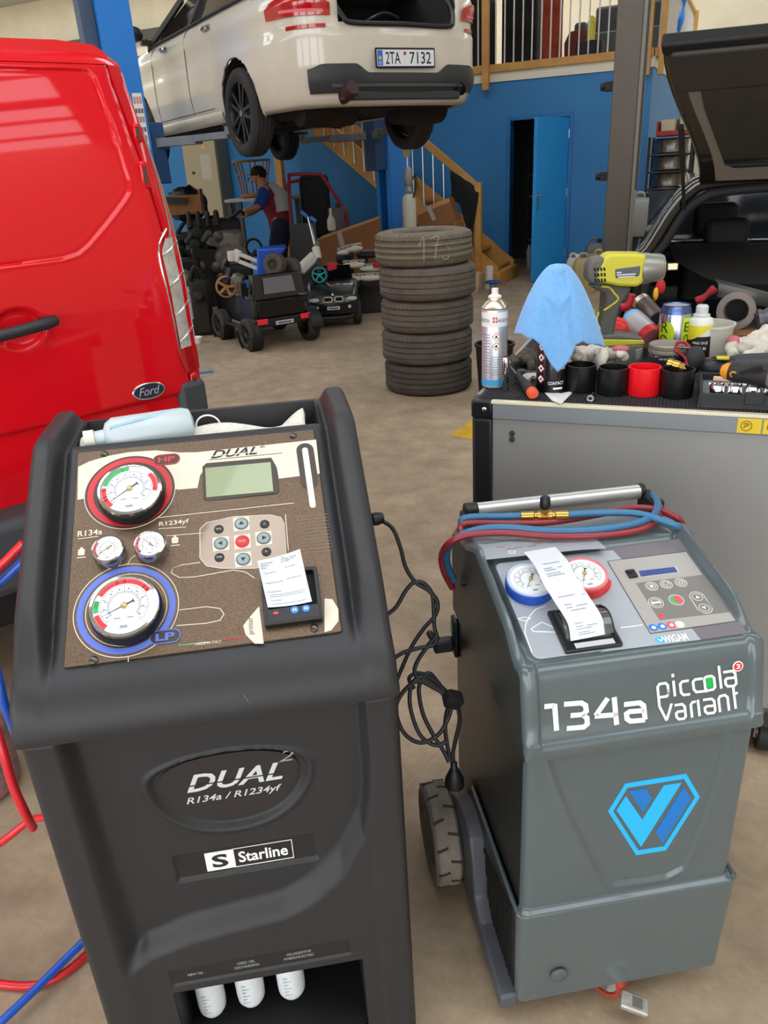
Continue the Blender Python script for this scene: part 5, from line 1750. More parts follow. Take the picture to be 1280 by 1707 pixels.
# printer
pc = [Y3(*q, .008) for q in ((500, 512), (700, 478), (752, 628), (558, 656))]
x0_, x1_ = (pc[0].x + pc[3].x) / 2, (pc[1].x + pc[2].x) / 2
y0_, y1_ = (pc[2].y + pc[3].y) / 2, (pc[0].y + pc[1].y) / 2
pr_ = MB(MB_).ringp(rrect(x0_, x1_, y0_, y1_, .003), rrect(x0_ + .008, x1_ - .008, y0_ + .02, y1_ - .006, .003), k0, k0 + .006).box(x0_ + .002, x1_ - .002, y0_ + .002, y0_ + .021, k0, k0 + .006).build('receipt_printer', mat('printer_dark', '26282a', .45), mb_, bevel=.001)
MB(MB_).box(x0_ + .018, x1_ - .012, y0_ + .004, y0_ + .014, k0 + .006, k0 + .007).build('printer_label', mat('label_pale', 'b9bcc0', .4), pr_)
MB(MB_).grid(lambda u, v: V((x0_ + .008 + (x1_ - x0_ - .016) * u, y0_ + .022 + (y1_ - y0_ - .03) * v, k0 + .004 + .022 * sin(pi * min(1, v * .95 + .05)) ** .7)), 8, 16).build('printer_lid', mat('smoked_lid', '5c625f', .1, alpha=.75, coat=1), pr_, smooth=80)
for sx in (0, 1):
    X_ = x0_ + .006 if sx == 0 else x1_ - .008
    MB(MB_).grid(lambda u, v: V((X_, y0_ + .022 + (y1_ - y0_ - .026) * v, k0 + (.004 + .022 * sin(pi * min(1, v * .95 + .05)) ** .7) * u)), 1, 14).build('printer_cheek', BLACK, pr_, smooth=0)
    md = COL.objects[-1].modifiers.new('thick', 'SOLIDIFY'); md.thickness = .003
cen = [Y3(640, 604, .012), Y3(628, 540, .032), Y3(585, 470, .05), Y3(540, 400, .058), Y3(510, 340, .055), Y3(468, 290, .042)]
cen = spline([V((p.x, p.y, p.z)) for p in cen], 6)


def paperB(u, v):
    t = v * (len(cen) - 1)
    i = min(int(t), len(cen) - 2)
    p = cen[i].lerp(cen[i + 1], t - i)
    return MB_ @ V((p.x + (u - .5) * .058, p.y + (u - .5) * .004, p.z))


pp = MB().grid(paperB, 8, 40).build('paper_strip', PAPER, mb_, smooth=80)
rnd = random.Random(3)
for v, u, w_ in ((.80, .25, .5), (.745, .2, .22), (.74, .62, .12), (.72, .2, .3), (.68, .2, .42), (.655, .22, .5), (.44, .15, .5), (.43, .85, .07), (.36, .2, .2), (.33, .2, .18), (.335, .5, .3), (.30, .28, .4), (.17, .2, .22), (.135, .2, .2), (.13, .52, .3), (.105, .22, .45), (.065, .25, .3), (.04, .25, .48)):
    body = ''.join(rnd.choice('aenostrilumkpd0123456') for _ in range(max(3, int(w_ * 26))))
    nw = (MB_.to_3x3() @ V((0, 0, .0005)))
    ln = MB()
    x = u
    while x < u + w_:
        l = rnd.uniform(.012, .03)
        ln.grid(lambda a_, b__, x=x, l=l: paperB(x + l * a_, v + .012 * b__) + nw, 1, 1)
        x += l + .012
    ln.build('receipt_line', mat('receipt_faint', '8d94a2', .7), pp)['kind'] = 'stuff'
# rear label zone
PR = Panel(B, .283, .853, .45, .833)
R3 = lambda L_: [(p.x, p.y) for p in (PR(680 + x / 2.1333, 780 + y / 2.1333) for x, y in L_)]
rz = MB(PR.M).prism(R3([(235, 258), (275, 328), (620, 292), (705, 288), (655, 240)]), .0005, .001).build('label_zone', MATS['panel_silver'], mb_)
for x, y, m_ in ((330, 283, DG), (395, 285, DG), (440, 280, DG), (365, 290, RED), (460, 272, RED), (520, 265, BLUEP)):
    q = R3([(x, y)])[0]
    MB(PR.M).box(q[0] - .008, q[0] + .008, q[1] - .001, q[1] + .001, .001, .0013).build('small_print', m_, rz)
q = R3([(370, 302)])[0]
MB(PR.M).ringp(circle(*q, .007, 24), circle(*q, .0055, 24), .001, .002).build('round_port', WHITE, rz)
# ---- carrying handle
HN = .505
h0_, h1_ = B.front(780, 847, HN), B.front(1078, 823, HN)
hz = (h0_.z + h1_.z) / 2
MB().cyl((h0_.x + .018, HN, hz), (h1_.x - .018, HN, hz), .0155, n=24).build('handle_bar', mat('aluminium', 'c9cbc9', .3, .6), mb_)
for x, s in ((h0_.x, 1), (h1_.x, -1)):
    hb_ = MB().cyl((x - .008, HN, hz), (x + .02 if s > 0 else x - .02, HN, hz), .0175, n=24).box(x - .016, x + .010, YB - .02, HN + .01, hz - .07, hz)
    hb_.build('handle_bracket', BLACK, mb_, bevel=.003)
# ---- mains inlet with rocker switch on the left side
il = B.side(760, 1058, -.1945)
MB().box(-.203, -.194, il.y - .022, il.y + .012, il.z - .045, il.z + .045).build('mains_inlet', BLACK, mb_, bevel=.003)
MB().box(-.206, -.203, il.y - .012, il.y + .004, il.z + .008, il.z + .034).build('rocker_switch', mat('switch_green', '156b45', .3), mb_, bevel=.002)
c = B.side(775, 970, -.2)
MB().cyl((-.2, c.y, c.z), (-.206, c.y, c.z), .007, n=6).build('side_bolt', BLACK, mb_)

# ---- service hoses lying over the rear of the slate machine
HR = mat('hose_red', '8c2b33', .4, coat=.2)
HBL = mat('hose_blue', '2f6a93', .4, coat=.2)


def hpath(L_):
    return [B.w(*B.atz(x, y, z)) for x, y, z in L_]


def Bz(L_):
    return [B.atz(x, y, z) for x, y, z in L_]


hs = thing('service_hose', 'blue service hose draped over the slate machine with brass tap', 'hose', B)
MB().tube(Bz([(800, 905, .80), (776, 885, .845), (769, 868, .865), (785, 862, .872), (830, 861, .875), (870, 860, .877)]), .0068, n=12).build('hose_run', HBL, hs)
MB().tube(Bz([(946, 858, .88), (1000, 855, .88), (1060, 856, .88), (1105, 868, .876), (1135, 880, .862), (1150, 890, .82)]), .0068, n=12).build('hose_run', HBL, hs)
MB().tube(Bz([(757, 968, .74), (747, 945, .775), (745, 920, .815), (757, 900, .85), (790, 884, .868), (840, 879, .872), (920, 885, .870), (1000, 882, .872), (1060, 872, .874), (1090, 858, .876), (1096, 838, .87), (1088, 824, .85)]), .0068, n=12).build('hose_run', HBL, hs)
T0, T1 = B.atz(868, 860, .878), B.atz(948, 858, .881)
dT = (T1 - T0).normalized()
br = MB()
br.lathe([(.0072, 0), (.0085, .001), (.0085, .024), (.0065, .026), (.0065, .03), (.009, .031), (.009, .037)], T0, dT, 14)
br.lathe([(.0072, 0), (.0085, .001), (.0085, .024), (.0065, .026), (.0065, .03), (.009, .031), (.009, .037)], T1, -dT, 14)
mid = (T0 + T1) / 2
br.lathe([(.0095, -.012), (.0095, .012)], mid, dT, 6)
br.cyl(mid, mid + V((0, 0, .016)), .0085, n=6)
br.build('brass_tap', BRASS, hs)
MB().lathe([(.008, .014), (.0095, .016), (.0105, .022), (.0095, .036), (.007, .039)], mid, (0, 0, 1), 18).build('tap_knob', BLACK, hs)
hr_ = thing('service_hose', 'red service hose draped over the slate machine', 'hose', B)
MB().tube(Bz([(790, 912, .79), (772, 895, .84), (768, 878, .857), (785, 872, .864), (850, 873, .867), (920, 870, .868), (1000, 857, .866), (1050, 847, .862), (1095, 850, .862), (1130, 865, .852), (1142, 885, .81)]), .0068, n=12).build('hose_run', HR, hr_)
MB().tube(Bz([(754, 980, .72), (741, 955, .76), (736, 928, .80), (748, 906, .845), (780, 892, .862), (840, 888, .864), (920, 894, .862), (1000, 892, .862), (1060, 884, .862), (1090, 870, .864), (1100, 850, .85), (1095, 835, .82)]), .0068, n=12).build('hose_run', HR, hr_)

# ================================================================== tool cart and what lies on it
G = Frame((.237, 1.879), -22.25)
TZ = .955
cart = thing('tool_cart', 'grey steel tool cart with black corner posts and cluttered top', 'cart', G)
CG = mat('cart_grey', '929290', .4, .15, noise=(2, .04))
CW_, CD_ = 1.02, .74
MB().box(.052, CW_ - .052, .004, .03, .165, .903).build('front_panel', CG, cart, bevel=.002)
MB().box(.02, CW_ - .02, .03, CD_, .13, .91).build('body', CG, cart)
for x in (0, CW_ - .054):
    MB().box(x, x + .054, -.002, .05, .13, .906).build('corner_post', mat('post_black', '1b1c20', .4), cart, bevel=.008, seg=3)
    cb_ = MB().box(x - .001, x + .054, -.005, .055, .905, .952).build('corner_block', mat('block_black', '121214', .35), cart, bevel=.006, seg=3)
    MB().lathe([(.006, 0), (.0055, .002), (.002, .0035)], (x + .034, -.005, .93), (0, -1, 0), 16).build('screw', CHROME, cb_)
MB().box(.054, CW_ - .054, -.003, .02, .905, .944).build('front_band', mat('band_grey', '82878b', .35, .2), cart, bevel=.002)
MB().box(.05, CW_ - .05, -.004, .014, .944, .9515).build('edge_strip', mat('edge_cream', 'd9d2b8', .35, .1), cart, bevel=.001)
MB().box(0, .012, .05, CD_, .90, .9515).build('side_strip', mat('edge_alu', '9a968c', .4, .4), cart, bevel=.001)
mt_ = MB().box(.012, CW_ - .012, .014, CD_ - .01, .94, TZ - .002).build('top_mat', mat('ribbed_mat', '26252a', .75), cart)
rb_ = MB()
for k in range(120):
    rb_.box(.02 + k * .0082, .0245 + k * .0082, .016, CD_ - .02, TZ - .002, TZ)
rb_.build('mat_ribs', MATS['ribbed_mat'], cart)['kind'] = 'stuff'
for x0, x1 in ((.616, .665), (.669, .72)):
    sk = MB().box(x0, x1, -.0042, -.003, .908, .942).build('warning_sticker', mat('sticker_yellow', 'd9b81e', .45), cart)
    MB(frm(((x0 + x1) / 2 - .006, -.0043, .925), (1, 0, 0), (0, 0, 1))).ringp(circle(0, 0, .012, 24), circle(0, 0, .0105, 24), 0, .0003).stroke([(-.006, -.004), (.006, .004)], .002, 0, .0003).stroke([(-.006, .004), (.004, .006)], .002, 0, .0003).build('sticker_mark', DECAL, sk)
for z in (.868, .852):
    MB().lathe([(.0075, 0), (.007, .003), (.003, .0035)], (.103, .004, z), (0, -1, 0), 18).build('lock', mat('lock_dark', '4a484f', .4, .5), cart)
MB().box(.0, CW_, .0, CD_, .105, .165).build('base_frame', mat('base_dark', '33353a', .45), cart, bevel=.006)
for x, y in ((.08, .07), (.79, .06), (.94, .07), (.08, .66), (.94, .66)):
    if x == .94 and y == .07:
        continue
    wh = MB().cyl((x - .016, y, .052), (x + .016, y, .052), .052, n=28).build('castor', mat('castor_black', '1f1f21', .6), cart, bevel=.004)
    MB().cyl((x - .018, y, .052), (x + .018, y, .052), .026, n=20).build('castor_hub', STEEL, wh)
    MB().box(x - .024, x - .02, y - .02, y + .03, .04, .11).box(x + .02, x + .024, y - .02, y + .03, .04, .11).build('castor_fork', STEEL, wh)


def Ct(px, py, dz=0.0):
    """spot on the cart top seen at a pixel, in the cart's frame"""
    p = G.atz(px, py, TZ + dz)
    return V((p.x, p.y, TZ + dz))


def on_cart(name, label, cat, px, py, yaw=0.0, group=None, dz=0.0):
    p = Ct(px, py, dz)
    return thing(name, label, cat, loc=G.w(p.x, p.y, p.z), yaw=G.yaw + yaw, group=group)


def facing(px, py):
    """angle, in the cart's frame, of the direction from that spot to the viewer's side of the cart"""
    p = Ct(px, py)
    c = G.loc(CAM)
    return atan2(c.y - p.y, c.x - p.x)


def cylwarp(r, a0, z0, w_, h_):
    def f(p):
        a = a0 + (p.x - .5) * w_ / r
        return V((cos(a) * (r + .0006), sin(a) * (r + .0006), z0 + p.y * h_))
    return f


def patch(t, name, m, r, a0, u0, u1, z0, z1, n=10):
    """a curved label patch on an upright can; u in metres round from the facing line"""
    return MB().grid(lambda u, v: V((cos(a0 + (u0 + (u1 - u0) * u) / r) * (r + .0004), sin(a0 + (u0 + (u1 - u0) * u) / r) * (r + .0004), z0 + (z1 - z0) * v)), n, 1).build(name, m, t, smooth=60)


def diamond(t, r, a0, u, z, s, mark=True):
    def pt(q):
        a = a0 + (u + q[0]) / r
        return V((cos(a) * (r + .0007), sin(a) * (r + .0007), z + q[1]))
    o = MB().add([pt(q) for q in ((-s, 0), (0, -s), (s, 0), (0, s))], [(0, 1, 2, 3)]).build('hazard_diamond', RED, t)
    i = s * .82
    MB().add([pt(q) * 1 + V((cos(a0), sin(a0), 0)) * .0003 for q in ((-i, 0), (0, -i), (i, 0), (0, i))], [(0, 1, 2, 3)]).build('diamond_field', WHITE, o)
    i = s * .28
    MB().add([pt(q) + V((cos(a0), sin(a0), 0)) * .0006 for q in ((-i, -i), (i, -i), (i * .8, i * .5), (0, i * 1.4), (-i * .8, i * .3))], [(0, 1, 2, 3, 4)]).build('diamond_mark', DECAL, o)
    return o


# ---- silver cleaner spray can
a0 = facing(824, 641)
t = on_cart('spray_can', 'tall silver spray can with white band at the corner of the cart', 'spray can', 824, 642)
r = .033
MB().lathe([(.031, 0), (.033, .002), (.033, .198), (.031, .202)], n=36).build('can_body', mat('can_silver', 'b9bbc2', .32, .55), t)
MB().lathe([(.0325, .2), (.034, .203), (.032, .207), (.024, .217), (.017, .222), (.0165, .226)], n=32).build('can_shoulder', mat('tin', 'c9bda4', .25, .8), t)
MB().lathe([(.0165, .224), (.017, .231), (.012, .233), (.0085, .236), (.0085, .249), (.004, .25)], n=20).build('nozzle', mat('nozzle_white', 'e6d3cf', .5), t)
patch(t, 'white_band', mat('band_white', 'e0dedd', .4), r, a0, -.05, .05, .158, .194, 20)
patch(t, 'blue_foot', mat('foot_blue', '3d9bd0', .4), r, a0, -.05, .05, .006, .022, 20)
text('W\u00dcRTH', 1, 1, DECAL, t, None, t=0, warp=cylwarp(r, a0 + .7, .169, .034, .011), bold=.01)
text('W\u00dcRTH', 1, 1, DECAL, t, None, t=0, warp=cylwarp(r, a0 - .95, .169, .034, .011), bold=.01)
for u0, u1, z0, z1 in ((-.006, -.001, .169, .175), (.001, .006, .169, .175), (-.006, -.001, .177, .183), (.001, .006, .177, .183)):
    patch(t, 'red_mark', RED, r, a0 + .02, u0, u1, z0, z1, 2)
diamond(t, r, a0, .004, .134, .011)
diamond(t, r, a0, .004, .110, .011)
for k in range(14):
    patch(t, 'small_print', mat('print_fine', '8a8c93', .5), r, a0, -.034, -.012, .04 + k * .0075, .0425 + k * .0075, 4)
for k in range(8):
    patch(t, 'small_print', MATS['print_fine'], r, a0, -.008, .03, .035 + k * .0065, .037 + k * .0065, 4)
# ---- chrome socket extension standing
t = on_cart('long_socket', 'chrome long socket standing on the cart edge', 'socket', 842, 651)
MB().lathe([(.0065, 0), (.008, .002), (.008, .058), (.009, .061), (.0095, .064), (.0095, .084), (.0085, .087), (.006, .087), (.006, .08)], n=24, cap=False).build('socket_body', CHROME, t)
# ---- screwdriver with orange end
p0, p1 = Ct(889, 657, .013), Ct(864, 627, .013)
t = thing('screwdriver', 'black screwdriver with orange handle end on the cart mat', 'screwdriver', G)
d = (p1 - p0).normalized()
Ls = (p1 - p0).length
MB().lathe([(.0115, .004), (.0145, .02), (.0145, .06), (.0105, Ls * .75), (.0085, Ls * .9), (.011, Ls), (.004, Ls + .004)], p0, d, 12).build('grip', mat('grip_black', '2c2a2a', .6), t)
MB().lathe([(.001, -.004), (.010, -.003), (.0145, .003), (.0145, .018)], p0, d, 16, cap=False).build('grip_end', mat('grip_orange', 'd8522f', .5), t)
MB().cyl(p1, p1 + d * .1, .003, n=8).build('blade', STEEL, t)
# ---- black can under the cloth
a0 = facing(919, 648)
t = on_cart('spray_can', 'black spray can half covered by the light blue cloth', 'spray can', 919, 649)
r = .0395
MB().lathe([(.037, 0), (.0395, .002), (.0395, .20), (.037, .206), (.025, .224), (.02, .226), (.02, .285), (.017, .29)], n=36).build('can_body', mat('can_black', '101114', .3, .2, coat=.4), t)
patch(t, 'yellow_mark', mat('mark_yellow', 'd9ab1c', .4), r, a0, -.008, .010, .092, .106, 6)
patch(t, 'silver_print', mat('print_silver', '9fa3aa', .35, .3), r, a0, .012, .036, .06, .135, 8)
patch(t, 'dark_print', mat('print_navy', '23283a', .35), r, a0, .019, .031, .08, .11, 6)
for k in range(4):
    diamond(t, r, a0, -.030, .035 + .027 * k, .0115)
text('CONTACT', 1, 1, WHITE, t, None, t=0, warp=cylwarp(r, a0 + .28, .022, .04, .008), bold=.01)
patch(t, 'small_print', WHITE, r, a0, .004, .028, .010, .015, 4)
# ---- light blue cloth draped over that can
pc = Ct(919, 649)
cc = G.w(pc.x, pc.y, TZ)
CLB = mat('microfibre_blue', '6da3d8', .95, noise=(90, .08), bump=(400, .6), sheen=.4)
ang0 = atan2(-pc.y - 1.2, -.2)      # towards the viewer in the cart frame


def clothfn(u, v):
    th = 2 * pi * u
    rel = th                          # 0 = towards the viewer's right, 90 = away, 270 = towards us
    # corners of the square cloth: left, right, front, back
    cor = [(-1.0 * pi / 2 + .05, .258, .062), (.0 + .02, .208, .118), (pi, .160, .104), (pi / 2, .2, .10)]
    L_, R_ = .165, .066
    for a, l, rr in cor:
        dd = abs((th - a + pi) % (2 * pi) - pi)
        k = max(0, 1 - dd / (pi / 3.6)) ** .9
        L_ += (l - .165) * k
        R_ += (rr - .066) * k
    t_ = v
    rad = R_ * (t_ ** .62) * (1 + .06 * sin(5 * th + 1) * t_)
    rad = max(rad, (.0425 if t_ > .42 else .021 + .02 * ss(.25, .42, t_)) * min(1, t_ * 9))
    z = .305 - .006 * t_ - L_ * max(0, t_ - .05) ** 1.12 + .003 * sin(60 * u) * ss(.9, 1, v)
    return V((rad * cos(th) + .004, rad * sin(th), z))


cmb = MB().grid(clothfn, 96, 40)
o = cmb.build('cloth', CLB, smooth=80, loc=cc, yaw=-.12, label='light blue microfibre cloth draped over a black spray can', cat='cloth')
md = o.modifiers.new('thick', 'SOLIDIFY'); md.thickness = .0025; md.offset = 1
# ---- pots and cups along the front
BLKP = mat('pot_black', '141416', .3)


def pot(label, px, py, r, h, m_, liquid=None):
    t = on_cart('cup', label, 'cup', px, py, group='plastic caps used as cups')
    MB().lathe([(.001, .0), (r * .96, 0), (r, .003), (r, h), (r - .003, h), (r - .0035, .004), (.001, .0035)], n=36, cap=False).build('cup_wall', m_, t)
    if liquid:
        MB().lathe([(.001, h * .75), (r - .004, h * .75)], n=28, cap=False).build('cup_content', liquid, t)
    return t


OILM = mat('oil_black', '0a0a0a', .08)
pot('black plastic cup beside the black spray can', 967, 650, .037, .066, BLKP, OILM)
pot('black plastic cup under the dirty glove finger', 1020, 655, .037, .066, BLKP)
pot('bright red plastic cup among the black cups', 1071, 656, .0385, .068, mat('cup_red', 'e2141f', .3))
pot('black plastic cup holding a brass coupling', 1126, 659, .0385, .066, BLKP)
t = thing('hose_coupling', 'brass quick coupling lying across the black cup', 'coupling', G)
p0 = Ct(1108, 650) + V((-.002, 0, .068)); d = V((.93, -.12, -.22)).normalized()
MB().lathe([(.010, 0), (.013, .002), (.013, .012), (.0115, .014), (.0125, .02), (.0125, .03), (.010, .032), (.010, .038), (.0075, .04), (.0075, .05), (.005, .052), (.005, .066)], p0, d, 20).build('coupling_body', BRASS, t)
MB().lathe([(.0118, .033), (.0118, .043)], p0, d, 6).build('hex_nut', BRASS, t)
t = thing('small_socket', 'small chrome socket lying before the black cups', 'socket', G)
p0 = Ct(984, 664, .008); d = (Ct(1000, 640, .008) - p0).normalized()
MB().lathe([(.004, .004), (.005, 0), (.0085, 0), (.0085, .02), (.0065, .022), (.0065, .034), (.003, .035)], p0, d, 18, cap=False).build('socket_body', CHROME, t)
# torn paper scraps
PT = mat('tissue', 'd4d2cd', .9, bump=(80, .5))
for lb, pts, hh in (('white paper scrap lying before the black spray can', ((905, 652), (920, 668), (935, 674), (957, 652), (935, 656)), .004), ('crumpled white paper near the screwdriver handle', ((868, 640), (880, 645), (886, 632), (897, 633), (895, 622), (872, 625)), .012)):
    P_ = [Ct(*q) for q in pts]
    c = sum(P_, V((0, 0, 0))) / len(P_)
    m = MB().add([p + V((0, 0, .001)) for p in P_] + [p * .5 + c * .5 + V((0, 0, hh * (1 if i % 2 else .4))) for i, p in enumerate(P_)] + [c + V((0, 0, hh * .5))],
                 [(i, (i + 1) % len(P_), len(P_) + (i + 1) % len(P_), len(P_) + i) for i in range(len(P_))] + [(len(P_) + i, len(P_) + (i + 1) % len(P_), 2 * len(P_)) for i in range(len(P_))])
    o = m.build('paper_scrap', PT, smooth=0, loc=G.o, yaw=G.yaw, label=lb, cat='paper')
    md = o.modifiers.new('thick', 'SOLIDIFY'); md.thickness = .0012


# ---- knitted work gloves
GLV = mat('knit_glove', 'c6bfb2', .95, noise=(22, .18), bump=(300, .7))


def glove(label, palm, fingers, m_=GLV, cuff=None, stain=None):
    """palm = (centre, radii); fingers = lists of points, thickness"""
    t = thing('work_glove', label, 'glove', G, group='work gloves on the cart')
    b_ = MB().ball(palm[0], palm[1], 30, 20)
    b_.v = [q + (q - V(palm[0])).normalized() * (.006 * sin(q.x * 190 + q.z * 120) * cos(q.y * 170) + .004 * sin(q.x * 70 + q.y * 90)) for q in b_.v]
    b_.build('palm', m_, t, smooth=80)
    for pts, r_ in fingers:
        fb = MB().tube(pts, lambda u, r_=r_: r_ * (1 - .2 * u + .07 * sin(17 * u)) * (1 if u < .93 else .6), n=12, k=7)
        fb.v = [q + V((.0022 * sin(q.y * 300), .0022 * sin(q.z * 280), .0022 * sin(q.x * 260))) for q in fb.v]
        fb.build('finger', m_, t, smooth=80)
    if cuff:
        MB().lathe([(.03, 0), (.034, .02), (.036, .045), (.033, .046)], cuff[0], cuff[1], 20, cap=False).build('cuff', m_, t)
    if stain:
        MB().ball(stain[0], stain[1], 12, 8).build('red_patch', mat('glove_red', 'b5626a', .95, bump=(300, .7)), t)
    return t


g0 = Ct(983, 630)
glove('soiled white knitted glove slumped over the black cups', (g0 + V((-.012, .03, .042)), (.066, .05, .036)),
      [([g0 + V((.0, .0, .06)), g0 + V((.02, -.02, .068)), g0 + V((.035, -.045, .078)), g0 + V((.025, -.075, .04))], .017),
       ([g0 + V((.03, .02, .06)), g0 + V((.06, -.01, .07)), g0 + V((.085, -.03, .078))], .017),
       ([g0 + V((-.03, .01, .05)), g0 + V((-.04, -.04, .075)), g0 + V((-.02, -.07, .066))], .017),
       ([g0 + V((.04, .04, .05)), g0 + V((.07, .01, .06)), g0 + V((.09, -.01, .062))], .015),
       ([g0 + V((-.045, .04, .04)), g0 + V((-.075, .02, .03)), g0 + V((-.085, -.01, .018))], .016)],
      stain=(g0 + V((.075, -.02, .085)), (.022, .014, .009)))
g0 = Ct(876, 612)
glove('dark soiled glove with cream palm behind the screwdriver', (g0 + V((0, .04, .02)), (.035, .05, .02)),
      [([g0 + V((.0, .0, .025)), g0 + V((.02, -.03, .022)), g0 + V((.03, -.06, .012))], .013), ([g0 + V((-.02, .0, .02)), g0 + V((-.03, -.02, .028)), g0 + V((-.02, -.04, .015))], .013)],
      mat('glove_dark', '4a423a', .95, noise=(16, .5), bump=(200, .6)))
g0 = Ct(1248, 612)
glove('white knitted glove with red cuff at the right of the cart', (g0 + V((.02, .03, .045)), (.07, .05, .035)),
      [([g0 + V((.05, .0, .05)), g0 + V((.02, -.05, .055)), g0 + V((-.02, -.07, .04))], .018), ([g0 + V((.07, .02, .06)), g0 + V((.07, -.04, .065)), g0 + V((.04, -.08, .05))], .018),
       ([g0 + V((-.03, .03, .06)), g0 + V((-.05, -.0, .05)), g0 + V((-.04, -.03, .03))], .017), ([g0 + V((.0, .05, .06)), g0 + V((.04, .07, .085)), g0 + V((.08, .07, .09))], .018)],
      stain=(g0 + V((-.045, .02, .06)), (.02, .02, .02)))
# ---- cordless impact wrench
IW = on_cart('impact_wrench', 'lime yellow and grey cordless impact wrench standing on its battery', 'power tool', 1030, 606, yaw=radians(22.25 - 4))
IP = lambda x, y: ((x - 1030) / 562, (606 - y) / 562)
GRT = mat('tool_grey', '56554f', .5, noise=(12, .1))
MI = frm((0, 0, 0), (1, 0, 0), (0, 0, 1))


def iprism(name, pts, y0, y1, m_, bev=.008, par=IW, seg=3):
    return MB(MI).prism([IP(*p) for p in pts], -y1, -y0).build(name, m_, par, bevel=bev, seg=seg)


iprism('rear_cap', ((972, 452), (978, 443), (996, 441), (998, 482), (975, 478), (971, 470)), -.036, .036, GRT)
body = iprism('housing', ((994, 442), (1003, 436), (1042, 438), (1056, 440), (1054, 480), (1046, 486), (1020, 484), (985, 476), (982, 462)), -.037, .037, YEL)
for i, y in enumerate((455, 463, 471)):
    for k in range(4):
        iprism('vent', ((979 + 4.6 * k + i, y), (981.8 + 4.6 * k + i, y), (983 + 4.6 * k + i, y + 5), (980.2 + 4.6 * k + i, y + 5)), -.0375, .0375, DARK, 0, body)
iprism('name_plate', ((1010, 458), (1048, 455), (1047, 470), (1012, 472)), -.039, .039, mat('plate_slate', '4a4f57', .4), .004)
for k, (x_, w_) in enumerate(((-.03, .012), (-.03, .05), (-.026, .044))):
    MB().box(x_, x_ + w_, -.0396, -.039, .2525 - .006 * k, .2555 - .006 * k).build('plate_print', mat('plate_pale', 'c9ccd0', .4), IW)
MB().lathe([(.040, 0), (.041, .012), (.038, .03), (.036, .052), (.032, .062), (.024, .064)], (.038, 0, .256), (1, 0, .02), 28).build('gear_case', mat('gear_grey', '8a8880', .35, .5), IW)
MB().lathe([(.014, 0), (.014, .01)], (.100, 0, .257), (1, 0, .02), 16).build('anvil_sleeve', DARK, IW)
MB().box(.108, .138, -.0085, .0085, .249, .266).build('anvil', mat('anvil_steel', 'cfc4a2', .3, .9), IW, bevel=.002)
iprism('grip', ((993, 478), (1020, 484), (1040, 487), (1036, 498), (1026, 512), (1022, 530), (1018, 560), (992, 560), (996, 530), (1002, 508), (1000, 495), (975, 482)), -.021, .021, mat('grip_slate', '4b4a45', .6), .008)
iprism('trigger', ((1034, 490), (1040, 490), (1036, 508), (1028, 512)), -.012, .012, BLACK, .003)
for L_ in ([(994, 484), (1006, 486), (1014, 495), (1020, 505), (1000, 520)], [(992, 522), (990, 535), (996, 548)]):
    for s in (-1, 1):
        MB().tube([V((IP(*q)[0], s * .0205, IP(*q)[1])) for q in L_], .003, n=6, k=4).build('grip_accent', YEL, IW)
iprism('foot', ((988, 556), (1024, 556), (1060, 562), (1064, 572), (1000, 575), (986, 572)), -.034, .034, GRT, .006)
iprism('battery_band', ((996, 562), (1062, 566), (1064, 573), (1000, 574)), -.0355, .0355, YEL, .003)
bat = iprism('battery', ((1000, 573), (1063, 573), (1062, 597), (1056, 605), (1002, 605), (998, 598)), -.036, .036, mat('battery_grey', '63645f', .5), .005)
text('5.0', .02, .008, mat('battery_ink', 'c9c9c4', .4), bat, frm((-.012, -.0365, .026), (1, 0, 0), (0, 0, 1)))
iprism('battery_latch', ((1050, 580), (1060, 578), (1058, 595), (1052, 597)), -.0375, .0375, mat('latch_pale', '8f908c', .4), .002)
# ---- cans lying behind the wrench
GF = lambda x, y, n: G.front(x, y, n)


def lying(label, q0, q1, r, m_, top, name='spray_can', cap=None):
    """a can lying over other things: axis between two pixels at given heights"""
    a, b_ = GF(*q0), GF(*q1)
    t = thing(name, label, 'spray can' if name == 'spray_can' else 'can', G)
    d = (b_ - a); L_ = d.length
    MB().lathe([(r * .9, 0), (r, .003), (r, L_ - .02), (r * .93, L_ - .012)], a, d, 28).build('can_body', m_, t)
    MB().lathe([(r, L_ - .02), (r * .96, L_ - .004), (r * .6, L_), (.001, L_)], a, d, 28).build('can_end', top, t)
    if cap:
        MB().lathe([(r * 1.01, 0), (r * 1.01, cap[1])], a, d, 28).build('can_band', cap[0], t)
    return t


lying('grey spray can with red end lying behind the wrench', (1089, 566, .50), (1052, 531, .60), .034, mat('can_greyp', 'a9a9ac', .35, .3), mat('can_bluering', '5fa6d8', .4), cap=(mat('can_redend', 'c4202a', .4), .03))
lying('dark brown can with white dots lying behind the drink can', (1094, 532, .62), (1066, 500, .68), .028, mat('can_brown', '4f4642', .35, .3), mat('can_tin', 'b5aca2', .3, .8), 'drink_can')
t = thing('aerosol_cover', 'red and white plastic spray cap lying by the battery', 'cap', G)
c = GF(1030, 549, .56)
MB().lathe([(.014, .0), (.02, .01), (.032, .03), (.034, .05), (.03, .052)], c + V((.035, 0, -.004)), (-1, .1, .15), 24).build('cap_shell', mat('cap_red', 'd4231c', .35), t)
MB().lathe([(.012, -.03), (.016, -.008), (.015, .0)], c + V((.035, 0, -.004)), (-1, .1, .15), 20).build('cap_neck', mat('cap_white', 'ddd5cc', .5), t)
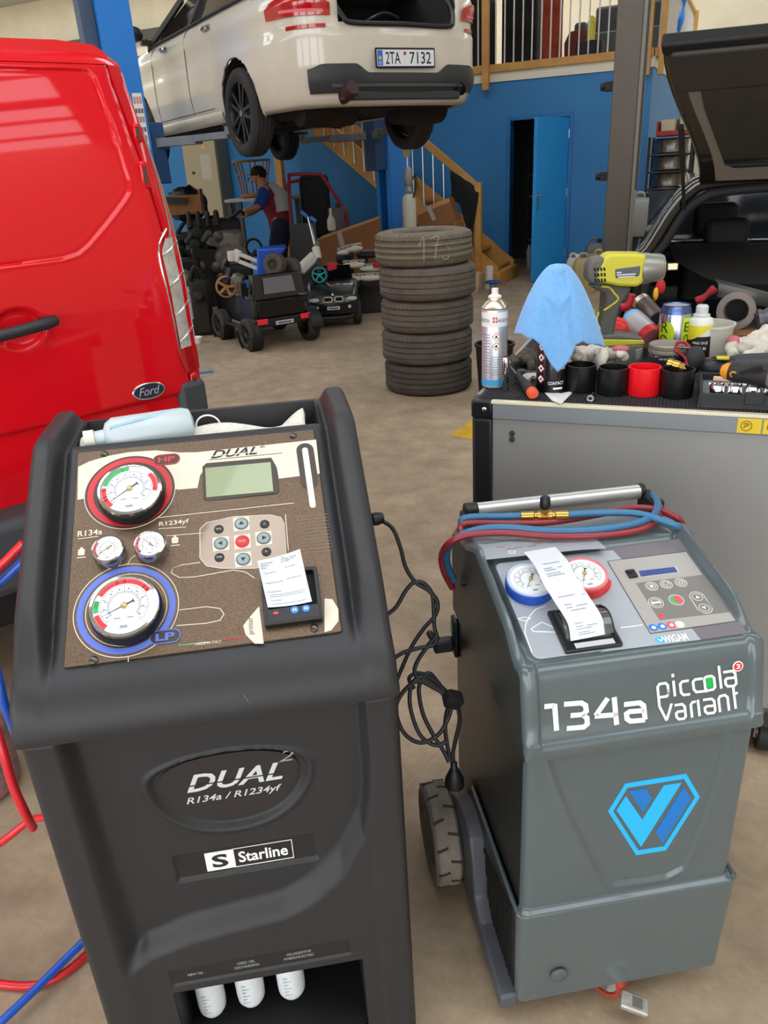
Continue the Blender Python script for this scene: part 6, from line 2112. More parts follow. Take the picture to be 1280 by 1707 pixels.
# ---- energy drink can
a0 = facing(1119, 592)
t = on_cart('drink_can', 'tall silver and lime drink can with large letters', 'can', 1119, 596)
r = .043
MB().lathe([(.035, 0), (.043, .008), (.043, .122), (.041, .128)], n=40).build('can_body', mat('can_bright', 'b4b9c6', .2, .85), t)
MB().lathe([(.0415, .127), (.0395, .14), (.0365, .147), (.037, .150), (.035, .150), (.0345, .147), (.001, .146)], n=40, cap=False).build('can_top', mat('can_bluetop', '51679a', .25, .7), t)
MB().lathe([(.001, .1462), (.0345, .1472)], n=32, cap=False).build('can_lid', mat('lid_pale', 'd6cfd2', .35, .6), t)
LIME = mat('can_lime', 'b7d21c', .35)
patch(t, 'lime_panel', LIME, r, a0, .022, .05, .03, .118, 10)
MB().grid(lambda u, v: (lambda a, z: V((cos(a) * (r + .0005), sin(a) * (r + .0005), z)))(a0 + (-.024 + .026 * v * cos(2 * pi * u)) / r, .075 + .034 * v * sin(2 * pi * u)), 28, 5).build('lime_disc', LIME, t, smooth=80)
DKB = mat('can_ink', '1d2a24', .4)
text('R', 1, 1, DKB, t, None, t=0, warp=cylwarp(r + .0006, a0 - .62, .078, .022, .03), bold=.0)
text('O', 1, 1, DKB, t, None, t=0, warp=cylwarp(r + .0006, a0 - .66, .042, .024, .03))
text('E', 1, 1, DKB, t, None, t=0, warp=cylwarp(r + .0006, a0 + .82, .08, .016, .026))
text('O', 1, 1, DKB, t, None, t=0, warp=cylwarp(r + .0006, a0 + .82, .045, .018, .028))
# ---- oil additive bottle
a0 = facing(1160, 592)
t = on_cart('oil_bottle', 'white oil bottle with yellow and black label behind the jar', 'bottle', 1161, 598)
r = .034
MB().lathe([(.032, 0), (.034, .003), (.034, .105), (.031, .113), (.022, .118)], n=32).build('bottle_body', mat('bottle_white', 'dcdad2', .4), t)
MB().lathe([(.022, .116), (.023, .124), (.016, .127), (.0165, .130), (.0165, .146), (.012, .15), (.001, .15)], n=24, cap=False).build('bottle_cap', mat('cap_clear', 'd9dcdc', .3, trans=.2), t)
patch(t, 'black_label', DECAL, r, a0, -.05, .05, .01, .068, 20)
MB().grid(lambda u, v: (lambda a, z: V((cos(a) * (r + .0005), sin(a) * (r + .0005), z)))(a0 + (-.05 + .1 * u) / r, (.058 + .034 * ss(.2, .9, u)) * (1 - v) + .098 * v), 20, 1).build('yellow_label', mat('label_yellow', 'e0cf2a', .4), t, smooth=60)
text('PAG OLEJ', 1, 1, WHITE, t, None, t=0, warp=cylwarp(r + .0004, a0 + .15, .046, .04, .009), bold=.01)
text('PAG 46', 1, 1, WHITE, t, None, t=0, warp=cylwarp(r + .0004, a0 + .15, .032, .034, .009), bold=.01)
# ---- white tub, dark jar
t = on_cart('tub', 'white plastic tub with dark contents behind the oil bottle', 'tub', 1175, 592)
tb = MB().lathe([(.06, 0), (.068, .085), (.072, .086), (.072, .092), (.066, .092), (.058, .004), (.001, .004)], n=40, cap=False)
tb.build('tub_wall', mat('tub_white', 'c2bfb0', .5), t)
MB().lathe([(.001, .05), (.062, .05)], n=32, cap=False).build('tub_content', mat('sludge', '4a4336', .6), t)
t = on_cart('jar', 'dark jar with dull grey screw lid on the cart', 'jar', 1108, 622)
MB().lathe([(.044, 0), (.047, .004), (.047, .046), (.043, .056), (.04, .058)], n=36).build('jar_glass', mat('jar_dark', '2a2426', .15, coat=.6), t)
MB().lathe([(.045, .056), (.047, .058), (.047, .066), (.046, .067), (.047, .069), (.047, .078), (.044, .081), (.001, .0815)], n=36, cap=False).build('jar_lid', mat('lid_grey', '8b8478', .5, .3), t)
# ---- red carabiner leaning on the jar
t = thing('carabiner', 'red pear-shaped snap hook leaning against the dark jar', 'carabiner', G)
cp = [G.loc(dep(x, y, 1.985)) for x, y in ((1126, 578), (1130, 571), (1141, 571), (1150, 580), (1160, 594), (1165, 604), (1160, 613), (1151, 613), (1145, 606), (1142, 597), (1134, 590), (1127, 585))]
MB().tube(cp, .0042, n=8, k=5, closed=True).build('hook_frame', mat('anodised_red', '9c1f2e', .3, .5), t)
MB().cyl(cp[0], cp[3], .0035, n=8).build('hook_gate', CHROME, t)
# ---- drill with keyless chuck
t = thing('cordless_drill', 'black drill chuck end poking out between glove and jar', 'power tool', G)
p0, p1 = Ct(1170, 615, .032), Ct(1225, 613, .034)
d = (p1 - p0)
MB().lathe([(.016, 0), (.024, .006), (.028, .02), (.028, .045), (.029, .047), (.029, .072)], p0, d, 28).build('chuck', mat('chuck_black', '222225', .45), t)
rbm = MB()
u_, v_, w_ = basis(d)
for k in range(18):
    a = 2 * pi * k / 18
    dd = u_ * cos(a) + v_ * sin(a)
    rbm.beam(p0 + w_ * .022 + dd * .028, p0 + w_ * .044 + dd * .028, .003, .003, up=dd)
rbm.build('chuck_ribs', MATS['chuck_black'], t)
MB().lathe([(.030, .072), (.033, .08), (.034, .11), (.034, .16)], p0, d, 24).build('drill_housing', mat('drill_dark', '2c3134', .5), t)
MB().ball(Ct(1157, 600, .045), (.026, .024, .036), 18, 12).build('drill_grip', mat('grip_rubber', '2a292c', .7), t)
MB().box(*[k for k in (p0.x + .03, p0.x + .06, p0.y - .02, p0.y + .0, p0.z + .028, p0.z + .036)]).build('drill_mark', YEL, t, bevel=.003)
# ---- open socket case with chrome sockets
bx0, by0 = Ct(1163, 679).x, Ct(1163, 679).y
t = thing('socket_case', 'black open socket case at the front right of the cart', 'case', G)
MB().box(bx0, bx0 + .34, by0, by0 + .006, TZ, TZ + .034).box(bx0, bx0 + .006, by0, by0 + .17, TZ, TZ + .040).box(bx0, bx0 + .34, by0 + .164, by0 + .17, TZ, TZ + .04).box(bx0 + .334, bx0 + .34, by0, by0 + .17, TZ, TZ + .04).box(bx0, bx0 + .34, by0, by0 + .17, TZ, TZ + .004).build('case_shell', mat('case_black', '1e1e22', .5), t, bevel=.002)
MB().box(bx0 + .006, bx0 + .334, by0 + .006, by0 + .164, TZ + .004, TZ + .022).build('case_tray', mat('tray_grey', '6e6e72', .6), t)
MB().box(bx0 + .095, bx0 + .135, by0 - .004, by0, TZ + .012, TZ + .042).build('case_latch', MATS['case_black'], t, bevel=.002)
for k in range(8):
    x = bx0 + .038 + k * .037
    sk = thing('chrome_socket', ('first', 'second', 'third', 'fourth', 'fifth', 'sixth', 'seventh', 'eighth')[k] + ' chrome socket from the left in the black case', 'socket', loc=G.w(x, by0 + .034, TZ + .022), yaw=G.yaw, group='sockets in the case')
    if k == 0:
        sk0 = MB().lathe([(.009, .0), (.0165, .0), (.0165, .023), (.015, .026), (.0115, .026), (.010, .014), (.001, .014)], n=22, cap=False).build('socket_body', CHROME, sk)
    else:
        c = sk0.copy(); COL.objects.link(c); c.parent = sk
t = thing('extension_bar', 'chrome extension bar lying across the socket case', 'bar', G)
MB().cyl((bx0 + .02, by0 + .085, TZ + .032), (bx0 + .25, by0 + .08, TZ + .034), .006, n=12).cyl((bx0 + .25, by0 + .08, TZ + .034), (bx0 + .27, by0 + .0795, TZ + .0345), .010, n=14).build('bar_shaft', STEEL, t)
t = thing('wood_pencil', 'short pale wooden stick in the socket case', 'stick', G)
MB().cyl((bx0 + .03, by0 + .12, TZ + .036), (bx0 + .085, by0 + .112, TZ + .036), .008, n=8).build('stick', mat('pale_wood', 'c9a88a', .6), t)
# ---- pneumatic tool with orange end
t = thing('air_ratchet', 'black air tool with orange end and steel collar above the socket case', 'tool', G)
p0, p1 = Ct(1203, 617, .075), Ct(1282, 630, .07)
d = p1 - p0
MB().lathe([(.001, -.001), (.012, .0), (.018, .008), (.020, .020)], p0, d, 20, cap=False).build('tool_end', mat('tool_orange', 'd88a1e', .45), t)
MB().lathe([(.020, .018), (.022, .03), (.021, .06), (.0235, .09), (.0235, .105)], p0, d, 22).build('tool_grip', mat('tool_rubber', '1d1c1d', .6), t)
MB().lathe([(.024, .104), (.026, .107), (.026, .14), (.022, .144), (.03, .15), (.03, .2)], p0, d, 24).build('tool_collar', mat('collar_steel', 'a5a4a2', .3, .9), t)
MB().torus(p0 + d.normalized() * .025 + V((0, -.022, .0)), (0, 1, .3), .006, .002, 16, 6).build('tool_eye', MATS['tool_orange'], t)
# ---- small screwdriver with black handle
t = thing('screwdriver', 'slim black-handled screwdriver lying over the glove', 'screwdriver', G)
p0, p1, p2 = Ct(1212, 622, .06), Ct(1238, 620, .085), Ct(1277, 612, .125)
MB().cyl(p0, p1, .0025, n=8).build('blade', STEEL, t)
d = p2 - p1
MB().lathe([(.004, 0), (.007, .004), (.006, .014), (.0095, d.length * .5), (.011, d.length * .8), (.007, d.length)], p1, d, 14).build('grip', mat('grip_black2', '222124', .55), t)
# ---- exhaust flange on a wooden block, sheet metal, odds and ends at the back of the cart
t = thing('wood_block', 'brown wooden block at the back of the cart', 'block', G)
wb = GF(1203, 562, .545)
MB().box(wb.x, wb.x + .2, .545, .635, TZ, GF(1226, 519, .60).z - .052).build('block', mat('brown_wood', '8a5f36', .6, noise=(10, .25)), t, bevel=.002)
t = thing('exhaust_flange', 'rusty grey exhaust pipe flange resting on the wooden block', 'pipe', G)
c = GF(1226, 519, .60)
d = V((-.12, -1, .12)).normalized()
MB().lathe([(.034, -.008), (.052, -.008), (.053, .0), (.052, .012), (.04, .016), (.036, .05), (.034, .12), (.03, .12), (.031, .0), (.034, -.008)], c - d * .02, -d, 36, cap=False).build('flange', mat('rusty_grey', '6f655f', .55, .5, noise=(14, .3)), t)
MB().lathe([(.001, .06), (.031, .06)], c, -d, 24, cap=False).build('pipe_bore', DARK, t)
t = thing('pipe_elbow', 'grey cast pipe elbow beside the exhaust flange', 'pipe', G)
MB().tube([c + V((.06, .0, -.03)), c + V((.1, .02, -.01)), c + V((.13, .05, .02)), c + V((.15, .06, .08))], .026, n=14).lathe([(.026, 0), (.036, .002), (.036, .012), (.026, .014)], c + V((.06, .0, -.03)), (1, .1, .2), 20).build('elbow', mat('cast_grey', '55565a', .45, .6, noise=(10, .25)), t)
t = thing('metal_bracket', 'bent grey sheet metal bracket behind the exhaust flange', 'bracket', G)
q0, q1 = GF(1196, 494, .69), GF(1290, 514, .69)
MB().add([q0, q1, q1 + V((0, .03, .03)), q0 + V((0, .03, .03)), q0 + V((-.01, .04, .045)), q1 + V((0, .04, .035))], [(0, 1, 2, 3), (3, 2, 5, 4)]).build('sheet', mat('bracket_grey', '4d4c4a', .4, .5), t)
md = COL.objects[-1].modifiers.new('thick', 'SOLIDIFY'); md.thickness = .004
t = thing('red_strap', 'crumpled dark red strap at the back of the cart', 'strap', G)
MB().tube([GF(1160, 502, .69), GF(1171, 497, .69), GF(1182, 488, .69), GF(1192, 480, .69)], lambda u: .010 + .002 * sin(9 * u), n=8, k=6).build('strap', mat('strap_red', '8f1a26', .8), t)
t = thing('parts_box', 'low black parts box at the back of the cart holding odds and ends', 'box', G)
b0 = Ct(1120, 570)
MB().box(.30, .60, .645, CD_ - .01, TZ, TZ + .06).build('box_shell', mat('box_black', '19191b', .6), t, bevel=.006)
t = thing('red_pouch', 'small red pouch with yellow tag behind the brown can', 'pouch', G)
MB().ball(GF(1101, 478, .69), (.014, .012, .022), 14, 10).build('pouch', mat('pouch_red', 'b01b22', .7), t)
MB().ball(GF(1093, 490, .68), (.008, .01, .02), 10, 8).build('tag', mat('tag_yellow', 'd5a21c', .5), t)
t = thing('red_grip_lever', 'red plastic handle behind the yellow wrench', 'handle', G)
MB().tube([GF(1036, 512, .62), GF(1046, 508, .62), GF(1052, 490, .62)], .014, n=10).build('grip', mat('handle_red', 'a51520', .4), t)
t = thing('cardboard_piece', 'brown cardboard piece lying behind the blue cloth', 'cardboard', G)
b0 = Ct(962, 590)
MB().box(b0.x - .05, b0.x + .03, b0.y + .02, b0.y + .06, TZ, TZ + .045).build('board', mat('cardboard', '8a6a4f', .8), t)
t = thing('flat_spanner', 'dull flat spanner lying on the mat beyond the screwdriver', 'spanner', G)
p0, p1 = Ct(868, 618, .004), Ct(905, 621, .004)
MB().beam(p0, p1, .012, .005).cyl(p0 + V((0, 0, -.003)), p0 + V((0, 0, .003)), .012, n=12).cyl(p1 + V((0, 0, -.003)), p1 + V((0, 0, .003)), .012, n=12).build('spanner', mat('dull_steel', '77736a', .4, .7), t)

# ================================================================== cables and hoses between the machines
CABM = mat('cable_black', '1b1b1d', .5)
pc_ = thing('power_cable', 'black power cable hanging in a tied coil between the two machines', 'cable', loc=(0, 0, 0))


def D(L_, d0=1.5):
    return [dep(q[0], q[1], q[2] if len(q) > 2 else d0) for q in L_]


for L_ in ([(612, 864, 1.42), (635, 868), (655, 882), (668, 915), (676, 945), (692, 970), (715, 985), (729, 1003), (726, 1025), (706, 1048), (685, 1080), (668, 1118), (655, 1150)],
           [(640, 1028), (660, 1012), (676, 985), (690, 971), (706, 972), (720, 990), (723, 1020), (724, 1045), (728, 1062), (722, 1075), (700, 1080), (672, 1088), (650, 1102)],
           [(728, 1058), (712, 1078), (697, 1100), (691, 1118), (698, 1132), (720, 1145), (745, 1158)],
           [(752, 1166), (735, 1150), (700, 1135), (675, 1150), (660, 1180), (672, 1220), (700, 1238), (730, 1225), (748, 1195), (754, 1170)],
           [(750, 1166), (728, 1135), (715, 1122), (705, 1130), (698, 1150), (705, 1190), (722, 1225), (738, 1250), (748, 1270)],
           [(756, 1166), (745, 1185), (742, 1215), (746, 1245), (750, 1268)],
           [(748, 1168), (722, 1140), (700, 1128), (685, 1145), (684, 1180), (700, 1225), (725, 1242), (745, 1236)],
           [(762, 1172), (766, 1200), (760, 1230), (755, 1255), (756, 1275)],
           [(690, 1148), (682, 1130), (700, 1122), (725, 1136), (752, 1160)]):
    MB().tube(D(L_), .0042, n=8, k=6).build('cable_run', CABM, pc_)
tm = dep(755, 1166, 1.49)
MB().obox(tm, (.034, .03, .03), (.4, .5, .3)).build('cable_tie', mat('velcro', '1d1d20', .9, bump=(300, .6)), pc_, bevel=.006)
pg = MB().tube(D([(756, 1270), (757, 1283)]), .007, n=10, k=1)
pg.lathe([(.008, 0), (.013, .012), (.019, .028), (.0195, .042), (.017, .044)], dep(757, 1281, 1.5), V((.0, .03, -1)), 20)
pg.build('plug', BLACK, pc_)
for dx in (-.0095, .0095):
    q = dep(757, 1281, 1.5) + V((dx, .0, -.043))
    MB().cyl(q, q + V((0, 0, -.02)), .0022, n=8).build('plug_pin', CHROME, pc_)
MB().lathe([(.012, 0), (.013, .008), (.010, .02)], dep(621, 866, 1.43), (1, .3, 0), 14).build('strain_relief', BLACK, pc_)
ip = thing('mains_plug', 'black angled mains plug in the side of the slate machine', 'plug', B)
MB().box(-.245, -.203, il.y - .012, il.y + .012, il.z - .036, il.z - .006).lathe([(.011, 0), (.010, .012), (.006, .03)], (-.236, il.y + .005, il.z - .012), (-.6, .2, .75), 12).build('plug_body', mat('plug_grey', '2c2c2f', .5), ip, bevel=.005)
# hoses at the left of the dark machine
t = thing('red_hose', 'bright red hose looping on the floor left of the dark machine', 'hose', loc=(0, 0, 0))
RH = mat('hose_bright_red', 'd2202a', .4, coat=.3)
MB().tube([dep(40, 905, 1.45), dep(15, 930, 1.45), dep(-15, 965, 1.45), dep(-45, 1050, 1.42), dep(-30, 1140, 1.4), dep(0, 1235, 1.38), dep(22, 1310, 1.40), dep(42, 1355, 1.42), dep(55, 1380, 1.47)], .0085, n=10).build('hose_run', RH, t)
MB().tube([onz(80, 1362, .25), onz(50, 1368, .22), onz(15, 1395, .18), onz(-30, 1430, .12), onz(-90, 1500, .03)], .0085, n=10).build('hose_run', RH, t)
MB().tube([onz(-60, 1625, .01), onz(0, 1640, .01), (onz(60, 1642, .01)), onz(110, 1620, .01), onz(150, 1585, .01), onz(190, 1540, .01)], .0085, n=10).build('hose_run', RH, t)
t = thing('blue_hose', 'bright blue hose crossing the floor left of the dark machine', 'hose', loc=(0, 0, 0))
BHM = mat('hose_bright_blue', '1f57c0', .4, coat=.3)
MB().tube([dep(45, 930, 1.47), dep(18, 955, 1.47), dep(-10, 985, 1.47), dep(-30, 1050, 1.45), dep(-5, 1120, 1.44), dep(8, 1175, 1.45), dep(30, 1230, 1.5)], .0085, n=10).build('hose_run', BHM, t)
MB().tube([onz(-40, 1740, .03), onz(0, 1705, .03), onz(60, 1648, .03), onz(120, 1588, .035), onz(170, 1540, .04)], .0085, n=10).build('hose_run', BHM, t)
FLO = mat('floral_cloth', '1f6f66', .85, noise=(26, .5), col2='d8808a')
p = onz(-60, 1390, 0)
MB().lathe([(.09, 0), (.11, .03), (.105, .2), (.08, .32), (.05, .36)], n=20).build('floral_bag', FLO, loc=(p.x - .03, p.y + .16, 0), label='green and pink floral patterned bag left of the dark machine', cat='bag')
# yellow floor marking and black bin
m = MB().add([(*onz(750, 725, 0).xy, .002), (*onz(790, 735, 0).xy, .002), (.85, 4.25, .002), (.9, 4.75, .002), (*onz(790, 700, 0).xy, .002)], [(0, 1, 2, 3, 4)])
m.build('floor_marking', mat('floor_yellow', 'c29a1e', .6, noise=(8, .2)), label='worn yellow triangle painted on the floor', kind='structure')
t = thing('black_bin', 'round black bin between tyre stack and cart', 'bin', loc=(.80, 5.12, 0))
MB().lathe([(.001, .005), (.1, 0), (.125, .36), (.135, .37), (.135, .385), (.12, .385), (.097, .02), (.001, .02)], n=32, cap=False).build('bin_wall', mat('bin_black', '1d1b1a', .5), t)
MB().ball((.02, -.02, .33), (.06, .05, .03), 14, 8).build('bin_rubbish', mat('rubbish_red', 'a8564a', .8), t)

# ================================================================== clutter under and around the lifted car
def put(px, py, D_, z=0.0):
    """floor spot under the point seen at a pixel at depth D_"""
    p = dep(px, py, D_)
    return V((p.x, p.y, z))


# ---- black ride-on toy off-roader, tail towards us
p = onz(425, 584, 0)
TJ = Frame((p.x, p.y), 30)
tj = thing('ride_on_toy_car', 'black toy off-road car with red tail lights seen from behind', 'toy car', TJ)
tj.scale = (1.12, 1.12, .98)
TB_ = mat('toy_black', '101012', .3, coat=.4)
TR = mat('toy_tyre', '37332f', .8, noise=(12, .2))
MB().prism([(.0, .20), (.92, .20), (.92, .40), (.86, .44), (.62, .46), (.58, .47), (.0, .47)], 0, .46).build('body', TB_, tj, bevel=.02, seg=3).matrix_local = frm((.04, .0, 0), (0, 1, 0), (0, 0, 1))
MB().add([(.03, -.02, .45), (.51, -.02, .45), (.51, .10, .45), (.03, .10, .45), (.05, .03, .67), (.49, .03, .67), (.49, .085, .67), (.05, .085, .67)], [(0, 1, 5, 4), (1, 2, 6, 5), (2, 3, 7, 6), (3, 0, 4, 7), (4, 5, 6, 7), (0, 3, 2, 1)]).build('tail_frame', TB_, tj, bevel=.01)
MB().add([(.13, -.022, .50), (.41, -.022, .50), (.40, .010, .64), (.14, .010, .64)], [(0, 1, 2, 3)]).build('rear_window', mat('toy_window', '6d6a74', .15, coat=.6), tj)
MB().box(.0, .54, -.05, .03, .20, .28).build('rear_bumper', mat('toy_bumper', '1a1a1c', .5), tj, bevel=.012)
MB().box(.06, .48, -.03, 0, .29, .44).build('tail_gate', TB_, tj, bevel=.006)
for x in (.03, .42):
    MB().box(x, x + .09, -.06, -.045, .235, .285).build('tail_lamp', mat('toy_red', 'd12a30', .3, emit=.15), tj, bevel=.004)
pl_ = MB().box(.19, .35, -.058, -.05, .215, .25).build('plate', mat('toy_plate', 'c9c9cf', .4), tj, bevel=.002)
MB().box(.21, .33, -.0588, -.058, .224, .24).build('plate_print', mat('toy_ink', '66666c', .4), pl_)
MB().box(.43, .50, -.034, -.03, .455, .47).build('name_mark', CHROME, tj)
MB().cyl((-.015, .08, .47), (-.015, .08, .62), .012, n=8).box(-.04, .01, .04, .12, .5, .62).build('side_mirror', TB_, tj, bevel=.008)
MB().box(.10, .44, .18, .5, .36, .44).build('seat', mat('toy_seat', '1d1b1c', .7), tj, bevel=.02)
MB().torus((.27, .6, .54), (0, -.5, 1), .07, .012, 24, 8).build('steering_wheel', TB_, tj)
for x, y, sx in ((.04, .06, -1), (.50, .06, 1), (.04, .72, -1), (.50, .72, 1)):
    wheel(tj, (x + sx * .04, y, .145), (sx, 0, 0), .145, .11, .085, 5, mat('toy_rim', '201f20', .4), tyrem=TR)
    MB().lathe([(.16, -.05), (.175, -.05), (.175, .055), (.16, .055)], (x + sx * .04, y, .15), (sx, 0, 0), 16, cap=False, a0=0 if sx > 0 else pi, a1=pi if sx > 0 else 2 * pi).build('wheel_arch', MATS['toy_bumper'], tj)
for x in (-.03, .53):
    MB().box(x, x + .04, .22, .56, .17, .20).build('side_step', MATS['toy_bumper'], tj, bevel=.008)

# ---- black ride-on toy estate, nose towards us
p = onz(520, 548, 0)
TX = Frame((p.x, p.y), 2)
tx = thing('ride_on_toy_car', 'black toy car with twin chrome grille facing the hall', 'toy car', TX)
bd_ = []
for y, z0, z1, w_ in ((-.06, .14, .26, .40), (-.04, .11, .33, .47), (.12, .10, .39, .52), (.35, .10, .44, .54), (.55, .12, .42, .52), (.64, .16, .36, .44)):
    bd_.append([V((x + .24, y, z)) for x, z in rrect(-w_ / 2, w_ / 2, z0, z1, .05, 4)])
MB().loft(bd_).build('body', TB_, tx, smooth=50)
for x in (.145, .255):
    g_ = MB(frm((x, -.062, .265), (1, 0, 0), (0, 0, 1))).ringp(rrect(0, .09, 0, .055, .018), rrect(.01, .08, .009, .046, .012), 0, .012).build('grille', CHROME, tx)
    MB(frm((x, -.06, .265), (1, 0, 0), (0, 0, 1))).box(.01, .08, .009, .046, -.004, .004).build('grille_mesh', DARK, g_)
for s in (-1, 1):
    MB().ball((.24 + s * .185, -.025, .285), (.062, .04, .03), 16, 10).build('head_lamp', mat('toy_lamp', 'b9bdc2', .12, coat=1), tx)
    MB().cyl((.24 + s * .165, -.075, .215), (.24 + s * .165, -.05, .215), .016, n=14).build('fog_lamp', mat('toy_fog', 'd6d8da', .2), tx)
    MB().tube([(.24 + s * .2, -.06, .12), (.24 + s * .13, -.08, .11), (.24, -.085, .11)], .016, n=8).build('front_lip', MATS['toy_bumper'], tx)
pl_ = MB().box(.175, .305, -.088, -.072, .19, .222).build('plate', MATS['toy_plate'], tx, bevel=.002)
MB().box(.193, .288, -.0888, -.088, .199, .214).build('plate_print', MATS['toy_ink'], pl_)
MB().lathe([(.012, 0), (.012, .006)], (.24, -.05, .335), (0, -1, .5), 16).build('bonnet_badge', CHROME, tx)
for x, y, sx in ((.0, .12, -1), (.48, .12, 1), (.0, .5, -1), (.48, .5, 1)):
    wheel(tx, (x, y, .125), (sx, 0, 0), .125, .09, .08, 5, mat('toy_rim2', '3a3a3c', .3, .5), tyrem=TR)
MB().add([(.02, .35, .42), (.46, .35, .42), (.44, .5, .56), (.04, .5, .56)], [(0, 1, 2, 3)]).build('wind_screen', DGLASS, tx)

# ---- white folding scooter with bronze wheel, tipped over the toy car
sw = thing('kick_scooter', 'white scooter with bronze front wheel lying on the black toy car', 'scooter', loc=(0, 0, 0))
SCW = mat('scooter_white', 'd0cdc8', .4)
D7 = 7.35
q = [dep(x, y, D7) for x, y in ((386, 424), (397, 429), (432, 443), (442, 448))]
MB().tube([q[0] + V((0, 0, .03)), q[0] + V((0, 0, -.06))], .042, n=12, k=1).build('head_tube', SCW, sw, bevel=.004)
for s in (-1, 1):
    MB().beam(q[1] + V((0, 0, s * .035)), q[3] + V((0, .05, s * .035)), .05, .035).build('frame_rail', SCW, sw, bevel=.008)
MB().beam(q[0] + V((.02, 0, 0)), q[1] + V((.02, 0, 0)), .055, .11).build('frame_neck', SCW, sw, bevel=.01)
MB().beam(q[3] + V((0, .05, 0)), q[3] + V((.1, .12, -.02)), .055, .1).build('frame_deck', SCW, sw, bevel=.01)
wc = dep(377, 478, D7)
MB().beam(dep(384, 447, D7), wc + V((.0, .0, .02)), .06, .045).build('fork', BLACK, sw, bevel=.008)
tw_ = MB().lathe([(.085, -.014), (.098, -.012), (.103, 0), (.098, .012), (.085, .014), (.085, -.014)], wc, (.35, -1, .1), 36, cap=False).build('front_wheel', mat('bronze_tyre', '9a7142', .6), sw)
sp_ = MB().lathe([(.02, -.012), (.02, .012)], wc, (.35, -1, .1), 16)
u_, v_, w__ = basis((.35, -1, .1))
for k in range(5):
    a = 2 * pi * k / 5
    sp_.beam(wc + (u_ * cos(a) + v_ * sin(a)) * .015, wc + (u_ * cos(a) + v_ * sin(a)) * .088, .024, .012, up=w__)
sp_.build('wheel_spokes', mat('bronze', 'a87a45', .4, .3), tw_)

# ---- blue ride-on quad turned on its side, knobbly wheels up
bq = thing('ride_on_quad', 'blue toy quad bike lying on its side with two knobbly wheels', 'toy', loc=(0, 0, 0))
BQ = mat('quad_blue', '1255c4', .35, coat=.3)
f0 = dep(435, 445, 7.5)
Q = lambda L_, d_=7.5: [(lambda v: (v.x - f0.x, v.z - f0.z))(dep(x, y, d_)) for x, y in L_]
MB(frm(f0, (1, 0, 0), (0, 0, 1))).prism(Q([(434, 412), (474, 408), (477, 413), (466, 430), (452, 432), (450, 470), (428, 474), (412, 480), (402, 483), (401, 478), (412, 466), (430, 456), (432, 436)]), -.16, .16).build('body_shell', BQ, bq, bevel=.03, seg=3)
for (x, y, d_) in ((458, 441, 7.30), (483, 448, 7.42)):
    c = dep(x, y, d_)
    t = MB().lathe([(.05, -.05), (.085, -.055), (.1, -.045), (.102, .0), (.1, .045), (.085, .055), (.05, .05), (.05, -.05)], c, (-.35, -1, .1), 28, cap=False).build('knobbly_wheel', mat('knobbly_grey', '5a534c', .85, noise=(20, .2), bump=(60, .6)), bq)
    MB().lathe([(.001, .03), (.05, .035)], c, (-.35, -1, .1), 20, cap=False).lathe([(.001, .04), (.02, .04), (.02, .03)], c, (-.35, -1, .1), 12, cap=False).build('wheel_hub', mat('knob_hub', '3e3833', .7), t)
    lg = MB()
    u_, v_, w__ = basis((-.35, -1, .1))
    for k in range(16):
        a = 2 * pi * k / 16
        d = u_ * cos(a) + v_ * sin(a)
        lg.beam(c + d * .102 - w__ * .04, c + d * .102 + w__ * .04, .014, .012, up=d)
    lg.build('tread_lugs', MATS['knobbly_grey'], t)['kind'] = 'stuff'
MB().cyl(dep(458, 441, 7.3), dep(483, 448, 7.42), .02, n=10).build('axle', BLACK, bq)
# ---- white scooter with teal wheel and blue grips
s2 = thing('kick_scooter', 'white scooter with teal wheel standing on the toy estate', 'scooter', loc=(0, 0, 0))
D8 = 8.0
P8 = lambda x, y, d_=D8: dep(x, y, d_)
MB().beam(P8(499, 452), P8(526, 425), .10, .11).build('frame_deck', SCW, s2, bevel=.03, seg=3)
MB().cyl(P8(530, 432), P8(526, 412), .042, n=16).build('head_tube', SCW, s2, bevel=.008)
MB().cyl(P8(526, 412), P8(514, 362), .017, n=10).build('steering_tube', STEEL, s2)
MB().cyl(P8(529, 404), P8(527, 412), .03, n=12).build('clamp', mat('clamp_green', '6a7a38', .5), s2)
for a, b_ in (((502, 353), (512, 361)), ((517, 362), (527, 369))):
    MB().cyl(P8(*a), P8(*b_), .02, n=10).build('grip', mat('grip_blue', '2a6fc0', .5), s2)
wc = P8(532, 458)
MB().beam(P8(530, 432), wc + V((0, 0, .01)), .05, .05).build('fork', BLACK, s2, bevel=.008)
t = MB().lathe([(.078, -.014), (.09, -.012), (.096, 0), (.09, .012), (.078, .014), (.078, -.014)], wc, (.2, -1, .1), 32, cap=False).build('front_wheel', mat('teal_tyre', '2b2b2d', .7), s2)
sp_ = MB().lathe([(.066, -.013), (.08, -.013), (.08, .013), (.066, .013), (.066, -.013)], wc, (.2, -1, .1), 32, cap=False).lathe([(.02, -.014), (.02, .014)], wc, (.2, -1, .1), 14)
u_, v_, w__ = basis((.2, -1, .1))
for k in range(5):
    a = 2 * pi * k / 5 + .3
    sp_.beam(wc + (u_ * cos(a) + v_ * sin(a)) * .015, wc + (u_ * cos(a) + v_ * sin(a)) * .07, .016, .016, up=w__)
sp_.build('wheel_spokes', mat('teal', '1aa5a8', .35, .2), t)

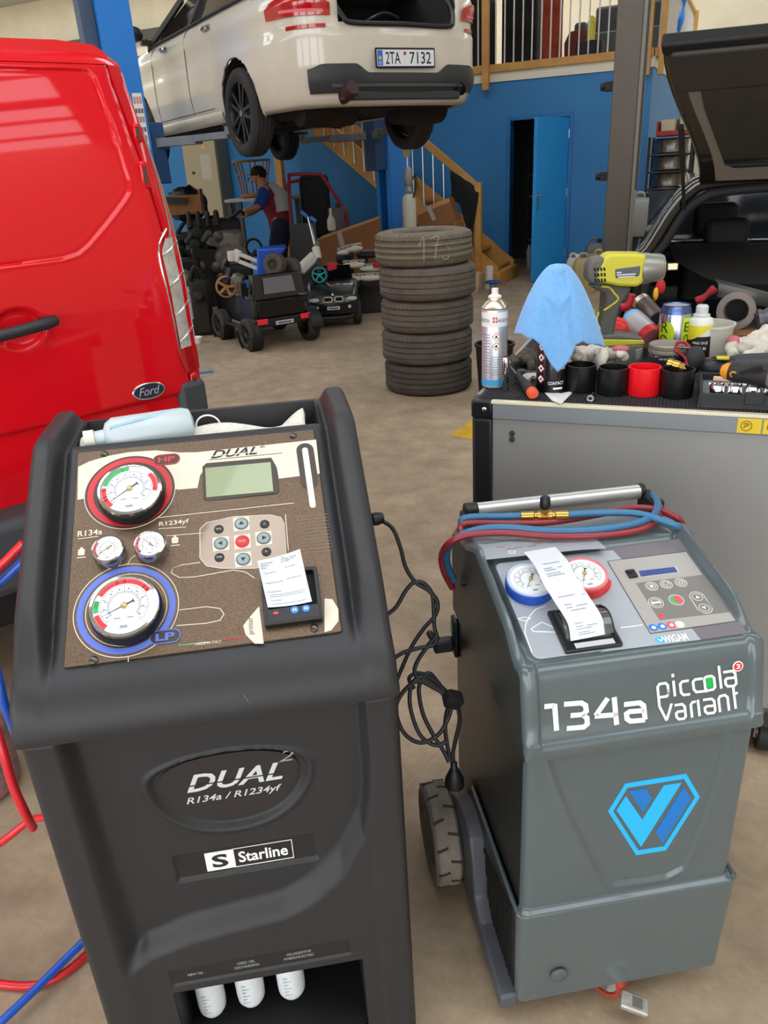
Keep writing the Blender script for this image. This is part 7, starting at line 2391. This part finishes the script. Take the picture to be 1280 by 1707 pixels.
# ---- pile of skates beside the toys
SK = mat('skate_white', 'cfc9bb', .5)
SB = mat('skate_black', '1e1d1f', .5)
fr_ = put(598, 470, 8.5)
cr_ = thing('parts_crate', 'dark plastic crate holding the heap of skates', 'crate', loc=(fr_.x + .02, fr_.y + .16, 0), yaw=.1)
MB().box(-.26, .30, -.18, .2, 0, .30).build('crate_shell', mat('crate_dark', '23221f', .7, noise=(10, .4)), cr_, bevel=.01)
for i, (x, y, d_, rot, m_, lb) in enumerate(((575, 420, 8.35, .9, SK, 'white ice skate with sole upward on top of the skate heap'), (590, 415, 8.4, .8, SK, 'second white ice skate beside the cardboard box'),
                                            (612, 425, 8.4, -.3, SB, 'black skate with pale laces high in the heap'), (590, 442, 8.3, .1, SB, 'black skate in the middle of the heap'), (618, 448, 8.3, -.2, SK, 'white and red skate lying next to the tyres'),
                                            (585, 465, 8.25, .2, SK, 'pale skate with curved frame low in the heap'), (617, 463, 8.25, -.15, SK, 'pale skate at the foot of the tyre stack side'))):
    c = dep(x, y, d_)
    t = thing('skate', lb, 'skate', loc=c, yaw=rot, group='heap of skates')
    MB().ball((0, 0, 0), (.13, .045, .035), 16, 10).build('sole', m_ if i != 3 else SK, t)
    MB().ball((-.06, .02, -.05), (.06, .045, .07), 14, 10).build('boot', SB if m_ is SK else m_, t)
    MB().box(-.12, .12, -.008, .008, .03, .055).build('blade', STEEL, t, bevel=.003)
    for k in (-.06, .06):
        MB().cyl((k, 0, .0), (k, 0, .04), .014, n=8).build('blade_post', SB, t)
MB().box(-.05, .05, -.03, .03, -.02, .03).build('red_buckle', mat('buckle_red', 'b01c2c', .5), loc=dep(630, 443, 8.15), yaw=.2, label='small red plastic buckle next to the tyre stack', cat='buckle', bevel=.008)
MB().box(-.05, .05, -.03, .03, -.04, .05).build('red_box', mat('toy_redbox', 'd0303a', .5), loc=dep(553, 446, 8.2), yaw=.2, label='small bright red box behind the toy estate', cat='box', bevel=.008)
MB().box(-.14, .14, -.05, .05, -.10, .06).build('blue_bag', mat('blue_bag', '1c3a66', .8, noise=(20, .4)), loc=dep(560, 455, 8.4), yaw=.2, label='dark blue bag behind the small red box', cat='bag', bevel=.03)

# ---- engine with gearbox among dark scrap
eb = put(362, 420, 8.9)
EN = Frame((eb.x, eb.y), 12)
en = thing('car_engine', 'dismounted black engine with grey gearbox standing behind the toys', 'engine', EN)
EBK = mat('engine_black', '16150f', .6, noise=(9, .6), bump=(20, .8))
EGR = mat('engine_grey', '77746c', .45, .4, noise=(8, .25), bump=(25, .6))
MB().box(-.30, .05, -.15, .3, .1, .75).build('block', EBK, en, bevel=.03)
MB().box(-.3, .3, -.05, .3, .75, 1.05).build('cylinder_head', EBK, en, bevel=.04)
MB().lathe([(.05, -.1), (.1, -.12), (.13, -.05), (.19, 0), (.2, .1), (.17, .2)], (.12, -.05, .60), (.3, -1, .1), 11).build('gearbox', EGR, en, smooth=0)
for k in range(7):
    a = k * .9
    MB().beam((.12 + .09 * cos(a), -.16, .6 + .09 * sin(a)), (.12 + .2 * cos(a), -.08, .6 + .2 * sin(a)), .02, .03, up=(0, 1, 0)).build('gearbox_rib', EGR, en)
MB().obox((-.02, -.16, .82), (.16, .12, .1), (.2, .3, .4)).build('selector_cover', EGR, en, bevel=.012)
MB().box(-.02, .3, -.2, .05, .72, .93).build('gearbox_case', EGR, en, bevel=.05)
MB().lathe([(.05, 0), (.1, .02), (.1, .06), (.06, .08)], (.1, -.22, .55), (.2, -1, 0), 20).build('flange', EGR, en)
rr = random.Random(11)
for k in range(9):
    a = V((rr.uniform(-.28, .35), rr.uniform(-.2, .0), rr.uniform(.35, 1.05)))
    b_ = a + V((rr.uniform(-.2, .2), rr.uniform(-.1, .1), rr.uniform(-.2, .2)))
    MB().tube([a, (a + b_) / 2 + V((.05, -.08, .06)), b_], rr.uniform(.015, .035), n=8).build('pipe', EBK if k % 3 else EGR, en)
for k in range(7):
    c = V((rr.uniform(-.28, .1), rr.uniform(-.22, -.12), rr.uniform(.25, .95)))
    MB().lathe([(.02, 0), (.06, .01), (.06, .03), (.03, .04)], c, (0, -1, .1), 16).build('pulley', EBK if k % 2 else mat('pulley_grey', '4d4a46', .4, .6), en)
for k in range(4):
    MB().tube([(-.26 + .1 * k, .05, 1.05), (-.26 + .1 * k, -.12, 1.12), (-.26 + .1 * k, -.2, .98)], .03, n=8).build('intake_runner', EBK, en)
MB().torus((.42, -.1, .72), (.3, -1, .1), .09, .014, 24, 6).build('hose_loop', EBK, en)
# wooden crate and black bag on the heap
t = thing('wooden_crate', 'open wooden crate with black bar on top of the engine heap', 'crate', loc=dep(305, 357, 8.95), yaw=.08)
MB().box(-.26, .22, -.12, -.1, 0, .2).box(-.26, .22, .14, .16, 0, .2).box(-.28, -.26, -.12, .16, 0, .2).box(.22, .24, -.12, .16, 0, .26).box(-.26, .22, -.12, .16, 0, .02).build('crate_shell', mat('crate_wood', '8a5a28', .6, noise=(8, .2)), t, bevel=.004)
MB().beam((-.3, -.13, .18), (.08, -.16, .14), .06, .07).build('bar', BLACK, t)
t = thing('bin_bag', 'black plastic bag bulging behind the wooden crate', 'bag', loc=dep(312, 340, 9.3))
bg = MB().ball((0, 0, 0), (.24, .16, .2), 20, 14)
bg.v = [p * (1 + .12 * sin(9 * p.x * 5 + 3 * p.z * 9) * cos(7 * p.y * 6)) for p in bg.v]
bg.build('bag_skin', mat('bag_black', '121212', .4, bump=(12, .8)), t)
for i, (x, y, d_, s, lb) in enumerate(((305, 430, 8.55, .17, 'dark gear casing left of the engine'), (318, 385, 9.55, .2, 'black intake part beside the engine top'), (282, 400, 9.1, .17, 'dark scrap housing next to the van tail light'), (330, 465, 7.75, .1, 'low dark scrap part near the white box'), (395, 440, 8.6, .16, 'grey ribbed housing at the gearbox foot'))):
    t = thing('scrap_part', lb, 'machine part', loc=put(x, y, d_), group='scrap heap around the engine')
    zc = dep(x, y, d_).z
    b_ = MB().box(-s, s, -s * .6, s * .6, 0, zc)
    b_.build('casing', EBK, t, bevel=.04)
    MB().lathe([(.03, 0), (s * .5, .02), (s * .55, .06), (s * .3, .1)], (0, -s * .6, zc * .7), (.2, -1, .2), 16).build('cover', EGR if i % 2 == 0 else EBK, t)
    MB().tube([(-s * .7, -s * .5, zc), (0, -s * .8, zc + .12), (s * .6, -s * .3, zc + .02)], .025, n=8).build('pipe', EBK, t)

# ---- bench with upturned cane chair, mechanic, timber post
tb0 = put(435, 330, 10.75)
TBF = Frame((tb0.x, tb0.y), -10)
zt = dep(435, 329, 10.75).z
t = thing('work_table', 'white topped table behind the mechanic', 'table', TBF)
MB().box(-.45, .5, -.25, .3, zt - .04, zt).build('table_top', mat('table_white', 'a9a294', .5), t, bevel=.006)
for x in (-.4, .45):
    for y in (-.2, .25):
        MB().box(x - .03, x + .03, y - .03, y + .03, 0, zt - .04).build('leg', mat('table_leg', '4a4238', .7), t)
CANE = mat('cane', '8a5a2c', .5)
t = thing('cane_chair', 'upturned brown cane chair standing on the table', 'chair', loc=TBF.w(-.08, 0, zt), yaw=TBF.yaw)
MB().lathe([(.17, 0), (.19, .02), (.19, .05), (.17, .06)], n=24).build('seat', CANE, t)
for a in (.4, 1.2, 2.0, 2.8, 3.6, 4.4, 5.2, 6.0):
    MB().tube([(cos(a) * .17, sin(a) * .17, .03), (cos(a) * .2, sin(a) * .2, .25), (cos(a) * .25, sin(a) * .25, .47)], .012, n=7).build('leg', CANE, t)
MB().torus((0, 0, .47), (0, 0, 1), .25, .015, 28, 6).build('rim', CANE, t)
MB().torus((0, 0, .3), (0, 0, 1), .21, .01, 28, 6).build('ring', CANE, t)
tp = put(470, 320, 11.3)
MB().box(-.055, .055, -.05, .05, 0, 2.45).build('timber_post', WOOD, loc=tp, yaw=W.yaw, label='square timber post behind the mechanic', cat='post', bevel=.004)
# mechanic bending over the engine
DP = 10.0
J_ = {k: dep(x, y, d_) for k, (x, y, d_) in dict(pelvis=(468, 378, 10.05), waist=(464, 358, 10.02), chest=(454, 333, 9.98), neck=(442, 311, 9.95), head=(428, 293, 9.93), nose=(420, 300, 9.9),
      shl=(441, 320, 9.82), ell=(431, 344, 9.75), hal=(408, 352, 9.72), fil=(401, 354, 9.72), shr=(447, 315, 10.12), elr=(432, 346, 10.15), har=(415, 358, 10.1), fir=(408, 359, 10.1),
      hipl=(466, 384, 9.93), knl=(459, 434, 9.86), hipr=(471, 384, 10.14), knr=(466, 434, 10.1)).items()}
for s, k in (('l', 9.86), ('r', 10.1)):
    kn = J_['kn' + s]
    J_['an' + s] = V((kn.x + .05, kn.y + .06, .09))
    J_['to' + s] = V((kn.x - .08, kn.y - .02, .04))
names = list(J_)
rad = dict(pelvis=.13, waist=.12, chest=.14, neck=.055, head=.085, nose=.06, shl=.06, ell=.045, hal=.035, fil=.02, shr=.06, elr=.045, har=.035, fir=.02, hipl=.09, hipr=.09, knl=.065, knr=.065, anl=.045, anr=.045, tol=.04, tor=.04)
edges = [('pelvis', 'waist'), ('waist', 'chest'), ('chest', 'neck'), ('neck', 'head'), ('head', 'nose'), ('chest', 'shl'), ('shl', 'ell'), ('ell', 'hal'), ('hal', 'fil'), ('chest', 'shr'), ('shr', 'elr'), ('elr', 'har'), ('har', 'fir'),
         ('pelvis', 'hipl'), ('hipl', 'knl'), ('knl', 'anl'), ('anl', 'tol'), ('pelvis', 'hipr'), ('hipr', 'knr'), ('knr', 'anr'), ('anr', 'tor')]
# five short fingers on each hand
for s in 'lr':
    b_ = J_['ha' + s]
    dirn = (J_['fi' + s] - b_).normalized()
    sd = dirn.cross(V((0, 0, 1))).normalized()
    for k in range(5):
        n1_, n2_ = 'f%s%da' % (s, k), 'f%s%db' % (s, k)
        J_[n1_] = b_ + dirn * (.06 if k else .02) + sd * (.018 * (k - 2)) + (sd * -.02 if k == 0 else V((0, 0, 0)))
        J_[n2_] = J_[n1_] + dirn * .05 + V((0, 0, -.02))
        rad[n1_], rad[n2_] = .011, .009
        edges += [('ha' + s, n1_), (n1_, n2_)]
names = list(J_)
me = bpy.data.meshes.new('person')
me.from_pydata([J_[n] for n in names], [(names.index(a), names.index(b_)) for a, b_ in edges], [])
SKIN = mat('skin', 'a8765a', .6)
me.materials.append(SKIN)
per = bpy.data.objects.new('person', me)
COL.objects.link(per)
tag(per, 'mechanic in blue, red and white work vest bending over the engine', 'person')
md = per.modifiers.new('skin', 'SKIN')
lay = me.skin_vertices[0] if len(me.skin_vertices) else None
if lay:
    for i, n in enumerate(names):
        lay.data[i].radius = (rad[n], rad[n])
    lay.data[0].use_root = True
md2 = per.modifiers.new('soft', 'SUBSURF'); md2.levels = md2.render_levels = 2
hc = J_['head']
hm = MB().ball(hc + V((.02, .01, .03)), (.105, .1, .095), 18, 12)
hm.build('hair', mat('hair_dark', '1a120d', .8, bump=(60, .6)), per)
for k in (-1, 1):
    MB().ball(J_['nose'] + V((-.045, .03 * k - .01, .02)), (.012, .012, .010), 8, 6).build('eye', mat('eye_dark', '20160f', .3), per)
MB().ball(J_['nose'] + V((-.055, -.005, -.01)), (.02, .014, .018), 8, 6).build('nose', SKIN, per)
MB().ball(J_['head'] + V((.03, -.09, -.01)), (.014, .012, .024), 8, 6).build('ear', SKIN, per)


def limb(name, keys, rs, m_):
    P_ = [J_[k] for k in keys]
    n_ = len(P_) - 1

    def rf(t):
        return interp([(i / n_, r_) for i, r_ in enumerate(rs)], t)
    return MB().tube(P_, rf, n=14, k=5).build(name, m_, per, smooth=80)


VST = mat('vest_red', '7d1c2c', .8)
limb('vest', ('pelvis', 'waist', 'chest', 'neck'), (.15, .155, .185, .085), VST)
J_['bk1'] = J_['waist'] + V((.06, -.06, .02)); J_['bk2'] = J_['chest'] + V((.09, -.05, .02)); J_['bk3'] = J_['neck'] + V((.06, -.02, .0))
limb('vest_panel', ('bk1', 'bk2', 'bk3'), (.115, .13, .07), mat('vest_white', 'a9a6a6', .8))
limb('sleeve', ('shl', 'ell'), (.085, .07), mat('sleeve_blue', '123f86', .8))
limb('sleeve', ('shr', 'elr'), (.085, .07), MATS['sleeve_blue'])
J_['ml'] = (J_['hipl'] + J_['knl']) / 2; J_['mr'] = (J_['hipr'] + J_['knr']) / 2
limb('trouser_leg', ('pelvis', 'hipl', 'knl', 'anl'), (.15, .115, .09, .07), mat('trousers_navy', '141b33', .85))
limb('trouser_leg', ('pelvis', 'hipr', 'knr', 'anr'), (.15, .115, .09, .07), MATS['trousers_navy'])
for s in 'lr':
    limb('shoe', ('an' + s, 'to' + s), (.05, .05), BLACK)

# ---- red tube frame, black seats and boxes by the stairs
t = thing('trolley_frame', 'red tubular trolley frame leaning behind the cardboard box', 'frame', loc=(0, 0, 0))
RF = mat('frame_red', '8e1620', .4)
P9 = lambda x, y, d_=9.8: dep(x, y, d_)
MB().tube([P9(490, 440), P9(485, 370), P9(482, 300), P9(486, 291), P9(530, 291), P9(538, 296), P9(570, 345), P9(579, 375), P9(580, 395)], .022, n=8, k=4).build('tube', RF, t)
MB().tube([P9(478, 440, 10.3), P9(476, 360, 10.3), P9(478, 310, 10.3), P9(500, 300, 10.2)], .022, n=8, k=4).build('tube', RF, t)
t = thing('padded_chair', 'black padded seat leaning in the red frame', 'seat', loc=put(525, 330, 10.1), yaw=-.2)
z0 = P9(525, 400).z
MB().box(-.2, .2, -.06, .06, max(.02, z0), P9(525, 292).z).build('backrest', SEAT, t, bevel=.06, seg=3)
MB().box(-.22, .22, -.3, .05, max(.02, z0) - .0, max(.02, z0) + .16).build('cushion', SEAT, t, bevel=.05, seg=3)
t = thing('plastic_sheet', 'grey plastic sheet standing beside the scooter handlebar', 'panel', loc=put(505, 390, 9.4), yaw=.1)
MB().box(-.16, .16, -.03, .03, 0, dep(505, 372, 9.4).z).build('sheet', mat('panel_dull', '4a4a48', .6), t, bevel=.01)
t = thing('grey_canister', 'grey metal canister under the red frame', 'canister', loc=put(565, 370, 9.9), yaw=.3)
MB().box(-.12, .12, -.1, .1, 0, dep(565, 345, 9.9).z).build('shell', mat('canister_grey', '5c5d5c', .5), t, bevel=.02)
MB().lathe([(.03, 0), (.03, .05)], (0, 0, dep(565, 345, 9.9).z), n=12).build('spout', BLACK, t)
t = thing('white_vase', 'small white bottle standing on the long cardboard box', 'bottle', loc=dep(553, 384, 9.0))
MB().lathe([(.04, 0), (.05, .03), (.045, .12), (.015, .17), (.015, .24)], n=16).build('bottle_body', mat('bottle_pale', 'bdb7a8', .5), t)
CBD = mat('carton', '7a4f2c', .8, noise=(5, .08))
CBL = mat('carton_light', 'b07c48', .8)
a, b_ = dep(530, 400, 9.0), dep(629, 366, 8.75)
t = thing('cardboard_box', 'long brown cardboard box with tape behind the skates', 'box', loc=(0, 0, 0))
dn = V((b_.x - a.x, b_.y - a.y, 0)).normalized()
nb = V((-dn.y, dn.x, 0))
MB().add([a, b_, V((b_.x, b_.y, .12)), V((a.x, a.y, .12)), a + nb * .16 + V((0, 0, .03)), b_ + nb * .16 + V((0, 0, .03)), V((b_.x, b_.y, .12)) + nb * .16, V((a.x, a.y, .12)) + nb * .16], [(0, 1, 2, 3), (1, 5, 6, 2), (5, 4, 7, 6), (4, 0, 3, 7), (3, 2, 6, 7)]).build('box_wall', CBD, t)
MB().add([a, b_, b_ + nb * .16 + V((0, 0, .03)), a + nb * .16 + V((0, 0, .03))], [(0, 1, 2, 3)]).build('box_lid', CBL, t)
tp0 = a.lerp(b_, .32)
MB().add([tp0 - nb * .004 + V((0, 0, .002)), tp0 - nb * .004 + dn * .06 + V((0, 0, .022)), tp0 - nb * .004 + dn * .1 + V((0, 0, -.16)), tp0 - nb * .004 + dn * .04 + V((0, 0, -.18))], [(0, 1, 2, 3)]).build('tape', mat('tape', '9a8a88', .4), t)
a, b_ = dep(694, 350, 9.6), dep(748, 330, 9.5)
c_, d_ = dep(762, 368, 9.5), dep(702, 395, 9.6)
t = thing('cardboard_box', 'tilted brown carton with tape behind the tyre stack', 'box', loc=(0, 0, 0))
nb = V((.3, 1, .0)).normalized() * .3
MB().add([a, b_, c_, d_, a + nb, b_ + nb, c_ + nb, d_ + nb], [(0, 1, 2, 3), (0, 4, 5, 1), (1, 5, 6, 2), (2, 6, 7, 3), (3, 7, 4, 0), (4, 7, 6, 5)]).build('box_wall', CBD, t)
fo = -nb.normalized() * .004
MB().add([a + fo, b_ + fo, b_.lerp(c_, .16) + fo, a.lerp(d_, .2) + fo], [(0, 1, 2, 3)]).build('box_edge', CBL, t)
MB().add([a.lerp(b_, .3) + fo * 2, a.lerp(b_, .42) + fo * 2, a.lerp(b_, .5).lerp(d_.lerp(c_, .5), .6) + fo * 2, a.lerp(b_, .38).lerp(d_.lerp(c_, .38), .62) + fo * 2], [(0, 1, 2, 3)]).build('tape', MATS['tape'], t)
t = thing('carton_support', 'low crate carrying the tilted carton', 'crate', loc=put(728, 380, 9.75), yaw=-.3)
MB().box(-.25, .25, -.05, .3, 0, dep(728, 384, 9.7).z).build('crate_shell', CBD, t, bevel=.01)
# white sprayer
sp0 = put(682, 350, 8.95)
t = thing('pump_sprayer', 'white pump sprayer with grey head beside the blue column', 'sprayer', loc=sp0)
zz = lambda y: dep(682, y, 8.95).z
MB().lathe([(.07, max(.0, zz(460))), (.08, zz(455)), (.08, zz(338)), (.07, zz(328)), (.035, zz(322))], n=22).build('tank', mat('sprayer_white', 'b9b9a9', .5), t)
MB().lathe([(.04, zz(323)), (.05, zz(318)), (.03, zz(310)), (.045, zz(304)), (.055, zz(292)), (.045, zz(282)), (.02, zz(278))], n=18).build('pump_head', mat('sprayer_grey', '8a8d8c', .45, .3), t)
MB().tube([(.04, 0, zz(300)), (.09, 0, zz(292)), (.08, -.03, zz(312)), (.05, -.05, zz(330))], .01, n=6).build('spray_hose', BLACK, t)
MB().box(-.05, .03, -.03, .03, zz(262), zz(246)).build('label_tag', mat('tag_tan', '8a7a5c', .6), t)
MB().cyl((0, 0, zz(280)), (0, 0, zz(258)), .01, n=8).build('pump_rod', STEEL, t)
# ---- bits at the stair foot
t = thing('white_canister', 'white cylindrical canister at the foot of the stairs', 'canister', loc=W.w(.12, -1.28, 0))
MB().lathe([(.05, 0), (.052, .01), (.052, .26), (.04, .28), (.001, .28)], n=20, cap=False).build('canister_body', mat('canister_white', 'c6c3bc', .5), t)
t = thing('grey_carton', 'pale grey carton at the stair foot', 'box', loc=W.w(-.02, -1.35, 0), yaw=W.yaw)
MB().box(-.1, .05, -.08, .08, 0, .2).build('carton_shell', mat('carton_grey', 'a39f96', .7), t, bevel=.004)
t = thing('cardboard_sheet', 'curved cardboard sheet leaning at the stair foot', 'cardboard', loc=W.w(.02, -1.62, 0), yaw=W.yaw)
MB().prism([(-.06, 0), (.05, 0), (.06, .1), (.06, .25), (-.07, .25), (-.05, .1)], 0, .01).build('sheet', mat('sheet_tan', 'c4a274', .8), t).matrix_local = frm((0, 0, 0), (1, 0, 0), (0, .2, 1))
t = thing('black_bottle', 'small black bottle by the cardboard sheet', 'bottle', loc=W.w(-.14, -1.6, 0))
MB().lathe([(.035, 0), (.037, .01), (.037, .12), (.015, .15), (.015, .18)], n=16).build('bottle_body', BLACK, t)
t = thing('blue_dustpan', 'blue plastic dustpan on a clear jar near the stairs', 'dustpan', loc=W.w(.27, -1.62, 0), yaw=W.yaw)
MB().lathe([(.04, 0), (.045, .1), (.04, .11)], n=18).build('jar', mat('jar_clear', '8fa3b0', .2, trans=.4), t)
MB().ball((.0, 0, .13), (.11, .07, .025), 18, 8).build('pan', mat('pan_blue', '1d4fa0', .4), t)

# ---- canisters beside the store door
def jug(label, px, D_, h, w_, m_, cap, group='jerrycans by the store door', top_y=None, z0=0.0):
    b_ = dep(px, 430, D_)
    t = thing('jerrycan', label, 'jerrycan', loc=(b_.x, b_.y, z0), yaw=W.yaw + .2, group=group)
    ring = lambda k, z: [V((x, y, z)) for x, y in rrect(-w_ * k, w_ * k, -w_ * .8 * k, w_ * .8 * k, .04 * k, 4)]
    MB().loft([ring(.96, 0), ring(1, .02), ring(1, h * .78), ring(.85, h * .92), ring(.6, h)]).build('jug_body', m_, t, smooth=50)
    MB().tube([(-w_ * .5, 0, h * .9), (-w_ * .4, 0, h * 1.1), (w_ * .1, 0, h * 1.1), (w_ * .25, 0, h * .95)], .016, n=8).build('jug_handle', m_, t)
    MB().cyl((w_ * .5, 0, h * .9), (w_ * .5, 0, h * 1.1), .03, n=14).build('jug_cap', cap, t)
    return t


JW = mat('jug_white', 'b9b6a8', .45, noise=(4, .08))
JY = mat('jug_yellow', 'a89868', .4, noise=(4, .1))
jug('milky white jerrycan nearest the blue door leaf', 957, 9.35, .36, .1, JW, WHITE)
jug('yellowish jerrycan in front of the white one', 975, 8.95, .40, .13, JY, JY)
jug('pale jerrycan with red cap beside the grey column', 1000, 9.2, .40, .12, JY, mat('cap_red2', 'b03a34', .5))
jug('dark jerrycan behind the yellowish ones', 990, 9.9, .46, .12, GREYM, BLACK)
# grey clear canister on a tyre pile by the column
t = thing('parts_stand', 'stack of dark worn rubber mats under the clear canister', 'stand', loc=put(1056, 400, 7.9), yaw=-.3)
zc = dep(1056, 392, 7.9).z
MB().box(-.14, .14, -.12, .12, 0, zc).build('mat_pile', mat('mats_dark', '33312b', .8, noise=(6, .2)), t, bevel=.01)
for k in range(6):
    MB().box(-.145, .145, -.125, .125, zc * (k + .45) / 6, zc * (k + .55) / 6).build('mat_edge', BLACK, t)
t = jug('large clear grey jerrycan beside the grey lift column', 1062, 7.9, .36, .13, mat('jug_clear', '8d8d86', .3, trans=.15), BLACK, z0=zc)
# ---- rack of alloy wheels with boxes on top
rk0 = put(1112, 300, 9.4)
rk = thing('wheel_rack', 'black rack loaded with alloy rims by the blue side wall', 'rack', loc=rk0, yaw=W.yaw)
zr = lambda y: dep(1112, y, 9.4).z
ztop = zr(228)
for x in (-.22, .26):
    for y in (-.2, .25):
        MB().cyl((x, y, 0), (x, y, ztop), .016, n=8).build('upright', BLACK, rk)
for k in range(6):
    z = zr(258 + 28 * k)
    if z < .1:
        break
    for y in (-.2, .25):
        MB().cyl((-.22, y, z), (.26, y, z), .012, n=8).build('rail', BLACK, rk)
    t = thing('alloy_rim', '%s alloy rim from the top of the wheel rack' % ('first', 'second', 'third', 'fourth', 'fifth', 'sixth')[k], 'wheel rim', loc=rk0 + V((.02, .02, z + .014)), yaw=W.yaw, group='alloy rims on the rack')
    MB().lathe([(.2, 0), (.215, .01), (.2, .02), (.19, .08), (.2, .15), (.215, .16), (.2, .17), (.18, .16), (.17, .08), (.18, .01), (.2, 0)], n=32, cap=False).build('rim_barrel', mat('rim_silver', '6b6660', .25, .9), t)
    MB().lathe([(.02, .12), (.06, .125), (.18, .11)], n=24, cap=False).build('rim_face', mat('rim_dark', '3a3735', .3, .8), t)
t = thing('red_crate', 'red plastic crate on top of the wheel rack', 'crate', loc=rk0 + V((0, 0, ztop)), yaw=W.yaw)
MB().box(-.16, .24, -.15, .2, 0, .02).box(-.16, -.14, -.15, .2, 0, .17).box(.22, .24, -.15, .2, 0, .12).box(-.16, .24, -.15, -.13, 0, .06).box(-.16, .24, .18, .2, 0, .17).build('crate_shell', mat('crate_red', '8a1d1f', .5), t, bevel=.006)
MB().box(-.1, .06, -.1, .1, .0, .16).build('white_carton', mat('carton_white', 'b5a88c', .7), loc=rk0 + V((0, .02, ztop + .02)), yaw=W.yaw - .1, label='cream carton standing in the red crate', cat='box', bevel=.004)
MB().box(-.05, .09, -.08, .08, .0, .24).build('white_carton', MATS['carton_white'], loc=rk0 + V((.13, -.02, ztop + .02)), yaw=W.yaw + .2, label='taller cream carton at the end of the red crate', cat='box', bevel=.004)
# ---- store room contents seen through the doorway
t = thing('store_shelf', 'dark metal shelf inside the store room', 'shelf', loc=W.w(.3, 1.3, 0), yaw=W.yaw)
for z in (.35, .95, 1.25):
    MB().box(-.3, .6, -.2, .2, z, z + .02).build('shelf_board', mat('shelf_grey', '55555a', .6), t)
for x in (-.3, .58):
    MB().box(x, x + .02, -.2, -.18, 0, 1.8).build('shelf_post', BLACK, t)
for i, (x, z, lb) in enumerate(((.28, .37, 'white storage tub on the lower store shelf'), (.28, .57, 'upper white storage tub stacked in the store room'))):
    t = thing('storage_tub', lb, 'tub', loc=W.w(x, 1.25, z), yaw=W.yaw, group='tubs in the store room')
    MB().lathe([(.14, 0), (.16, .17), (.17, .18), (.17, .2), (.001, .2)], n=24, cap=False).build('tub_wall', mat('tub_pale', '9a9a9c', .5), t)
t = thing('floor_bottle', 'white bottle standing in the dark doorway', 'bottle', loc=W.w(.13, .75, 0))
MB().lathe([(.04, 0), (.042, .01), (.042, .24), (.02, .28), (.02, .32)], n=18).build('bottle_body', mat('bottle_mid', 'a5a5a5', .5), t)
# ---- white cabinet and cans left of the toy off-roader
wbx = put(328, 505, 7.9)
t = thing('white_box', 'white enamel box with lid line beside the red van lamp', 'box', loc=wbx, yaw=.2)
zt_ = dep(328, 478, 7.9).z
MB().box(-.12, .1, -.08, .15, max(.0, dep(328, 532, 7.9).z), zt_).build('box_shell', mat('enamel', '9aa0a6', .4), t, bevel=.008)
MB().box(-.125, .105, -.085, .155, zt_ - .05, zt_ - .042).build('lid_line', GREYM, t)
t = thing('box_plinth', 'dark crate under the white enamel box', 'crate', loc=wbx, yaw=.2)
MB().box(-.15, .13, -.1, .15, 0, max(.01, dep(328, 533, 7.9).z)).build('crate_shell', EBK, t, bevel=.01)
p = onz(328, 572, 0)
t = thing('white_cup', 'small white pot on the floor beside the van bumper', 'pot', loc=p)
MB().lathe([(.001, 0), (.05, 0), (.06, .06), (.055, .06), (.045, .01), (.001, .01)], n=20, cap=False).build('pot_wall', WHITE, t)
p = onz(340, 622, 0)
MB().box(-.06, .08, -.02, .03, 0, .01).build('blue_scrap', mat('scrap_blue', '3a72a8', .6), loc=p, yaw=.2, label='flat blue scrap on the floor beside the van', cat='scrap')
